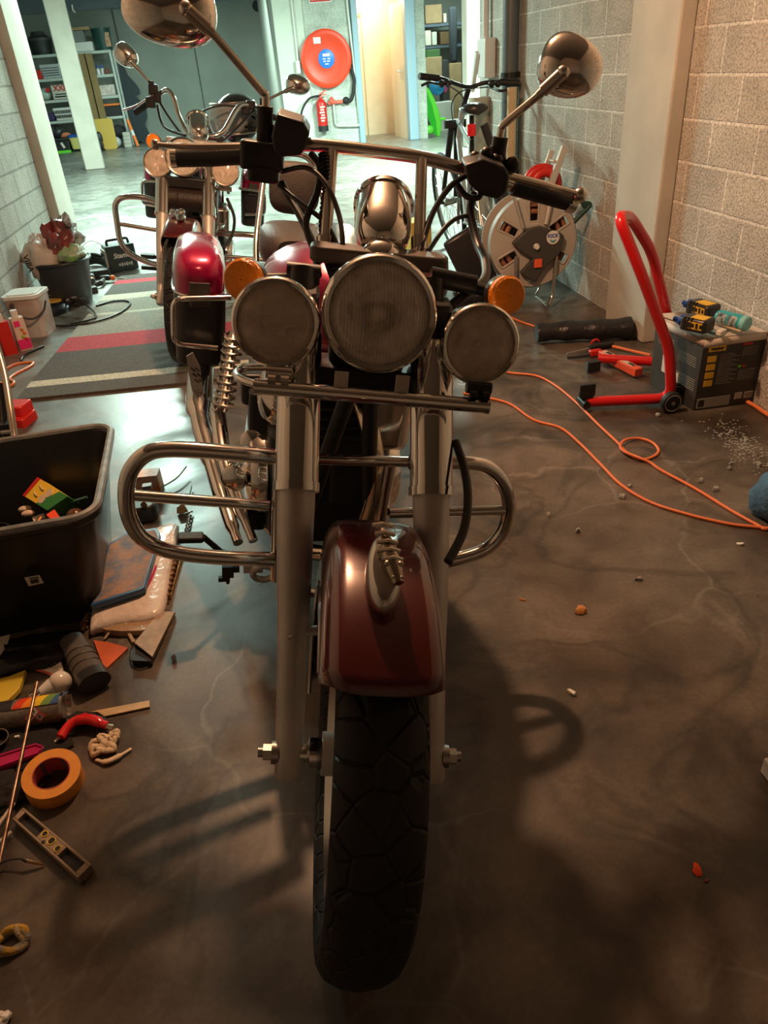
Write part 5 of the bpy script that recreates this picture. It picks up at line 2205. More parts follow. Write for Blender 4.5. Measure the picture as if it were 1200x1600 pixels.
# ================================================================== PAINT BOX and things on it
A, Bq, D = G(1083, 642), G(1173, 630), G(1015, 600)
Cq = Bq + D - A
hB = WY(1098, 533, A[1] - .005)[2]
t = thing('paint_sprayer_box', 'dark grey printed cardboard box with open pale top against the right wall', 'box', (A + Cq) / 2)
up = np.array([0, 0, 1.0])
ctr = (A + Cq) / 2
m = M()
base = [A, Bq, Cq, D]
topv = [ctr + (q - ctr) * 1.03 + up * hB for q in base]
m.add(base + topv, [(3, 2, 1, 0), (0, 1, 5, 4), (1, 2, 6, 5), (2, 3, 7, 6), (3, 0, 4, 7), (4, 5, 6, 7)])
part('carton', m, pm('dark_printed_card', (0.045, 0.042, 0.038), 0.5, var=0.15), t)
m = M()
for (p, q) in ((0, 1), (3, 0)):
    a_, b_ = topv[p], topv[q]
    out_ = np.cross(b_ - a_, up)
    out_ /= np.linalg.norm(out_)
    m.add([a_ - up * .028 + out_ * .002, b_ - up * .022 + out_ * .002, b_ + up * .004 + out_ * .001, a_ + up * .004 + out_ * .001], [(0, 1, 2, 3)])
part('pale_rim', m, pm('pale_card', (0.62, 0.54, 0.46), 0.7), t, solid=.002)
m = M()
tp = [q + up * .006 for q in topv]
slab(m, [tp[0] * .97 + tp[2] * .03, tp[1], tp[2], tp[3]], .004)
slab(m, [tp[3] + up * .010, tp[0] * .75 + tp[1] * .25 + up * .012, tp[1] * .5 + tp[2] * .5 + up * .006, tp[2] + up * .006], .004)
part('lid_flap', m, pm('pale_lid_card', (0.60, 0.55, 0.48), 0.6, var=.05), t)


def fq(a_, b_, u0, u1, v0, v1, o_=.0025):
    """rectangle on a side face from corner a_ to b_, u along, v up"""
    n_ = np.cross(b_ - a_, up)
    n_ /= np.linalg.norm(n_)

    def pt(u_, v_):
        k = 1 + .03 * v_
        q = a_ + (b_ - a_) * u_
        return ctr + (q - ctr) * k + up * hB * v_ + n_ * o_
    return [pt(u0, v0), pt(u1, v0), pt(u1, v1), pt(u0, v1)]


def decal(nm, rects, mat, a_, b_, par):
    mm = M()
    n_ = np.cross(b_ - a_, up)
    n_ /= np.linalg.norm(n_)
    for r_ in rects:
        slab(mm, fq(a_, b_, *r_), .002, down=-n_)
    return part(nm, mm, mat, par)


GREYTXT = pm('grey_print', (0.26, 0.24, 0.21), 0.6)
YELP = pm('yellow_print', (0.78, 0.48, 0.03), 0.5)
decal('icon_squares', [(.10, .24, v, v + .085) for v in (.69, .575, .46, .345)] + [(.09, .37, .835, .92)], YELP, A, Bq, t)
for tl_ in ([(.30, .30 + .2 + .12 * ((k * 7) % 3) / 2, .78 - .022 * k, .786 - .022 * k) for k in range(20)], [(.66, .90, .84 - .022 * k, .846 - .022 * k) for k in range(6)], [(.66, .92, .52 - .022 * k, .526 - .022 * k) for k in range(7)]):
    decal('text_lines', tl_, GREYTXT, A, Bq, t)
decal('red_heading', [(.64, .80, .875, .90)], REDP, A, Bq, t)
decal('spot_marks', [(.63, .68, .565, .595)], GREENP, A, Bq, t)
decal('spot_marks', [(.70, .75, .565, .595)], REDP, A, Bq, t)
decal('white_panel', [(.04, .60, .03, .17)], pm('grey_panel', (0.30, 0.29, 0.26), 0.6), A, Bq, t)
PALEP = pm('pale_panel', (0.42, 0.40, 0.36), 0.6)
decal('small_panel', [(.68, .80, .10, .19)], PALEP, A, Bq, t)
decal('barcode_panel', [(.84, .99, .10, .19)], PALEP, A, Bq, t)
decal('barcode', [(.855 + .012 * k, .861 + .012 * k, .115, .175) for k in range(11)], BLACKP, A, Bq, t)
decal('panel_icon', [(.06, .16, .05, .15)], BLACKP, A, Bq, t)
ff = fq(A, Bq, .09, .37, .835, .92, .0035)
text('brand_print', 'wagner', .018, BLACKP, t, (ff[0] + ff[2]) / 2, ff[1] - ff[0], ff[3] - ff[0], bold=.0004, italic=.2)
for tl_ in ([(.55, .92, .72 - .03 * k, .726 - .03 * k) for k in range(5)], [(.50, .95, .42 - .03 * k, .426 - .03 * k) for k in range(6)], [(.1, .45, .80 - .03 * k, .806 - .03 * k) for k in range(5)]):
    decal('text_lines', tl_, GREYTXT, D, A, t)
decal('picture_spot', [(.40, .52, .40, .56)], YELP, D, A, t)
decal('picture_spot', [(.24, .36, .30, .54)], WHITEP, D, A, t)
decal('picture_spot', [(.56, .61, .2, .40)], WHITEP, D, A, t)

zt = hB + .022


def TB(px, py, dz=0.0):
    return G(px, py, zt + dz)


def glue(lab, p0, p1, grp):
    t_ = thing('glue_bottle', lab, 'bottle', (p0 + p1) / 2 - (0, 0, .03), grp)
    ax = p1 - p0
    L_ = np.linalg.norm(ax)
    ax = ax / L_
    sd = np.cross(up, ax)
    Rm_ = np.stack([ax, sd, up], 1)
    mm = M()
    mid = p0 + ax * L_ * .58
    vs_ = []
    rbox(mm, (0, 0, 0), (L_ * .78, .075, .05), .014)
    mm.xf(lambda q: mid + Rm_ @ q)
    part('body', mm, BLACKS, t_, bevel=.008)
    mm = M()
    for k in range(3):
        rbox(mm, (-.032 + .014 * k, -.034, .006), (.005, .012, .044), .002)
    mm.xf(lambda q: mid + Rm_ @ q)
    part('grip_ribs', mm, BLACKP, t_)
    mm = M()
    rbox(mm, (.012, -.004, .0255), (L_ * .42, .048, .002), .004)
    rbox(mm, (.012, -.0378, .002), (L_ * .42, .002, .026), .001)
    mm.xf(lambda q: mid + Rm_ @ q)
    lb_ = part('label', mm, YELP, t_, 'yellow label')
    mm = M()
    for k in range(4):
        box(mm, (-.012 + .016 * k, -.0392, .002), (.010, .0015, .014 if k % 2 else .02))
    mm.xf(lambda q: mid + Rm_ @ q)
    part('label_print', mm, BLACKP, lb_)
    mm = M()
    cyl(mm, p0 + ax * L_ * .20, p0 + ax * L_ * .10, .022, 18)
    cyl(mm, p0 + ax * L_ * .10, p0 - ax * .018, .009, 12)
    cyl(mm, p0 + ax * L_ * .12 - sd * .03, p0 + ax * L_ * .12 + sd * .03, .007, 10)
    part('cap', mm, BLUEP, t_)
    return t_


glue('black glue bottle with blue cap lying nearer the wall on the paint box', TB(1073, 474, .03), TB(1118, 488, .03), 'glue bottles on the paint box')
glue('black glue bottle with blue cap lying at the front of the paint box top', TB(1060, 499, .03), TB(1112, 510, .03), 'glue bottles on the paint box')
p0, p1 = TB(1122, 494, .03), TB(1167, 506, .03)
t = thing('cyan_bottle', 'bright cyan plastic bottle lying on the paint box', 'bottle', (p0 + p1) / 2 - (0, 0, .03))
ax = p1 - p0
L_ = np.linalg.norm(ax)
m = M()
lathe(m, [(.001, 0), (.022, 0), (.026, .006), (.027, L_ * .8), (.027, L_ * .95), (.022, L_), (.001, L_ + .002)], p0, ax, 28)
part('body', m, pm('cyan_plastic', (0.03, 0.42, 0.52), 0.3), t)
m = M()
sd = np.cross(ax, up)
sd /= np.linalg.norm(sd)
axn = ax / L_
for k, (s0_, ww) in enumerate(((.10, .32), (.48, .30))):
    rr = []
    for aa in np.linspace(-.9, .9, 10):
        n_ = sd * math.cos(aa) * (1) + up * math.sin(aa)
        rr.append([p0 + axn * L_ * s0_ + n_ * .0278, p0 + axn * L_ * (s0_ + ww) + n_ * .0278])
    m.add([q for r_ in rr for q in r_], [(i * 2, i * 2 + 1, i * 2 + 3, i * 2 + 2) for i in range(9)], 0)
part('label', m, pm('dark_label', (0.02, 0.05, 0.07), 0.4, c2=(0.5, 0.6, 0.6), scale=60), t)
m = M()
lathe(m, [(.001, .004), (.023, .004), (.0275, .0), (.0275, -.018)], p1 + axn * .001, ax, 28)
part('cap', m, pm('pale_cyan', (0.25, 0.62, 0.66), 0.3), t)
solo('eraser', rbox(M(), TB(1127, 519, .012), (.040, .022, .02), .004, .5), WHITEP, 'small white block on the front edge of the paint box', 'eraser', bevel=.004)
solo('pencil', cyl(M(), TB(1112, 502, .006), TB(1158, 518, .006), .0045, 6), WOOD, 'thin wooden pencil lying beside the cyan bottle', 'pencil')

# ------------------------------------------------------------------ black roll, tools on the floor behind the stand
p0, p1 = G(838, 520, .055), G(985, 512, .055)
m = M()
pts = cat([p0, p0 * .7 + p1 * .3 + (0, .01, 0), p0 * .35 + p1 * .65, p1], 10)
tube(m, pts, [.05 + .004 * math.sin(i * .7) + .010 * (i / len(pts)) for i in range(len(pts))], 20, flat=.85)
solo('black_sheet_roll', m, pm('black_film', (0.016, 0.016, 0.017), 0.35, bump=1.0, bscale=22), 'rolled black plastic sheet lying on the floor along the pillar', 'roll')
t = thing('screwdriver', 'long screwdriver with black and red handle behind the stand', 'screwdriver', G(930, 548))
m = M()
cyl(m, G(886, 553, .012), G(922, 544, .018), .005, 8)
part('blade', m, STEEL, t)
m = M()
tube(m, [G(920, 544, .018), G(930, 541, .02), G(945, 539, .02), G(957, 537, .02)], [.010, .017, .014, .016], 12)
part('handle', m, BLACKP, t)
m = M()
torus(m, G(930, 536, .03), (0, 1, .2), .018, .006, 20, 8)
part('ring', m, REDP, t)
t = thing('pry_bar', 'orange pry bar lying behind the screwdriver', 'bar', G(985, 548))
m = M()
tube(m, [G(957, 541, .015), G(1016, 555, .012)], .007, 8)
part('shaft', m, CORD, t)
t = thing('pliers', 'dark pliers with grey handles lying left of the red spirit level', 'pliers', G(905, 556))
m = M()
tube(m, cat([G(886, 557, .012), G(905, 556, .016), G(925, 553, .016), G(940, 551, .02)]), .010, 10)
part('handle', m, GREYP, t)
m = M()
box(m, G(930, 551, .02), (.06, .03, .03))
part('jaw', m, REDP, t, bevel=.006)
p0, p1 = G(940, 553, .03), G(998, 582, .03)
ax = (p1 - p0)
L_ = np.linalg.norm(ax)
ax /= L_
Rm = np.stack([ax, np.cross(up, ax), up], 1)
t = thing('spirit_level', 'orange red spirit level lying in front of the pliers', 'level', (p0 + p1) / 2 - (0, 0, .03))
m = M()
box(m, (p0 + p1) / 2, (L_, .04, .035), R=Rm)
part('body', m, pm('orange_red_level', (0.78, 0.10, 0.04), 0.4), t, bevel=.003)
m = M()
box(m, (p0 + p1) / 2 + (0, 0, .0185) - ax * .01, (L_ * .8, .024, .003), R=Rm)
part('strip', m, pm('pale_strip', (0.55, 0.45, 0.35), 0.4), t)
for k in (-.3, 0, .3):
    m = M()
    box(m, (p0 + p1) / 2 + (0, 0, .0205) + ax * L_ * k, (L_ * .12, .014, .003), R=Rm)
    part('vial', m, BLACKP, t)

# ------------------------------------------------------------------ orange cord, debris, blue bag
cr = .0052


def fp_(a, b_, z=cr):
    return G(700 + a * .41667, 560 + b_ * .41667, z)


pa = [(190, 45), (240, 55), (330, 65), (400, 100), (480, 165), (560, 245), (640, 320), (680, 352), (740, 375), (800, 420), (930, 490), (1060, 570), (1160, 625)]
loop = [(640, 320), (668, 352), (720, 379), (770, 368), (790, 345), (765, 315), (715, 300), (665, 306), (646, 328), (662, 350), (720, 374), (760, 392)]
pb = [(60, 130), (135, 145), (230, 170), (320, 230), (420, 260), (490, 315), (570, 395), (650, 475), (760, 540), (900, 585), (1050, 620), (1160, 633), (1260, 645)]
m = M()
full = [fp_(*q) for q in pa[:6]] + [fp_(*q, cr + (.009 if 6 < i < 11 else 0)) for i, q in enumerate(loop)] + [fp_(*q) for q in pa[9:]] + [fp_(1190, 640)] + [fp_(1230, 625), fp_(1235, 645, cr)]
tube(m, cat(full, 6), cr, 10)
t = thing('extension_cord', 'long orange cord snaking over the floor with one loop near the paint box', 'cord', fp_(700, 340, 0))
part('looped_run', m, CORD, t)
m = M()
tube(m, cat([fp_(*q) for q in pb], 6), cr, 10)
part('straight_run', m, CORD, t)
m = M()
tube(m, cat([G(1150, 620, .008), G(1174, 631, .008), G(1200, 648, .008), G(1240, 672, .008)], 6), .008, 10)
solo('orange_cable', m, CORD, 'orange cable along the foot of the right wall behind the paint box', 'cable')
m = M()
tube(m, cat([G(790, 492, .006), G(812, 502, .006), G(836, 510, .006)], 6), .0055, 8)
solo('orange_cable', m, CORD, 'short orange cable running under the black sheet roll', 'cable')
q = G(1205, 815)
m = M()
rings = []
for h, r_ in ((0, .06), (.02, .085), (.06, .09), (.11, .075), (.14, .045), (.155, .01)):
    rings.append([q + np.array([r_ * (1 + .12 * math.sin(5 * a + h * 40)) * math.cos(a) + .045, r_ * (1 + .12 * math.sin(5 * a + h * 40)) * math.sin(a) + .02, h]) for a in np.linspace(0, 2 * math.pi, 30, endpoint=False)])
loft(m, rings)
solo('blue_cloth', m, pm('blue_fabric', (0.06, 0.14, 0.24), 0.8, var=.3, bump=.8, bscale=40), 'crumpled blue cloth bundle at the end of the orange cord', 'cloth', sharp=70)


def scrap(name, lab, cat_, px, py, r_, mat, h=.006, seed=0, grp=None, n=9, asp=1.0, rot=0.0):
    rnd = random.Random(seed)
    o = G(px, py, 0)
    mm = M()
    ring0, ring1 = [], []
    for k in range(n):
        a = 2 * math.pi * k / n
        rr = r_ * (.6 + .6 * rnd.random())
        x, y = rr * math.cos(a), rr * asp * math.sin(a)
        x, y = x * math.cos(rot) - y * math.sin(rot), x * math.sin(rot) + y * math.cos(rot)
        z = rnd.random() * h * 1.5
        ring0.append(o + (x, y, .0006 + z * .4))
        ring1.append(o + (x * .8, y * .8, h + z))
    loft(mm, [ring0, ring1])
    return solo(name, mm, mat, lab, cat_, grp, sharp=70)


LEAF = pm('dry_leaf', (0.52, 0.22, 0.06), 0.6, var=.3, scale=60)
GRIT = pm('grey_grit', (0.30, 0.29, 0.26), 0.9)
scrap('dry_leaf', 'curled orange brown dry leaf alone on the brown floor', 'leaf', 907, 955, .017, LEAF, .007, 3)
scrap('dry_leaf', 'thin brown leaf shred left of the curled dry leaf', 'leaf', 817, 938, .011, LEAF, .003, 4, None, 7, .35, -.5)
scrap('red_plastic_bit', 'small bright red orange plastic bit on the bare floor', 'scrap', 1089, 1360, .008, pm('bright_red', (0.95, 0.09, 0.02), 0.4), .003, 5, None, 8, 1.7)
scrap('red_sliver', 'tiny red sliver beside the bright red plastic bit', 'scrap', 1104, 1377, .005, pm('bright_red2', (0.8, 0.08, 0.02), 0.4), .002, 6, None, 6, .3)
scrap('paper_bit', 'small whitish paper bit on the bare floor far right of the front tyre', 'scrap', 893, 1084, .009, PAPER, .005, 7, None, 7, 1.8, .4)
scrap('tape_bit', 'white paper shred near the blue cloth bundle', 'scrap', 1158, 851, .012, PAPER, .003, 8, None, 7, .6, -.5)
scrap('grit_lump', 'grey fluff twig on the floor above the dry leaf', 'debris', 998, 906, .014, GRIT, .005, 9, None, 8, .5)
for i, (px, py, r_, wh) in enumerate(((972, 778, .011, 'by the lower run of the orange cord'), (857, 806, .008, 'nearest the crash bar'), (903, 831, .007, 'dark one below the fluff'), (983, 761, .008, 'touching the orange cord'), (1094, 753, .010, 'between the two cord runs'), (1117, 766, .011, 'below the cord near the blue cloth'), (1140, 733, .008, 'nearest above the blue cloth'), (1142, 726, .006, 'beside the dust patch'), (1028, 650, .013, 'in front of the stand wheel'), (1165, 690, .01, 'in the dust patch nearest the wall'), (1143, 677, .008, 'at the far tip of the dust patch'), (1186, 728, .011, 'at the near edge of the dust patch'), (273, 1030, .007, 'left of the fork between fork and face mask'))):
    scrap('grit_lump', 'small grey grit lump on the floor ' + wh, 'debris', px, py, r_, GRIT, .006, 20 + i)
m = M()
rnd = random.Random(5)
for k in range(420):
    px = rnd.gauss(1160, 26)
    py = 695 + (px - 1160) * .55 + rnd.gauss(0, 14)
    o = G(px, py)
    if o[0] > 1.82:
        continue
    r_ = rnd.uniform(.0012, .0034)
    ball(m, o + (0, 0, r_ * .3), (r_ * 1.6, r_ * 1.4, r_ * .5), 6)
o = solo('concrete_dust', m, GRIT, 'scatter of pale dust and crumbs on the floor by the right wall', 'dust')
o['kind'] = 'stuff'
q = G(1200, 1225)
solo('white_bracket', rbox(M(), q + (.012, .0, .02), (.02, .06, .04), .004), WHITEP, 'white plastic piece cut off by the frame beside the bare brown floor', 'bracket', bevel=.003)

# ================================================================== STRIPED RUG
GR = (0.085, 0.068, 0.057)
CRM = (0.52, 0.47, 0.37)
PG = (0.28, 0.25, 0.205)
RR_ = (0.42, 0.035, 0.05)
st_ = [(0.0, GR), (0.15, GR), (0.235, CRM), (0.67, GR), (0.93, RR_), (1.36, PG), (1.40, CRM), (1.72, PG), (1.86, CRM), (2.16, GR), (2.27, RR_), (2.42, GR)]
m = M()
rbox(m, (.54, 1.21, .007), (1.08, 2.42, .014), .02)
rug = build('rug', m, stripe_mat('rug_stripes', st_, 'Y', 0.95, 0.8, 260, 0.3))
rug.location = (-1.22, 3.50, 0.0005)
rug.rotation_euler = (0, 0, -.075)
tag(rug, 'grey, cream and red striped rug on the floor under the farther motorcycle', 'rug')

# ================================================================== LEFT WALL GROUP
# black bin with bags
bc = G(88, 462)
bc = np.array([-1.285, 5.30, 0])
t = thing('plastic_bin', 'round dark grey bin standing against the left wall stuffed with bags', 'bin', bc)
m = M()
lathe(m, [(.001, 0), (.135, 0), (.18, .27), (.195, .275), (.195, .29), (.17, .29), (.125, .02), (.001, .02)], bc, (0, 0, 1), 40)
part('body', m, pm('charcoal_plastic', (0.03, 0.031, 0.033), 0.4), t)
m = M()
torus(m, bc + (0, 0, .285), (0, 0, 1), .19, .010, 40, 8)
part('rim', m, BLACKP, t)


def bag_m(c, r_, seed, amp=.25, n=26):
    rnd = random.Random(seed)
    ph = [rnd.uniform(0, 6.28) for _ in range(8)]
    mm = M()
    rings = []
    for i in range(14):
        th = math.pi * (i + .05) / 13.1
        ring = []
        for k in range(n):
            a = 2 * math.pi * k / n
            f = 1 + amp * (.5 * math.sin(3 * a + ph[0] + 2 * th) + .4 * math.sin(5 * a + ph[1] - 3 * th) + .35 * math.sin(7 * th + ph[2] + 2 * a) + .25 * math.sin(9 * a + ph[3] + 5 * th))
            ring.append(np.array(c) + np.array([r_[0] * f * math.sin(th) * math.cos(a), r_[1] * f * math.sin(th) * math.sin(a), -r_[2] * f * math.cos(th)]))
        rings.append(ring)
    loft(mm, rings)
    return mm


t = thing('compost_sack', 'crumpled whitish sack printed VIBA sticking out of the bin nearest the wall', 'sack', bc + (-.1, 0, .2))
m = bag_m(bc + (-.08, -.06, .325), (.115, .12, .125), 3, .2)
part('sack', m, pm('pinkish_white_film', (0.55, 0.47, 0.42), 0.35, var=.15, bump=.5, bscale=20), t, sharp=70)
q = WY(37, 421, 5.08)
text('print', 'VIBA', .05, BLACKP, t, WY(44, 412, 5.105), WY(50, 427, 5.105) - WY(37, 397, 5.105), np.array([.6, 0, .6]), bold=.001)
m = bag_m(bc + (.02, -.02, .37), (.10, .10, .13), 9, .35)
solo('printed_bag', m, pm('red_brown_film', (0.30, 0.05, 0.045), 0.3, c2=(0.04, 0.03, 0.03), scale=12), 'red and brown printed bag in the middle of the stuffed bin', 'bag', sharp=70)
m = bag_m(bc + (.07, -.05, .32), (.10, .08, .06), 12, .3)
solo('green_bag', m, pm('green_film', (0.10, 0.36, 0.04), 0.35, c2=(0.5, 0.55, 0.45), scale=14), 'bright green bag at the rim of the stuffed bin', 'bag', sharp=70)
m = bag_m(bc + (.075, .06, .42), (.08, .08, .10), 15, .4)
solo('foil_bag', m, pm('black_white_film', (0.02, 0.02, 0.022), 0.2, c2=(0.6, 0.6, 0.6), scale=16), 'shiny black and white bag topmost in the stuffed bin', 'bag', sharp=70)

# translucent bucket
b0 = np.array([-1.375, 4.66, 0])
t = thing('food_bucket', 'square translucent white bucket with lid and dark handle in front of the bin', 'bucket', b0)
m = M()
rbox(m, b0 + (0, 0, .115), (.18, .18, .23), .03, top=1.12, rz=-.15)
part('body', m, pm('milky_bucket', (0.60, 0.58, 0.58), 0.35, c2=(0.40, 0.27, 0.22), scale=6), t)
m = M()
rbox(m, b0 + (0, 0, .235), (.215, .215, .022), .035, rz=-.15)
rbox(m, b0 + (0, 0, .248), (.17, .17, .006), .03, rz=-.15)
part('lid', m, pm('white_lid', (0.68, 0.69, 0.66), 0.35), t, bevel=.004)
m = M()
tube(m, cat([b0 + (-.06, -.105, .20), b0 + (-.02, -.15, .145), b0 + (.05, -.15, .125), b0 + (.10, -.10, .15), b0 + (.112, -.04, .19)]), .006, 8)
ball(m, b0 + (-.06, -.105, .20), .014, 10)
part('handle', m, GREYP, t)

# juice cartons
for (x, y, lab, colr) in ((-1.375, 4.36, 'white bottle carton with fruit pictures and pink base beside the translucent bucket', True), (-1.44, 4.30, 'red and white carton cut off by the frame edge beside the fruit carton', False)):
    o = np.array([x, y, 0])
    t = thing('juice_carton', lab, 'carton', o)
    m = M()
    rbox(m, o + (0, 0, .09), (.075, .06, .18), .012, top=.92, rz=.5)
    part('body', m, pm('carton_print' if colr else 'carton_red', (0.70, 0.58, 0.50), 0.4) if colr else REDP, t)
    m = M()
    rbox(m, o + (0, 0, .20), (.035, .035, .04), .012, rz=.5)
    part('cap', m, WHITEP, t)
    if colr:
        R2 = np.array([[math.cos(.5), -math.sin(.5), 0], [math.sin(.5), math.cos(.5), 0], [0, 0, 1]])
        pk = pm('pink_print', (0.80, 0.03, 0.22), 0.4)
        m = M()
        box(m, o + R2 @ np.array([0.0, -.031, .035]), (.066, .004, .055), R=R2)
        box(m, o + R2 @ np.array([-.01, -.030, .15]), (.03, .004, .03), R=R2)
        part('pink_print', m, pk, t)
        for (dx, dz, mt) in ((.005, .115, LEAF), (.012, .095, ORANGE), (0, .075, pm('lime_print', (0.35, 0.5, 0.05), 0.5)), (.012, .06, REDP)):
            m = M()
            ball(m, o + R2 @ np.array([dx, -.031, dz]), (.011, .004, .010), 10)
            part('fruit_print', m, mt, t)

# floor sander with cable
sc_ = G(82, 488)
t = thing('power_sander', 'flat round navy machine with yellow disc lying in front of the bin', 'tool', sc_)
m = M()
lathe(m, [(.001, 0), (.125, 0), (.13, .03), (.11, .055), (.06, .065), (.001, .066)], sc_ + (0, 0, .002), (0, 0, 1), 36, sy=.9)
part('body', m, pm('navy_black', (0.012, 0.014, 0.03), 0.35), t)
m = M()
lathe(m, [(.058, .064), (.056, .072), (.001, .074)], sc_ + (.015, .02, .0), (0, 0, 1), 28, cap=True)
part('disc', m, pm('yellow_disc', (0.70, 0.40, 0.06), 0.5), t, 'round yellow disc')
m = M()
tube(m, cat([sc_ + (.09, .04, .05), sc_ + (.15, .07, .06), sc_ + (.20, .08, .03)]), [.028] * 7 + [.018] * 6, 12)
part('handle', m, BLACKS, t)
m = M()
cb_ = [(60, 468), (100, 463), (140, 478), (150, 492), (132, 503), (100, 508)]
tube(m, cat([G(150, 478, .02), G(175, 471, .022), G(197, 470, .022), (G(203, 475, .022)), G(190, 487, .022), G(165, 498, .022), G(130, 506, .02), G(95, 509, .006), G(72, 506, .006)]), .0062, 8)
tube(m, cat([G(66, 462, .10), G(95, 463, .08), G(130, 474, .05), G(150, 492, .024), G(140, 500, .022), G(110, 506, .012)]), .0056, 8)
part('cable', m, CABLE, t)
m = M()
tube(m, cat([G(33, 563, .006), G(38, 555, .006), G(52, 548, .006), G(68, 541, .006)]), .006, 8)
solo('black_cable', m, CABLE, 'short black cable on the floor beside the fruit carton', 'cable')

# welder
w0 = (G(172, 428) + G(200, 425)) / 2 + (0.01, .06, 0)
w0 = np.array([-1.05, 6.17, 0])
t = thing('welding_machine', 'dark teal welding machine with grey front panel on the floor behind the rug', 'welder', w0)
Rw = np.array([[.94, -.34, 0], [.34, .94, 0], [0, 0, 1]])
m = M()
rbox(m, (0, 0, 0), (.22, .16, .19), .015)
m.xf(lambda q: w0 + (0, 0, .105) + Rw @ q)
part('housing', m, pm('dark_teal_case', (0.022, 0.038, 0.04), 0.4), t, bevel=.006)
m = M()
box(m, (0, 0, 0), (.012, .14, .15))
m.xf(lambda q: w0 + (0, 0, .10) + Rw @ (q + np.array([-.115, 0, 0])))
fpn = part('front_panel', m, pm('grey_panel_w', (0.35, 0.34, 0.30), 0.5), t)
m = M()
for (y, z, r_) in ((0, .04, .016), (.04, .04, .01), (-.04, .04, .01), (0, -.005, .02)):
    q = w0 + (0, 0, .10) + Rw @ np.array([-.122, y, z])
    ball(m, q, r_, 10)
box(m, w0 + (0, 0, .05) + Rw @ np.array([-.123, 0, 0]), (.006, .05, .05), R=Rw)
part('dial', m, BLACKP, t)
m = M()
tube(m, fil([w0 + Rw @ np.array([-.08, -.02, .2]), w0 + Rw @ np.array([-.08, -.02, .235]), w0 + Rw @ np.array([.08, -.02, .235]), w0 + Rw @ np.array([.08, -.02, .2])], .03), .010, 8)
part('handle', m, BLACKP, t)
tx = Rw @ np.array([1, 0, 0])
text('brand_print', 'Stamos', .05, WHITEP, t, w0 + (0, 0, .125) + Rw @ np.array([.01, -.0815, 0]), tx, (0, 0, 1), bold=.001, italic=.2)
m = M()
for k in range(6):
    box(m, w0 + (0, 0, .06) + Rw @ np.array([-.03 + .018 * k, -.0815, 0]), (.012, .003, .026 if k % 2 else .018), R=Rw)
part('type_print', m, pm('pale_print', (0.5, 0.55, 0.55), 0.5), t)
m = M()
for k in range(4):
    z = .03 + .022 * k
    tube(m, cat([w0 + (-.13, .02, z + .02), w0 + (-.22, .10, z + .03), w0 + (-.34, .08, z + .01), w0 + (-.36, 0, z), w0 + (-.24, -.03, z)]), .011, 8)
solo('welding_cable', m, CABLE, 'coil of thick black welding cable beside the welding machine', 'cable')
o = G(140, 432)
m = M()
rbox(m, G(150, 428, .03), (.22, .09, .06), .02, rz=.1)
rbox(m, G(133, 436, .03), (.14, .08, .06), .02, rz=.1)
solo('grinder', m, BLACKP, 'black angle grinder lying in front of the welding cable', 'tool', bevel=.01)
m = M()
rbox(m, G(150, 420, .02), (.26, .09, .04), .03, rz=.2)
solo('grey_glove', m, pm('grey_cloth', (0.25, 0.28, 0.28), 0.8, bump=.6, bscale=30), 'grey work glove lying on the cables beside the welding machine', 'glove', bevel=.01)
t = thing('electrode_clamp', 'black electrode clamp with orange tips on the floor between bin and rug', 'clamp', G(150, 440))
m = M()
tube(m, [G(158, 434, .03), G(168, 434, .035), G(174, 434, .03)], [.016, .02, .014], 10)
tube(m, [G(132, 439, .03), G(140, 438, .035), G(146, 437, .03)], [.016, .02, .014], 10)
tube(m, [G(148, 446, .02), G(158, 442, .03), G(162, 437, .03)], [.014, .018, .014], 10)
part('grip', m, BLACKP, t)
m = M()
for q in ((176, 434), (144, 437), (129, 441)):
    ball(m, G(*q, .03), .02, 10)
part('tip', m, ORANGE, t)
m = M()
tube(m, [G(176, 434, .03), G(205, 436, .006), G(215, 433, .006)], .004, 6)
part('rod', m, STEEL, t)
solo('black_block', rbox(M(), G(144, 453, .02), (.07, .05, .04), .01, .4), GREYP, 'small black block on the floor at the foot of the electrode clamp', 'block', bevel=.004)
m = M()
tube(m, cat([w0 + (-.28, .05, .10), w0 + (-.30, .04, .2), w0 + (-.36, .03, .27)]), .002, 5)
tube(m, cat([w0 + (-.28, .05, .10), w0 + (-.26, .05, .2), w0 + (-.18, .04, .23), w0 + (-.10, .03, .18)]), .002, 5)
solo('wire_end', m, STEEL, 'thin stray wire sticking up from the welding cable', 'wire')
m = M()
slab(m, [G(*q, .002) for q in ((200, 406), (218, 404), (220, 411), (204, 412))], .0015)
solo('paper_sheet', m, PAPER, 'white paper sheet on the floor behind the welding machine', 'paper')

# ------------------------------------------------------------------ behind the tub
t = thing('sack_truck', 'worn steel tube frame with black upright behind the black tub', 'hand truck', WY(10, 690, 2.55) * (1, 1, 0))
m = M()
tube(m, cat([WY(-12, 520, 2.85), WY(6, 580, 2.75), WY(16, 640, 2.65), (WY(23, 690, 2.58)), WY(25, 720, 2.5)]), .0125, 12)
part('tube', m, pm('worn_steel', (0.50, 0.42, 0.34), 0.3, 0.9), t)
m = M()
tube(m, [WY(2, 600, 2.75), WY(8, 700, 2.6)], .014, 8)
box(m, WY(9, 672, 2.64), (.05, .05, .06))
part('upright', m, BLACKM, t)
m = M()
cyl(m, WY(2, 676, 2.6), WY(22, 674, 2.6), .008)
part('clamp', m, STEEL, t)
t = thing('red_toolbox', 'red ribbed power tool case on the floor at the near rug corner', 'case', G(24, 650))
m = M()
q = G(24, 638, .06)
rbox(m, q, (.12, .10, .05), .015, rz=-.3)
part('upper_half', m, RED, t, bevel=.006)
m = M()
rbox(m, q - (0, .02, .045), (.13, .12, .05), .015, rz=-.3)
part('lower_half', m, REDP, t, bevel=.006)
m = M()
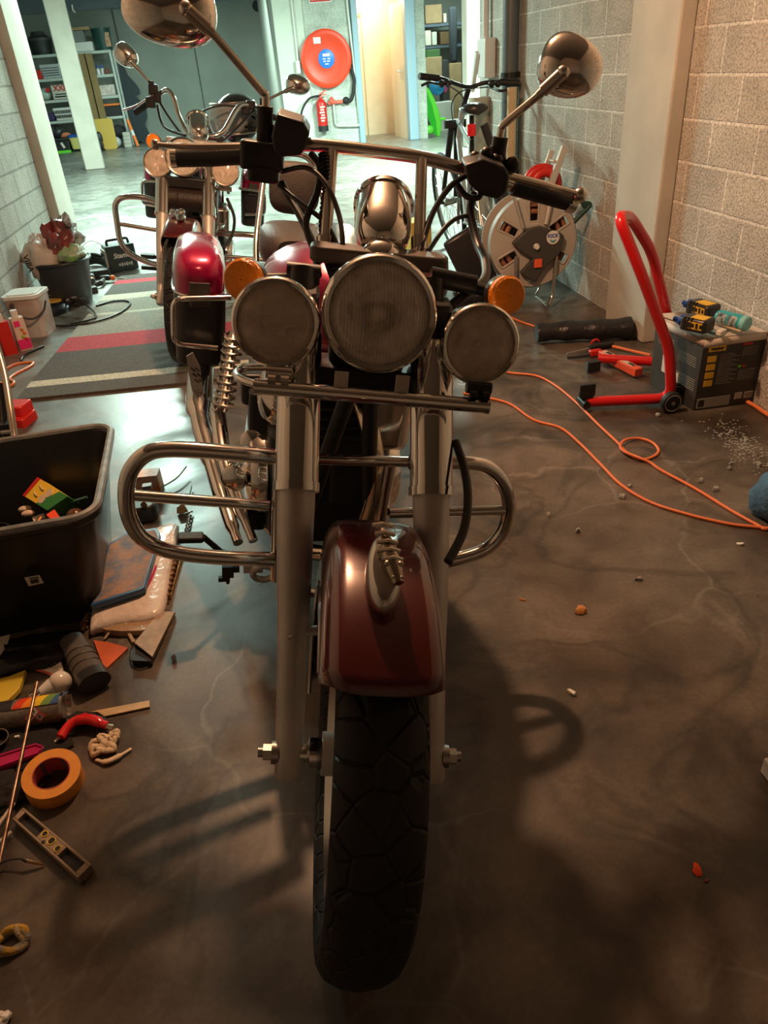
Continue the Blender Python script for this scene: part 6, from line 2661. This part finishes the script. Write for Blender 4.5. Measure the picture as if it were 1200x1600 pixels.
for k in range(6):
    box(m, q + (-.04 + .016 * k, -.058 + .005 * k, 0), (.006, .012, .04), -.3)
part('rib', m, pm('dark_red', (0.25, 0.01, 0.012), 0.4), t)
m = M()
tube(m, cat([G(5, 579, .006), G(25, 569, .006), G(50, 566, .006), G(48, 572, .006), G(25, 584, .006), G(15, 592, .006), G(22, 597, .012), G(15, 603, .006), G(0, 598, .006)]), .007, 8)
solo('orange_cable', m, CORD, 'orange cable loop on the floor at the near left rug corner', 'cable')
t = thing('speaker_carton', 'orange and white small carton between black tub and crash bar', 'box', G(232, 765))
m = M()
q = G(232, 752, .035)
rbox(m, q, (.085, .06, .07), .003, rz=-.1)
part('carton', m, pm('orange_card', (0.62, 0.20, 0.06), 0.5, c2=(0.65, 0.5, 0.42), scale=30), t)
m = M()
lathe(m, [(.001, .001), (.010, .001), (.010, 0)], q + (.004, -.0305, .004), (0, -1, 0), 16)
part('print', m, BLACKP, t)
t = thing('black_device', 'black device with brass socket lying in front of the orange carton', 'device', G(228, 800))
m = M()
rbox(m, G(226, 795, .03), (.085, .10, .06), .03)
part('body', m, BLACKP, t, bevel=.008)
m = M()
q = G(226, 790, .06)
cyl(m, q, q + (0, -.012, .01), .010, 16)
part('socket', m, pm('brass_socket', (0.6, 0.45, 0.2), 0.25, 1.0), t)
m = M()
q = G(230, 760, .064)
rbox(m, q, (.03, .025, .014), .003)
part('plug', m, MIDGREY, t)
m = M()
tube(m, cat([G(242, 766, .01), G(262, 756, .02), G(278, 745, .025), G(291, 729, .03)]), .003, 6)
solo('green_wire', m, pm('pale_green_wire', (0.40, 0.55, 0.36), 0.5), 'pale green wire curling on the wet looking floor behind the crash bar', 'wire')
m = M()
tube(m, cat([G(292, 780, .006), G(297, 770, .01), G(299, 760, .012)]), .003, 6)
solo('dark_green_wire', m, pm('dark_green_wire', (0.05, 0.22, 0.16), 0.5), 'dark green wire end between crash bar rails', 'wire')
scrap('wood_chip', 'pale broken wood chip behind the middle crash bar rail', 'chip', 286, 801, .020, WOOD, .014, 41, None, 9, .6, .4)
m = M()
pts = []
p0, p1 = G(298, 800, .008), G(290, 835, .008)
for i in range(40):
    k = i / 39
    pts.append(p0 + (p1 - p0) * k + .005 * np.array([math.cos(i * .9), 0, math.sin(i * .9)]))
tube(m, pts, .003, 6)
solo('twisted_wire', m, STEEL, 'twisted steel wire beside the broken wood chip', 'wire')

# ================================================================== BLACK TUB AND CONTENTS
TC = np.array([-.815, 1.905])
t = thing('storage_tub', 'large open black plastic tub full of odds and ends left of the motorcycle', 'tub', (TC[0], TC[1], 0))


def rring(sx, sy, rad, z, rz=.06, n=6):
    out = []
    for (cx_, cy_, a0) in ((1, 1, 0), (-1, 1, 90), (-1, -1, 180), (1, -1, 270)):
        for k in range(n + 1):
            a = math.radians(a0 + 90 * k / n)
            x, y = cx_ * (sx / 2 - rad) + rad * math.cos(a), cy_ * (sy / 2 - rad) + rad * math.sin(a)
            out.append(np.array([TC[0] + x * math.cos(rz) - y * math.sin(rz), TC[1] + x * math.sin(rz) + y * math.cos(rz), z]))
    return out


TUBM = pm('black_tub_plastic', (0.016, 0.0165, 0.017), 0.33, rvar=.08, scale=6)
m = M()
loft(m, [rring(.46, .42, .05, .001), rring(.60, .545, .06, .325), rring(.635, .575, .07, .33), rring(.645, .585, .07, .352), rring(.605, .545, .06, .352), rring(.595, .535, .06, .33), rring(.44, .40, .05, .012)], True)
part('shell', m, TUBM, t, bevel=.003)
m = M()
rm = rring(.627, .567, .065, .3545)
tube(m, rm, .011, 8, True)
part('rim', m, pm('worn_grey_rim', (0.17, 0.18, 0.18), 0.4, var=.25, scale=30), t, 'grey worn rim')
p = [np.array(q) for q in (G(38, 903, .20), G(63, 899, .20))]
m = M()
fy = 1.905 - .262
sticker = [WY(a_, b_, fy - .004) for a_, b_ in ((38, 903), (61, 899), (68, 911), (45, 916))]
slab(m, sticker, .002, down=(0, 1, 0))
part('price_label', m, PAPER, t, 'small white bar code label')
m = M()
for k in range(8):
    q = sticker[3] + (sticker[2] - sticker[3]) * (.25 + .07 * k) + (sticker[0] - sticker[3]) * .2
    box(m, q + (0, -.001, .006), (.0022 if k % 3 else .0012, .001, .012))
box(m, (sticker[0] + sticker[1]) / 2 + (.004, -.001, -.004), (.022, .001, .003))
part('bar_code', m, BLACKP, t)


def T(px, py, z):
    return G(px, py, z + .06)


# yellow green box
z1 = .185
A1, B1, C1, D1 = T(36, 774, z1 - .03), T(59, 746, z1 + .01), T(105, 776, z1), T(74, 797, z1 - .035)
n_ = np.cross(B1 - A1, D1 - A1)
n_ /= np.linalg.norm(n_)
n_ = n_ if n_[2] > 0 else -n_
t = thing('bulb_box', 'yellow and green printed box lying tilted inside the black tub', 'box', (A1 + C1) / 2 - (0, 0, .08))
ex_, ey_ = (D1 - A1), (B1 - A1)
m = M()
slab(m, [A1, D1, C1, B1], .05, down=-n_)
part('carton', m, YELLOW, t)
m = M()
lerp = lambda u_, v_: A1 + (D1 - A1) * u_ * (1 - v_) + (C1 - B1) * u_ * v_ + (B1 - A1) * v_
slab(m, [lerp(.55, -.01) + n_ * .001, lerp(1.01, -.01) + n_ * .001, lerp(1.01, 1.01) + n_ * .001, lerp(.75, 1.01) + n_ * .001], .052, down=-n_)
part('green_print', m, pm('green_print', (0.03, 0.22, 0.05), 0.45), t)
m = M()
slab(m, [lerp(-.01, -.01) + n_ * .0012, lerp(.09, -.01) + n_ * .0012, lerp(.09, 1.01) + n_ * .0012, lerp(-.01, 1.01) + n_ * .0012], .02, down=-n_)
part('red_band', m, REDP, t)
m = M()
for v_ in (.3, .68):
    tube(m, [lerp(.22, v_ + .1) + n_ * .002, lerp(.32, v_) + n_ * .002, lerp(.42, v_) + n_ * .002], .0016, 6)
    q = lerp(.58, v_)
    lathe(m, [(.001, .0018), (.014, .0018), (.014, .0)], q, n_, 20)
part('bulb_print', m, pm('print_beige', (0.62, 0.5, 0.36), 0.5), t)
STONE = pm('pale_pink_rubber', (0.62, 0.47, 0.36), 0.5)
for (px, py, lab) in ((39, 795, 'upper of the two pale pads below the yellow box in the tub'), (44, 802, 'lower of the two pale pads below the yellow box in the tub'), (82, 818, 'upper pale pad under the red block in the tub'), (81, 826, 'lower pale pad under the red block in the tub')):
    m = M()
    ball(m, T(px, py, .12), (.020, .013, .009), 14)
    solo('rubber_pad', m, STONE, lab, 'pad', 'pale rubber pads in the tub')
m = M()
slab(m, [T(72, 804, .16), T(85, 796, .165), T(98, 814, .15), T(86, 816, .15)], .03)
solo('red_block', m, pm('red_orange', (0.75, 0.08, 0.03), 0.4), 'bright red small block lying on pale pads in the tub', 'block')
m = M()
cyl(m, T(64, 808, .16), T(42, 844, .15), .003, 8)
solo('orange_pencil', m, pm('orange_wood', (0.75, 0.30, 0.10), 0.4), 'thin orange stick pointing down in the tub', 'stick')
m = M()
tube(m, cat([T(-4, 820, .17), T(5, 817, .17), T(17, 823, .16), T(27, 832, .15), T(38, 836, .145), T(50, 837, .14)]), .0016, 6)
solo('black_wire', m, CABLE, 'thin dark wire arching over the tub contents', 'wire')
m = M()
ball(m, T(118, 808, .15), .026, 18)
solo('brown_ball', m, pm('glossy_brown', (0.10, 0.045, 0.02), 0.2), 'glossy brown round knob at the right tub side', 'knob')
m = M()
cyl(m, T(110, 785, .16), T(136, 777, .17), .0042, 10)
solo('green_stick', m, pm('teal_green', (0.05, 0.18, 0.13), 0.4), 'dull green stick leaning on the right tub side', 'stick')
m = M()
pts = []
p0, p1 = T(72, 824, .13), T(48, 840, .12)
for i in range(50):
    k = i / 49
    pts.append(p0 + (p1 - p0) * k + .006 * np.array([math.cos(i * .8), 0, math.sin(i * .8)]))
tube(m, pts, .0015, 6)
solo('coil_spring', m, STEEL, 'small steel coil spring beside the orange stick in the tub', 'spring')
m = M()
rbox(m, T(60, 836, .105), (.06, .03, .02), .003, rz=.3)
solo('dark_box', m, BLACKP, 'small dark box under the coil spring in the tub', 'box', bevel=.003)
m = M()
rbox(m, T(40, 842, .10), (.09, .03, .02), .003, rz=.9)
solo('wood_offcut', m, pm('red_brown_wood', (0.32, 0.12, 0.05), 0.5, var=.2), 'reddish wood offcut under the orange stick in the tub', 'wood', bevel=.003)
m = M()
rbox(m, T(62, 812, .10), (.035, .03, .02), .003, rz=.4)
solo('paper_packet', m, PAPER, 'pale packet behind the orange stick in the tub', 'packet', bevel=.002)
m = bag_m((TC[0], TC[1], .09), (.165, .15, .075), 33, .12)
solo('dark_rag', m, pm('dark_rag', (0.02, 0.018, 0.016), 0.9, bump=.6), 'dark rag covering the bottom of the black tub', 'rag', sharp=70)

# ================================================================== CLUTTER IN FRONT OF THE TUB
def pl_(name, lab, cat_, px, z, h, mat, sharp=38, bev=0.0, zs=None):
    mm = M()
    slab(mm, [G(a_, b_, z if zs is None else zs[i]) for i, (a_, b_) in enumerate(px)], h)
    return solo(name, mm, mat, lab, cat_, bevel=bev, sharp=sharp)


# padded white bag with the blue plate on it
m = M()
ol = [(165, 850), (215, 832), (271, 815), (273, 832), (262, 900), (252, 948), (228, 962), (190, 966), (150, 975), (141, 965)]
top = [G(a_, b_, .034) for a_, b_ in ol]
mid = sum(top) / len(top)
rings = [[mid + (q - mid) * k + (0, 0, dz) for q in cat(top, 5, True)] for k, dz in ((1.0, -.033), (1.03, -.02), (1.0, -.006), (.9, .0), (.5, .003), (.05, .004))]
loft(m, rings)
t = thing('padded_bag', 'shiny whitish plastic bag lying under the blue plate', 'bag', mid * (1, 1, 0))
part('film', m, pm('white_film', (0.62, 0.54, 0.48), 0.25, var=.1, bump=.5, bscale=30), t, sharp=70)
m = M()
tube(m, cat([G(244, 885, .035), G(236, 905, .037), G(226, 925, .036)]), .004, 6)
part('pink_print', m, pm('magenta_print', (0.45, 0.03, 0.14), 0.4), t)
ol = [(171, 848), (196, 832), (245, 824), (250, 834), (226, 917), (219, 921), (141, 946)]
m = M()
slab(m, [G(a_, b_, .062) for a_, b_ in ol], .018)
t = thing('abrasive_plate', 'blue edged plate with worn brown gritty face lying on the whitish bag', 'plate', G(195, 890, .04))
part('tray', m, pm('blue_tray', (0.03, 0.10, 0.22), 0.35), t, bevel=.002)
m = M()
c_ = G(195, 885, .0625)
slab(m, [c_ + (G(a_, b_, .0625) - c_) * .93 for a_, b_ in ol], .002)
part('grit_face', m, pm('gritty_brown', (0.30, 0.16, 0.09), 0.7, c2=(0.09, 0.11, 0.15), scale=26, bump=.4, bscale=260), t, 'worn brown and blue gritty face')


def auger(lab, p0, p1, r_, mat, name='drill_bit', turns=9):
    mm = M()
    pts = []
    ax = p1 - p0
    a_, b_, _ = basis(ax)
    for i in range(turns * 10):
        k = i / (turns * 10 - 1)
        q = 2 * math.pi * i / 10
        pts.append(p0 + ax * k * .8 + r_ * .62 * (math.cos(q) * a_ + math.sin(q) * b_))
    tube(mm, pts, r_ * .45, 6)
    cyl(mm, p0, p1, r_ * .45, 10)
    return solo(name, mm, mat, lab, 'drill bit')


auger('rusty auger drill bit lying along the right side of the whitish bag', G(276, 868, .012), G(255, 958, .012), .010, RUST)
auger('rusty short drill bit at the lower left corner of the whitish bag', G(146, 950, .014), G(128, 985, .012), .011, RUST, turns=5)
m = M()
cyl(m, G(284, 868, .006), G(265, 935, .006), .004, 10)
solo('brass_rod', m, pm('brass_rod', (0.45, 0.33, 0.12), 0.35, 0.8), 'thin brass coloured rod beside the rusty auger drill bit', 'rod')
# clear bag with straps, mask
pl_('clear_bag', 'brownish clear plastic bag end sticking out below the whitish bag', 'bag', [(152, 978), (190, 968), (230, 962), (252, 950), (248, 972), (222, 985), (190, 986), (165, 984)], .02, .018, pm('tan_film', (0.33, 0.22, 0.13), 0.25, var=.2, bump=.6, bscale=40))
m = M()
tube(m, cat([G(178, 968, .025), G(172, 985, .015), G(163, 998, .006)]), .0035, 6, flat=.4)
tube(m, cat([G(196, 972, .02), G(202, 990, .012), G(209, 1003, .008)]), .0045, 6, flat=.4)
solo('plastic_strap', m, pm('tan_strap', (0.36, 0.26, 0.17), 0.35), 'two tan plastic straps hanging from the clear bag end', 'strap')
t = thing('dust_mask', 'tan folded dust mask with black inside and elastic loop', 'mask', G(238, 1000))
m = M()
loft(m, [[G(a_, b_, z) for a_, b_, z in ((210, 1004, .03), (250, 955, .02), (273, 956, .012), (238, 1026, .025))], [G(a_, b_, z) for a_, b_, z in ((210, 1008, .002), (250, 960, .002), (274, 960, .002), (240, 1030, .002))]])
part('shell', m, pm('tan_paper', (0.30, 0.22, 0.15), 0.7, var=.2, scale=30), t)
m = M()
slab(m, [G(a_, b_, .018) for a_, b_ in ((212, 1006), (222, 1004), (238, 1022), (236, 1033), (206, 1032), (206, 1020))], .016)
part('inside', m, BLACKP, t)
m = M()
tube(m, cat([G(211, 1004, .02), G(203, 1020, .008), G(205, 1038, .003), G(217, 1046, .003), G(232, 1041, .003), G(236, 1030, .006)]), .0012, 6)
part('elastic', m, BLACKP, t)
# ribbed grey hose socket
t = thing('hose_adapter', 'dark grey ribbed plastic adapter lying beside the white leaflet', 'adapter', G(130, 1030))
p0, p1 = G(112, 1000, .03), G(142, 1055, .03)
m = M()
tube(m, [p0, p0 * .75 + p1 * .25, p0 * .7 + p1 * .3, p1], [.030, .030, .033, .037], 28, flat=.72)
part('sleeve', m, pm('warm_grey_plastic', (0.085, 0.075, 0.065), 0.45), t)
m = M()
for k in (.45, .62, .8):
    torus(m, p0 + (p1 - p0) * k, p1 - p0, .0318 + .0052 * k, .0016, 28, 6, sy=.74)
part('rib', m, BLACKP, t)
m = M()
cyl(m, p1, p1 + (p1 - p0) * .2, .039, 28)
m.xf(lambda q: np.array([q[0], q[1], max(.002, .03 + (q[2] - .03) * .72)]))
part('collar', m, BLACKS, t)
pl_('orange_pouch', 'reddish orange transparent pouch between adapter and dust mask', 'pouch', [(146, 1000), (168, 1003), (200, 1012), (190, 1022), (165, 1045), (157, 1030)], .006, .005, pm('orange_film', (0.55, 0.13, 0.06), 0.3, var=.2))
t = thing('leaflet', 'white printed leaflet with red stripe between yellow packet and adapter', 'leaflet', G(80, 1035))
m = M()
lf = [G(a_, b_, z) for a_, b_, z in ((73, 1015, .012), (90, 1020, .012), (101, 1050, .006), (80, 1056, .004), (52, 1044, .004))]
slab(m, lf, .0015)
part('sheet', m, PAPER, t)
m = M()
slab(m, [G(a_, b_, .008) for a_, b_ in ((55, 1044), (82, 1052), (81, 1055), (54, 1047))], .001)
part('red_stripe', m, pm('red_print', (0.6, 0.12, 0.06), 0.5), t)
m = M()
for k in range(6):
    a_, b_ = G(70 - 2 * k, 1022 + 3.6 * k, .0135 - .001 * k), G(90 + 0 * k, 1026 + 3.8 * k, .0135 - .001 * k)
    tube(m, [a_, b_], .0006, 4)
part('print_lines', m, pm('grey_lines', (0.35, 0.28, 0.25), 0.6), t)
pl_('yellow_packet', 'yellow packet with dark edge cut off by the frame edge beside the spray can', 'packet', [(-20, 1065), (15, 1056), (40, 1046), (30, 1075), (12, 1094), (-20, 1102)], .02, .015, pm('dull_yellow', (0.60, 0.46, 0.05), 0.4, var=.1), bev=.002)
pl_('white_card', 'white card standing out of the black bag at the frame edge', 'card', [(-10, 998), (16, 991), (10, 1010), (-5, 1030)], .03, .002, PAPER)
m = bag_m(G(40, 1020, .012), (.13, .07, .018), 51, .2)
solo('black_bag', m, pm('black_bag_film', (0.010, 0.010, 0.010), 0.4, bump=.8, bscale=25), 'crumpled black bag on the floor in front of the tub', 'bag', sharp=70)
m = bag_m(G(30, 1165, .008), (.10, .075, .012), 52, .2)
solo('black_cloth', m, pm('black_cloth', (0.012, 0.011, 0.011), 0.9, bump=.8, bscale=40), 'black cloth lying under the spray can and the magenta tray', 'cloth', sharp=70)
m = bag_m(G(5, 1235, .008), (.075, .05, .012), 53, .25)
solo('dark_rag', m, pm('dark_rag2', (0.016, 0.014, 0.013), 0.9, bump=.8, bscale=40), 'dark oily rag left of the masking tape roll', 'rag', sharp=70)
# bulb
t = thing('light_bulb', 'round frosted light bulb lying behind the spray can', 'bulb', G(90, 1085))
m = M()
ball(m, G(94, 1066, .03), .027, 28)
part('globe', m, pm('frosted_glass', (0.66, 0.60, 0.52), 0.25, coat=.3), t)
m = M()
p0 = G(94, 1066, .03)
dd = np.array([-.8, -.4, -.1])
dd /= np.linalg.norm(dd)
lathe(m, [(.022, .018), (.018, .032), (.014, .045), (.0135, .047)], p0, dd, 24)
part('neck', m, WHITEP, t)
m = M()
lathe(m, [(.0135, .045), (.0135, .068), (.008, .074), (.001, .075)], p0, dd, 20)
for k in range(4):
    torus(m, p0 + dd * (.049 + .005 * k), dd, .0135, .0013, 20, 6)
part('screw_cap', m, CHROMED, t)
# spray can
p1, p0 = G(101, 1104, .034), G(-55, 1128, .034)
ax = p1 - p0
L_ = np.linalg.norm(ax)
axn = ax / L_
t = thing('spray_can', 'spray can with rainbow band and hazard label lying left of the red handled saw', 'can', (p0 + p1) / 2 * (1, 1, 0))
m = M()
lathe(m, [(.001, .0), (.031, 0), (.0325, .003), (.0325, L_ - .004), (.031, L_)], p0, ax, 36)
part('body', m, pm('can_grey', (0.34, 0.29, 0.24), 0.35, 0.5, c2=(0.22, 0.19, 0.16), scale=120), t)
m = M()
lathe(m, [(.030, -.004), (.0345, -.002), (.0345, .004), (.030, .005), (.024, -.003), (.001, -.006)], p1, ax, 36)
part('bottom_rim', m, CHROMED, t)
sdv = np.cross(axn, up)
sdv /= np.linalg.norm(sdv)
sdv = sdv if sdv[1] < 0 else -sdv


def canpatch(nm, s0_, s1_, a0, a1, mat, sk=0.0, r_=.0329):
    mm = M()
    aa = np.linspace(math.radians(a0), math.radians(a1), 12)
    rr = []
    for i, a_ in enumerate(aa):
        n_ = sdv * math.cos(a_) + up * math.sin(a_)
        k = sk * i / 11
        rr += [p0 + axn * (L_ - s1_ + k) + n_ * r_, p0 + axn * (L_ - s0_ + k) + n_ * r_]
    mm.add(rr, [(2 * i, 2 * i + 1, 2 * i + 3, 2 * i + 2) for i in range(11)])
    return part(nm, mm, mat, t)


for k, (nm, cl) in enumerate((('blue', (0.05, 0.12, 0.30)), ('green', (0.16, 0.30, 0.08)), ('yellow', (0.80, 0.55, 0.03)), ('orange', (0.80, 0.25, 0.02)), ('red', (0.65, 0.05, 0.02)))):
    canpatch('rainbow_band', .002 + .021 * k, .002 + .021 * (k + 1), 62, 135, pm('rainbow_' + nm, cl, 0.35), .02)
canpatch('dark_band', .107, .20, 62, 135, pm('can_dark', (0.03, 0.03, 0.035), 0.4))
canpatch('label_edge', .004, .20, 58, 62, BLACKP, r_=.0331)
for (s_, a_) in ((.055, 40), (.045, 18), (.068, 18)):
    n_ = sdv * math.cos(math.radians(a_)) + up * math.sin(math.radians(a_))
    tg = -sdv * math.sin(math.radians(a_)) + up * math.cos(math.radians(a_))
    q = p0 + axn * (L_ - s_) + n_ * .0335
    m = M()
    dm = [q + axn * .012, q + tg * .012, q - axn * .012, q - tg * .012]
    tube(m, dm, .0011, 6, True)
    part('hazard_frame', m, REDP, t)
    m = M()
    slab(m, [q + (p_ - q) * .85 for p_ in dm], .001, down=-n_)
    part('hazard_sign', m, WHITEP, t)
    m = M()
    box(m, q + n_ * .0006, (.002, .002, .009))
    part('hazard_mark', m, BLACKP, t)
# long rod
m = M()
cyl(m, G(58, 1066, .075), G(-6, 1372, .006), .0042, 10)
solo('steel_rod', m, pm('worn_rod', (0.34, 0.24, 0.18), 0.35, 0.9, c2=(0.16, 0.09, 0.06), scale=40), 'long thin worn steel rod leaning across the spray can', 'rod')
# jab saw
t = thing('hand_saw', 'small saw with bent red grip and black body beside the masking tape', 'saw', G(130, 1130))
m = M()
tube(m, cat([G(95, 1152, .018), G(106, 1136, .022), G(120, 1126, .024), G(140, 1124, .024), G(158, 1130, .022), G(168, 1134, .020)], 6), [.011] * 12 + [.012] * 12 + [.009] * 7, 14)
part('grip', m, RED, t, 'bent red grip')
m = M()
slab(m, [G(a_, b_, .02) for a_, b_ in ((106, 1118), (120, 1110), (145, 1112), (165, 1120), (168, 1128), (140, 1120), (112, 1128))], .016)
part('body', m, BLACKP, t, bevel=.003)
m = M()
tube(m, [G(166, 1134, .02), G(177, 1137, .018)], .0065, 10)
part('blade_end', m, STEEL, t)
m = M()
cyl(m, G(133, 1116, .0215), G(133, 1116, .019), .004, 10)
rbox(m, G(134, 1117, .021), (.018, .005, .003), .002, rz=-.3)
part('button', m, pm('pink_button', (0.7, 0.06, 0.12), 0.4), t)
pl_('paint_stick', 'pale wooden paint stirring stick lying behind the red handled saw', 'stick', [(139, 1112), (233, 1094), (234, 1104), (163, 1119), (152, 1112)], .006, .004, WOOD, bev=.0008)
# glove
m = M()
rnd = random.Random(11)
o = G(166, 1168)
for k in range(13):
    a_ = rnd.uniform(0, 6.28)
    c_ = o + (rnd.uniform(-.022, .016), rnd.uniform(-.018, .024), .008 + rnd.uniform(0, .010))
    pts = [c_ + .013 * np.array([math.cos(a_ + q), math.sin(a_ + q) * .8, .4 * math.sin(2 * q)]) for q in np.linspace(0, 4.2, 9)]
    tube(m, pts, [.004, .006, .0068, .007, .0068, .0066, .006, .005, .003], 8, flat=.7)
tube(m, cat([G(150, 1187, .006), G(165, 1190, .008), G(183, 1183, .008), G(205, 1170, .004)]), [.004] * 5 + [.007] * 9 + [.004] * 5, 8, flat=.6)
solo('rubber_glove', m, pm('cream_latex', (0.64, 0.50, 0.34), 0.55, var=.12, scale=60), 'crumpled cream latex glove right of the orange tape roll', 'glove', sharp=70)
# magenta tray, cup
t = thing('magenta_tray', 'magenta plastic tray lying behind the orange tape roll', 'tray', G(25, 1180))
m = M()
slab(m, [G(a_, b_, .022) for a_, b_ in ((-25, 1190), (58, 1163), (68, 1168), (60, 1178), (-25, 1208))], .016)
part('tray', m, pm('magenta_plastic', (0.42, 0.01, 0.10), 0.35), t, bevel=.003)
m = M()
tube(m, [G(a_, b_, .024) for a_, b_ in ((-25, 1188), (56, 1163), (67, 1167), (60, 1176), (-25, 1206))], .0025, 8)
part('rim', m, pm('magenta_rim', (0.55, 0.02, 0.14), 0.35), t)
t = thing('metal_cup', 'small shiny metal cup between spray can and magenta tray', 'cup', G(3, 1165))
m = M()
q = G(3, 1168, .0)
lathe(m, [(.001, .002), (.021, .002), (.022, .03), (.0235, .032), (.0235, .034), (.021, .034), (.020, .006), (.001, .006)], q + (0, 0, .004), (0.1, -.15, 1), 28)
part('cup', m, pm('brassy_steel', (0.50, 0.44, 0.30), 0.2, 1.0), t)
m = M()
box(m, G(27, 1152, .02), (.010, .005, .008))
part('tab', m, WHITEP, t)
# tape roll
t = thing('masking_tape', 'thick roll of orange masking tape lying on the floor', 'tape', G(82, 1226))
ct = G(80, 1208, .046)
axt = np.array([.10, -.16, 1.0])
axt /= np.linalg.norm(axt)
m = M()
lathe(m, [(.0575, .0), (.0575, -.044), (.0372, -.044), (.0372, 0.0005), (.0575, .0005)], ct, axt, 56)
part('tape', m, pm('orange_tape', (0.72, 0.29, 0.035), 0.55, var=.06, scale=40), t)
m = M()
lathe(m, [(.0372, .001), (.0352, .001), (.0352, -.044), (.0372, -.044)], ct, axt, 56)
co = part('core', m, pm('red_core', (0.42, 0.07, 0.05), 0.6), t, 'printed red cardboard core')
m = M()
a_, b_, _ = basis(axt)
for k in range(5):
    q0 = 2 * math.pi * k / 5
    rr = []
    for q in np.linspace(q0, q0 + .22, 5):
        n_ = math.cos(q) * a_ + math.sin(q) * b_
        rr += [ct + n_ * .0350, ct + n_ * .0350 - axt * .042]
    m.add(rr, [(2 * i, 2 * i + 1, 2 * i + 3, 2 * i + 2) for i in range(4)])
part('core_print', m, pm('blue_grey_print', (0.10, 0.13, 0.18), 0.6), co)
m = M()
cyl(m, G(86, 1160, .01), G(95, 1150, .012), .004, 8)
solo('chalk_piece', m, WHITEP, 'small white peg between the tape roll and the saw grip', 'peg')
# spirit level (small)
A1, B1, C1, D1 = G(19, 1279, .022), G(36, 1261, .022), G(143, 1350, .022), G(121, 1372, .022)
t = thing('torpedo_level', 'short dark torpedo level with round vial holes lying on the floor', 'level', (A1 + C1) / 2 * (1, 1, 0))
lerp = lambda u_, v_: A1 * (1 - u_) * (1 - v_) + D1 * u_ * (1 - v_) + C1 * u_ * v_ + B1 * (1 - u_) * v_
m = M()
fr = pm('aluminium_body', (0.34, 0.26, 0.19), 0.45, 0.4)
for (u0, u1, v0, v1) in ((0, 1, 0, .16), (0, 1, .84, 1), (0, .06, .16, .84), (.94, 1, .16, .84), (.36, .68, .16, .84)):
    slab(m, [lerp(u0, v0), lerp(u1, v0), lerp(u1, v1), lerp(u0, v1)], .021)
part('frame', m, fr, t, bevel=.0012)
m = M()
slab(m, [lerp(.03, .08) - (0, 0, .012), lerp(.97, .08) - (0, 0, .012), lerp(.97, .92) - (0, 0, .012), lerp(.03, .92) - (0, 0, .012)], .009)
part('web', m, BLACKP, t)
m = M()
for (u_, v_, r_) in ((.41, .6, .0062), (.52, .55, .0075), (.46, .2, .0038), (.63, .45, .0062)):
    lathe(m, [(.001, .0008), (r_, .0008), (r_, -.004)], lerp(u_, v_), up, 18)
part('hole', m, BLACKM, t)
m = M()
for (u_, v_, r_) in ((.41, .6, .0062), (.52, .55, .0075), (.63, .45, .0062)):
    torus(m, lerp(u_, v_) + (0, 0, .001), up, r_, .0011, 20, 6)
part('vial_ring', m, YELLOW, t)
# probe, rope, white scrap
t = thing('test_probe', 'thin black wire with metal tip on the floor below the torpedo level', 'probe', G(50, 1350))
m = M()
tube(m, cat([G(-8, 1354, .012), G(10, 1345, .016), G(31, 1342, .020), G(42, 1346, .018)]), [.0016] * 14 + [.003] * 5, 8)
part('wire', m, CABLE, t)
m = M()
tube(m, [G(40, 1345, .018), G(58, 1349, .010), G(70, 1352, .003)], [.0034, .003, .0012], 8)
part('tip', m, pm('copper_tip', (0.6, 0.35, 0.2), 0.3, 1.0), t)
t = thing('rope_knot', 'knotted yellow and grey rope end at the left frame edge', 'rope', G(15, 1480))
o = G(16, 1476)
for k, (mt, ph) in enumerate(((pm('yellow_rope', (0.48, 0.30, 0.04), 0.7, bump=.5, bscale=200), 0.0), (pm('grey_rope', (0.24, 0.23, 0.19), 0.7, bump=.5, bscale=200), 1.6), (pm('pale_rope', (0.42, 0.33, 0.20), 0.7, bump=.5, bscale=200), 3.1))):
    m = M()
    tube(m, [o + np.array([.026 * math.cos(q + ph) + .006 * math.sin(3 * q), .019 * math.sin(q + ph), .012 + .007 * math.sin(2 * q + ph * 2)]) for q in np.linspace(0, 5.2, 30)], .0065, 10)
    part('strand', m, mt, t)
m = bag_m(G(2, 1592, .008), (.014, .012, .008), 61, .2)
solo('tissue_scrap', m, WHITEP, 'small crumpled white scrap in the lower left corner', 'scrap', sharp=70)
m = M()
for (a_, b_) in (((18, 1300), (-30, 1340)), ((22, 1255), (-10, 1300))):
    cyl(m, G(*a_, .01), G(*b_, .012), .004, 8)
solo('pale_stick', m, pm('pale_stick', (0.5, 0.42, 0.34), 0.5), 'pale thin sticks poking from the dark oily rag', 'stick')
m = bag_m((1.19, 4.03, .085), (.13, .09, .085), 71, .3)
solo('bin_liner', m, pm('black_liner', (0.012, 0.012, 0.013), 0.22, bump=1.0, bscale=14), 'black glossy crumpled bin liner on the floor beside the cable reel', 'bag', sharp=70)
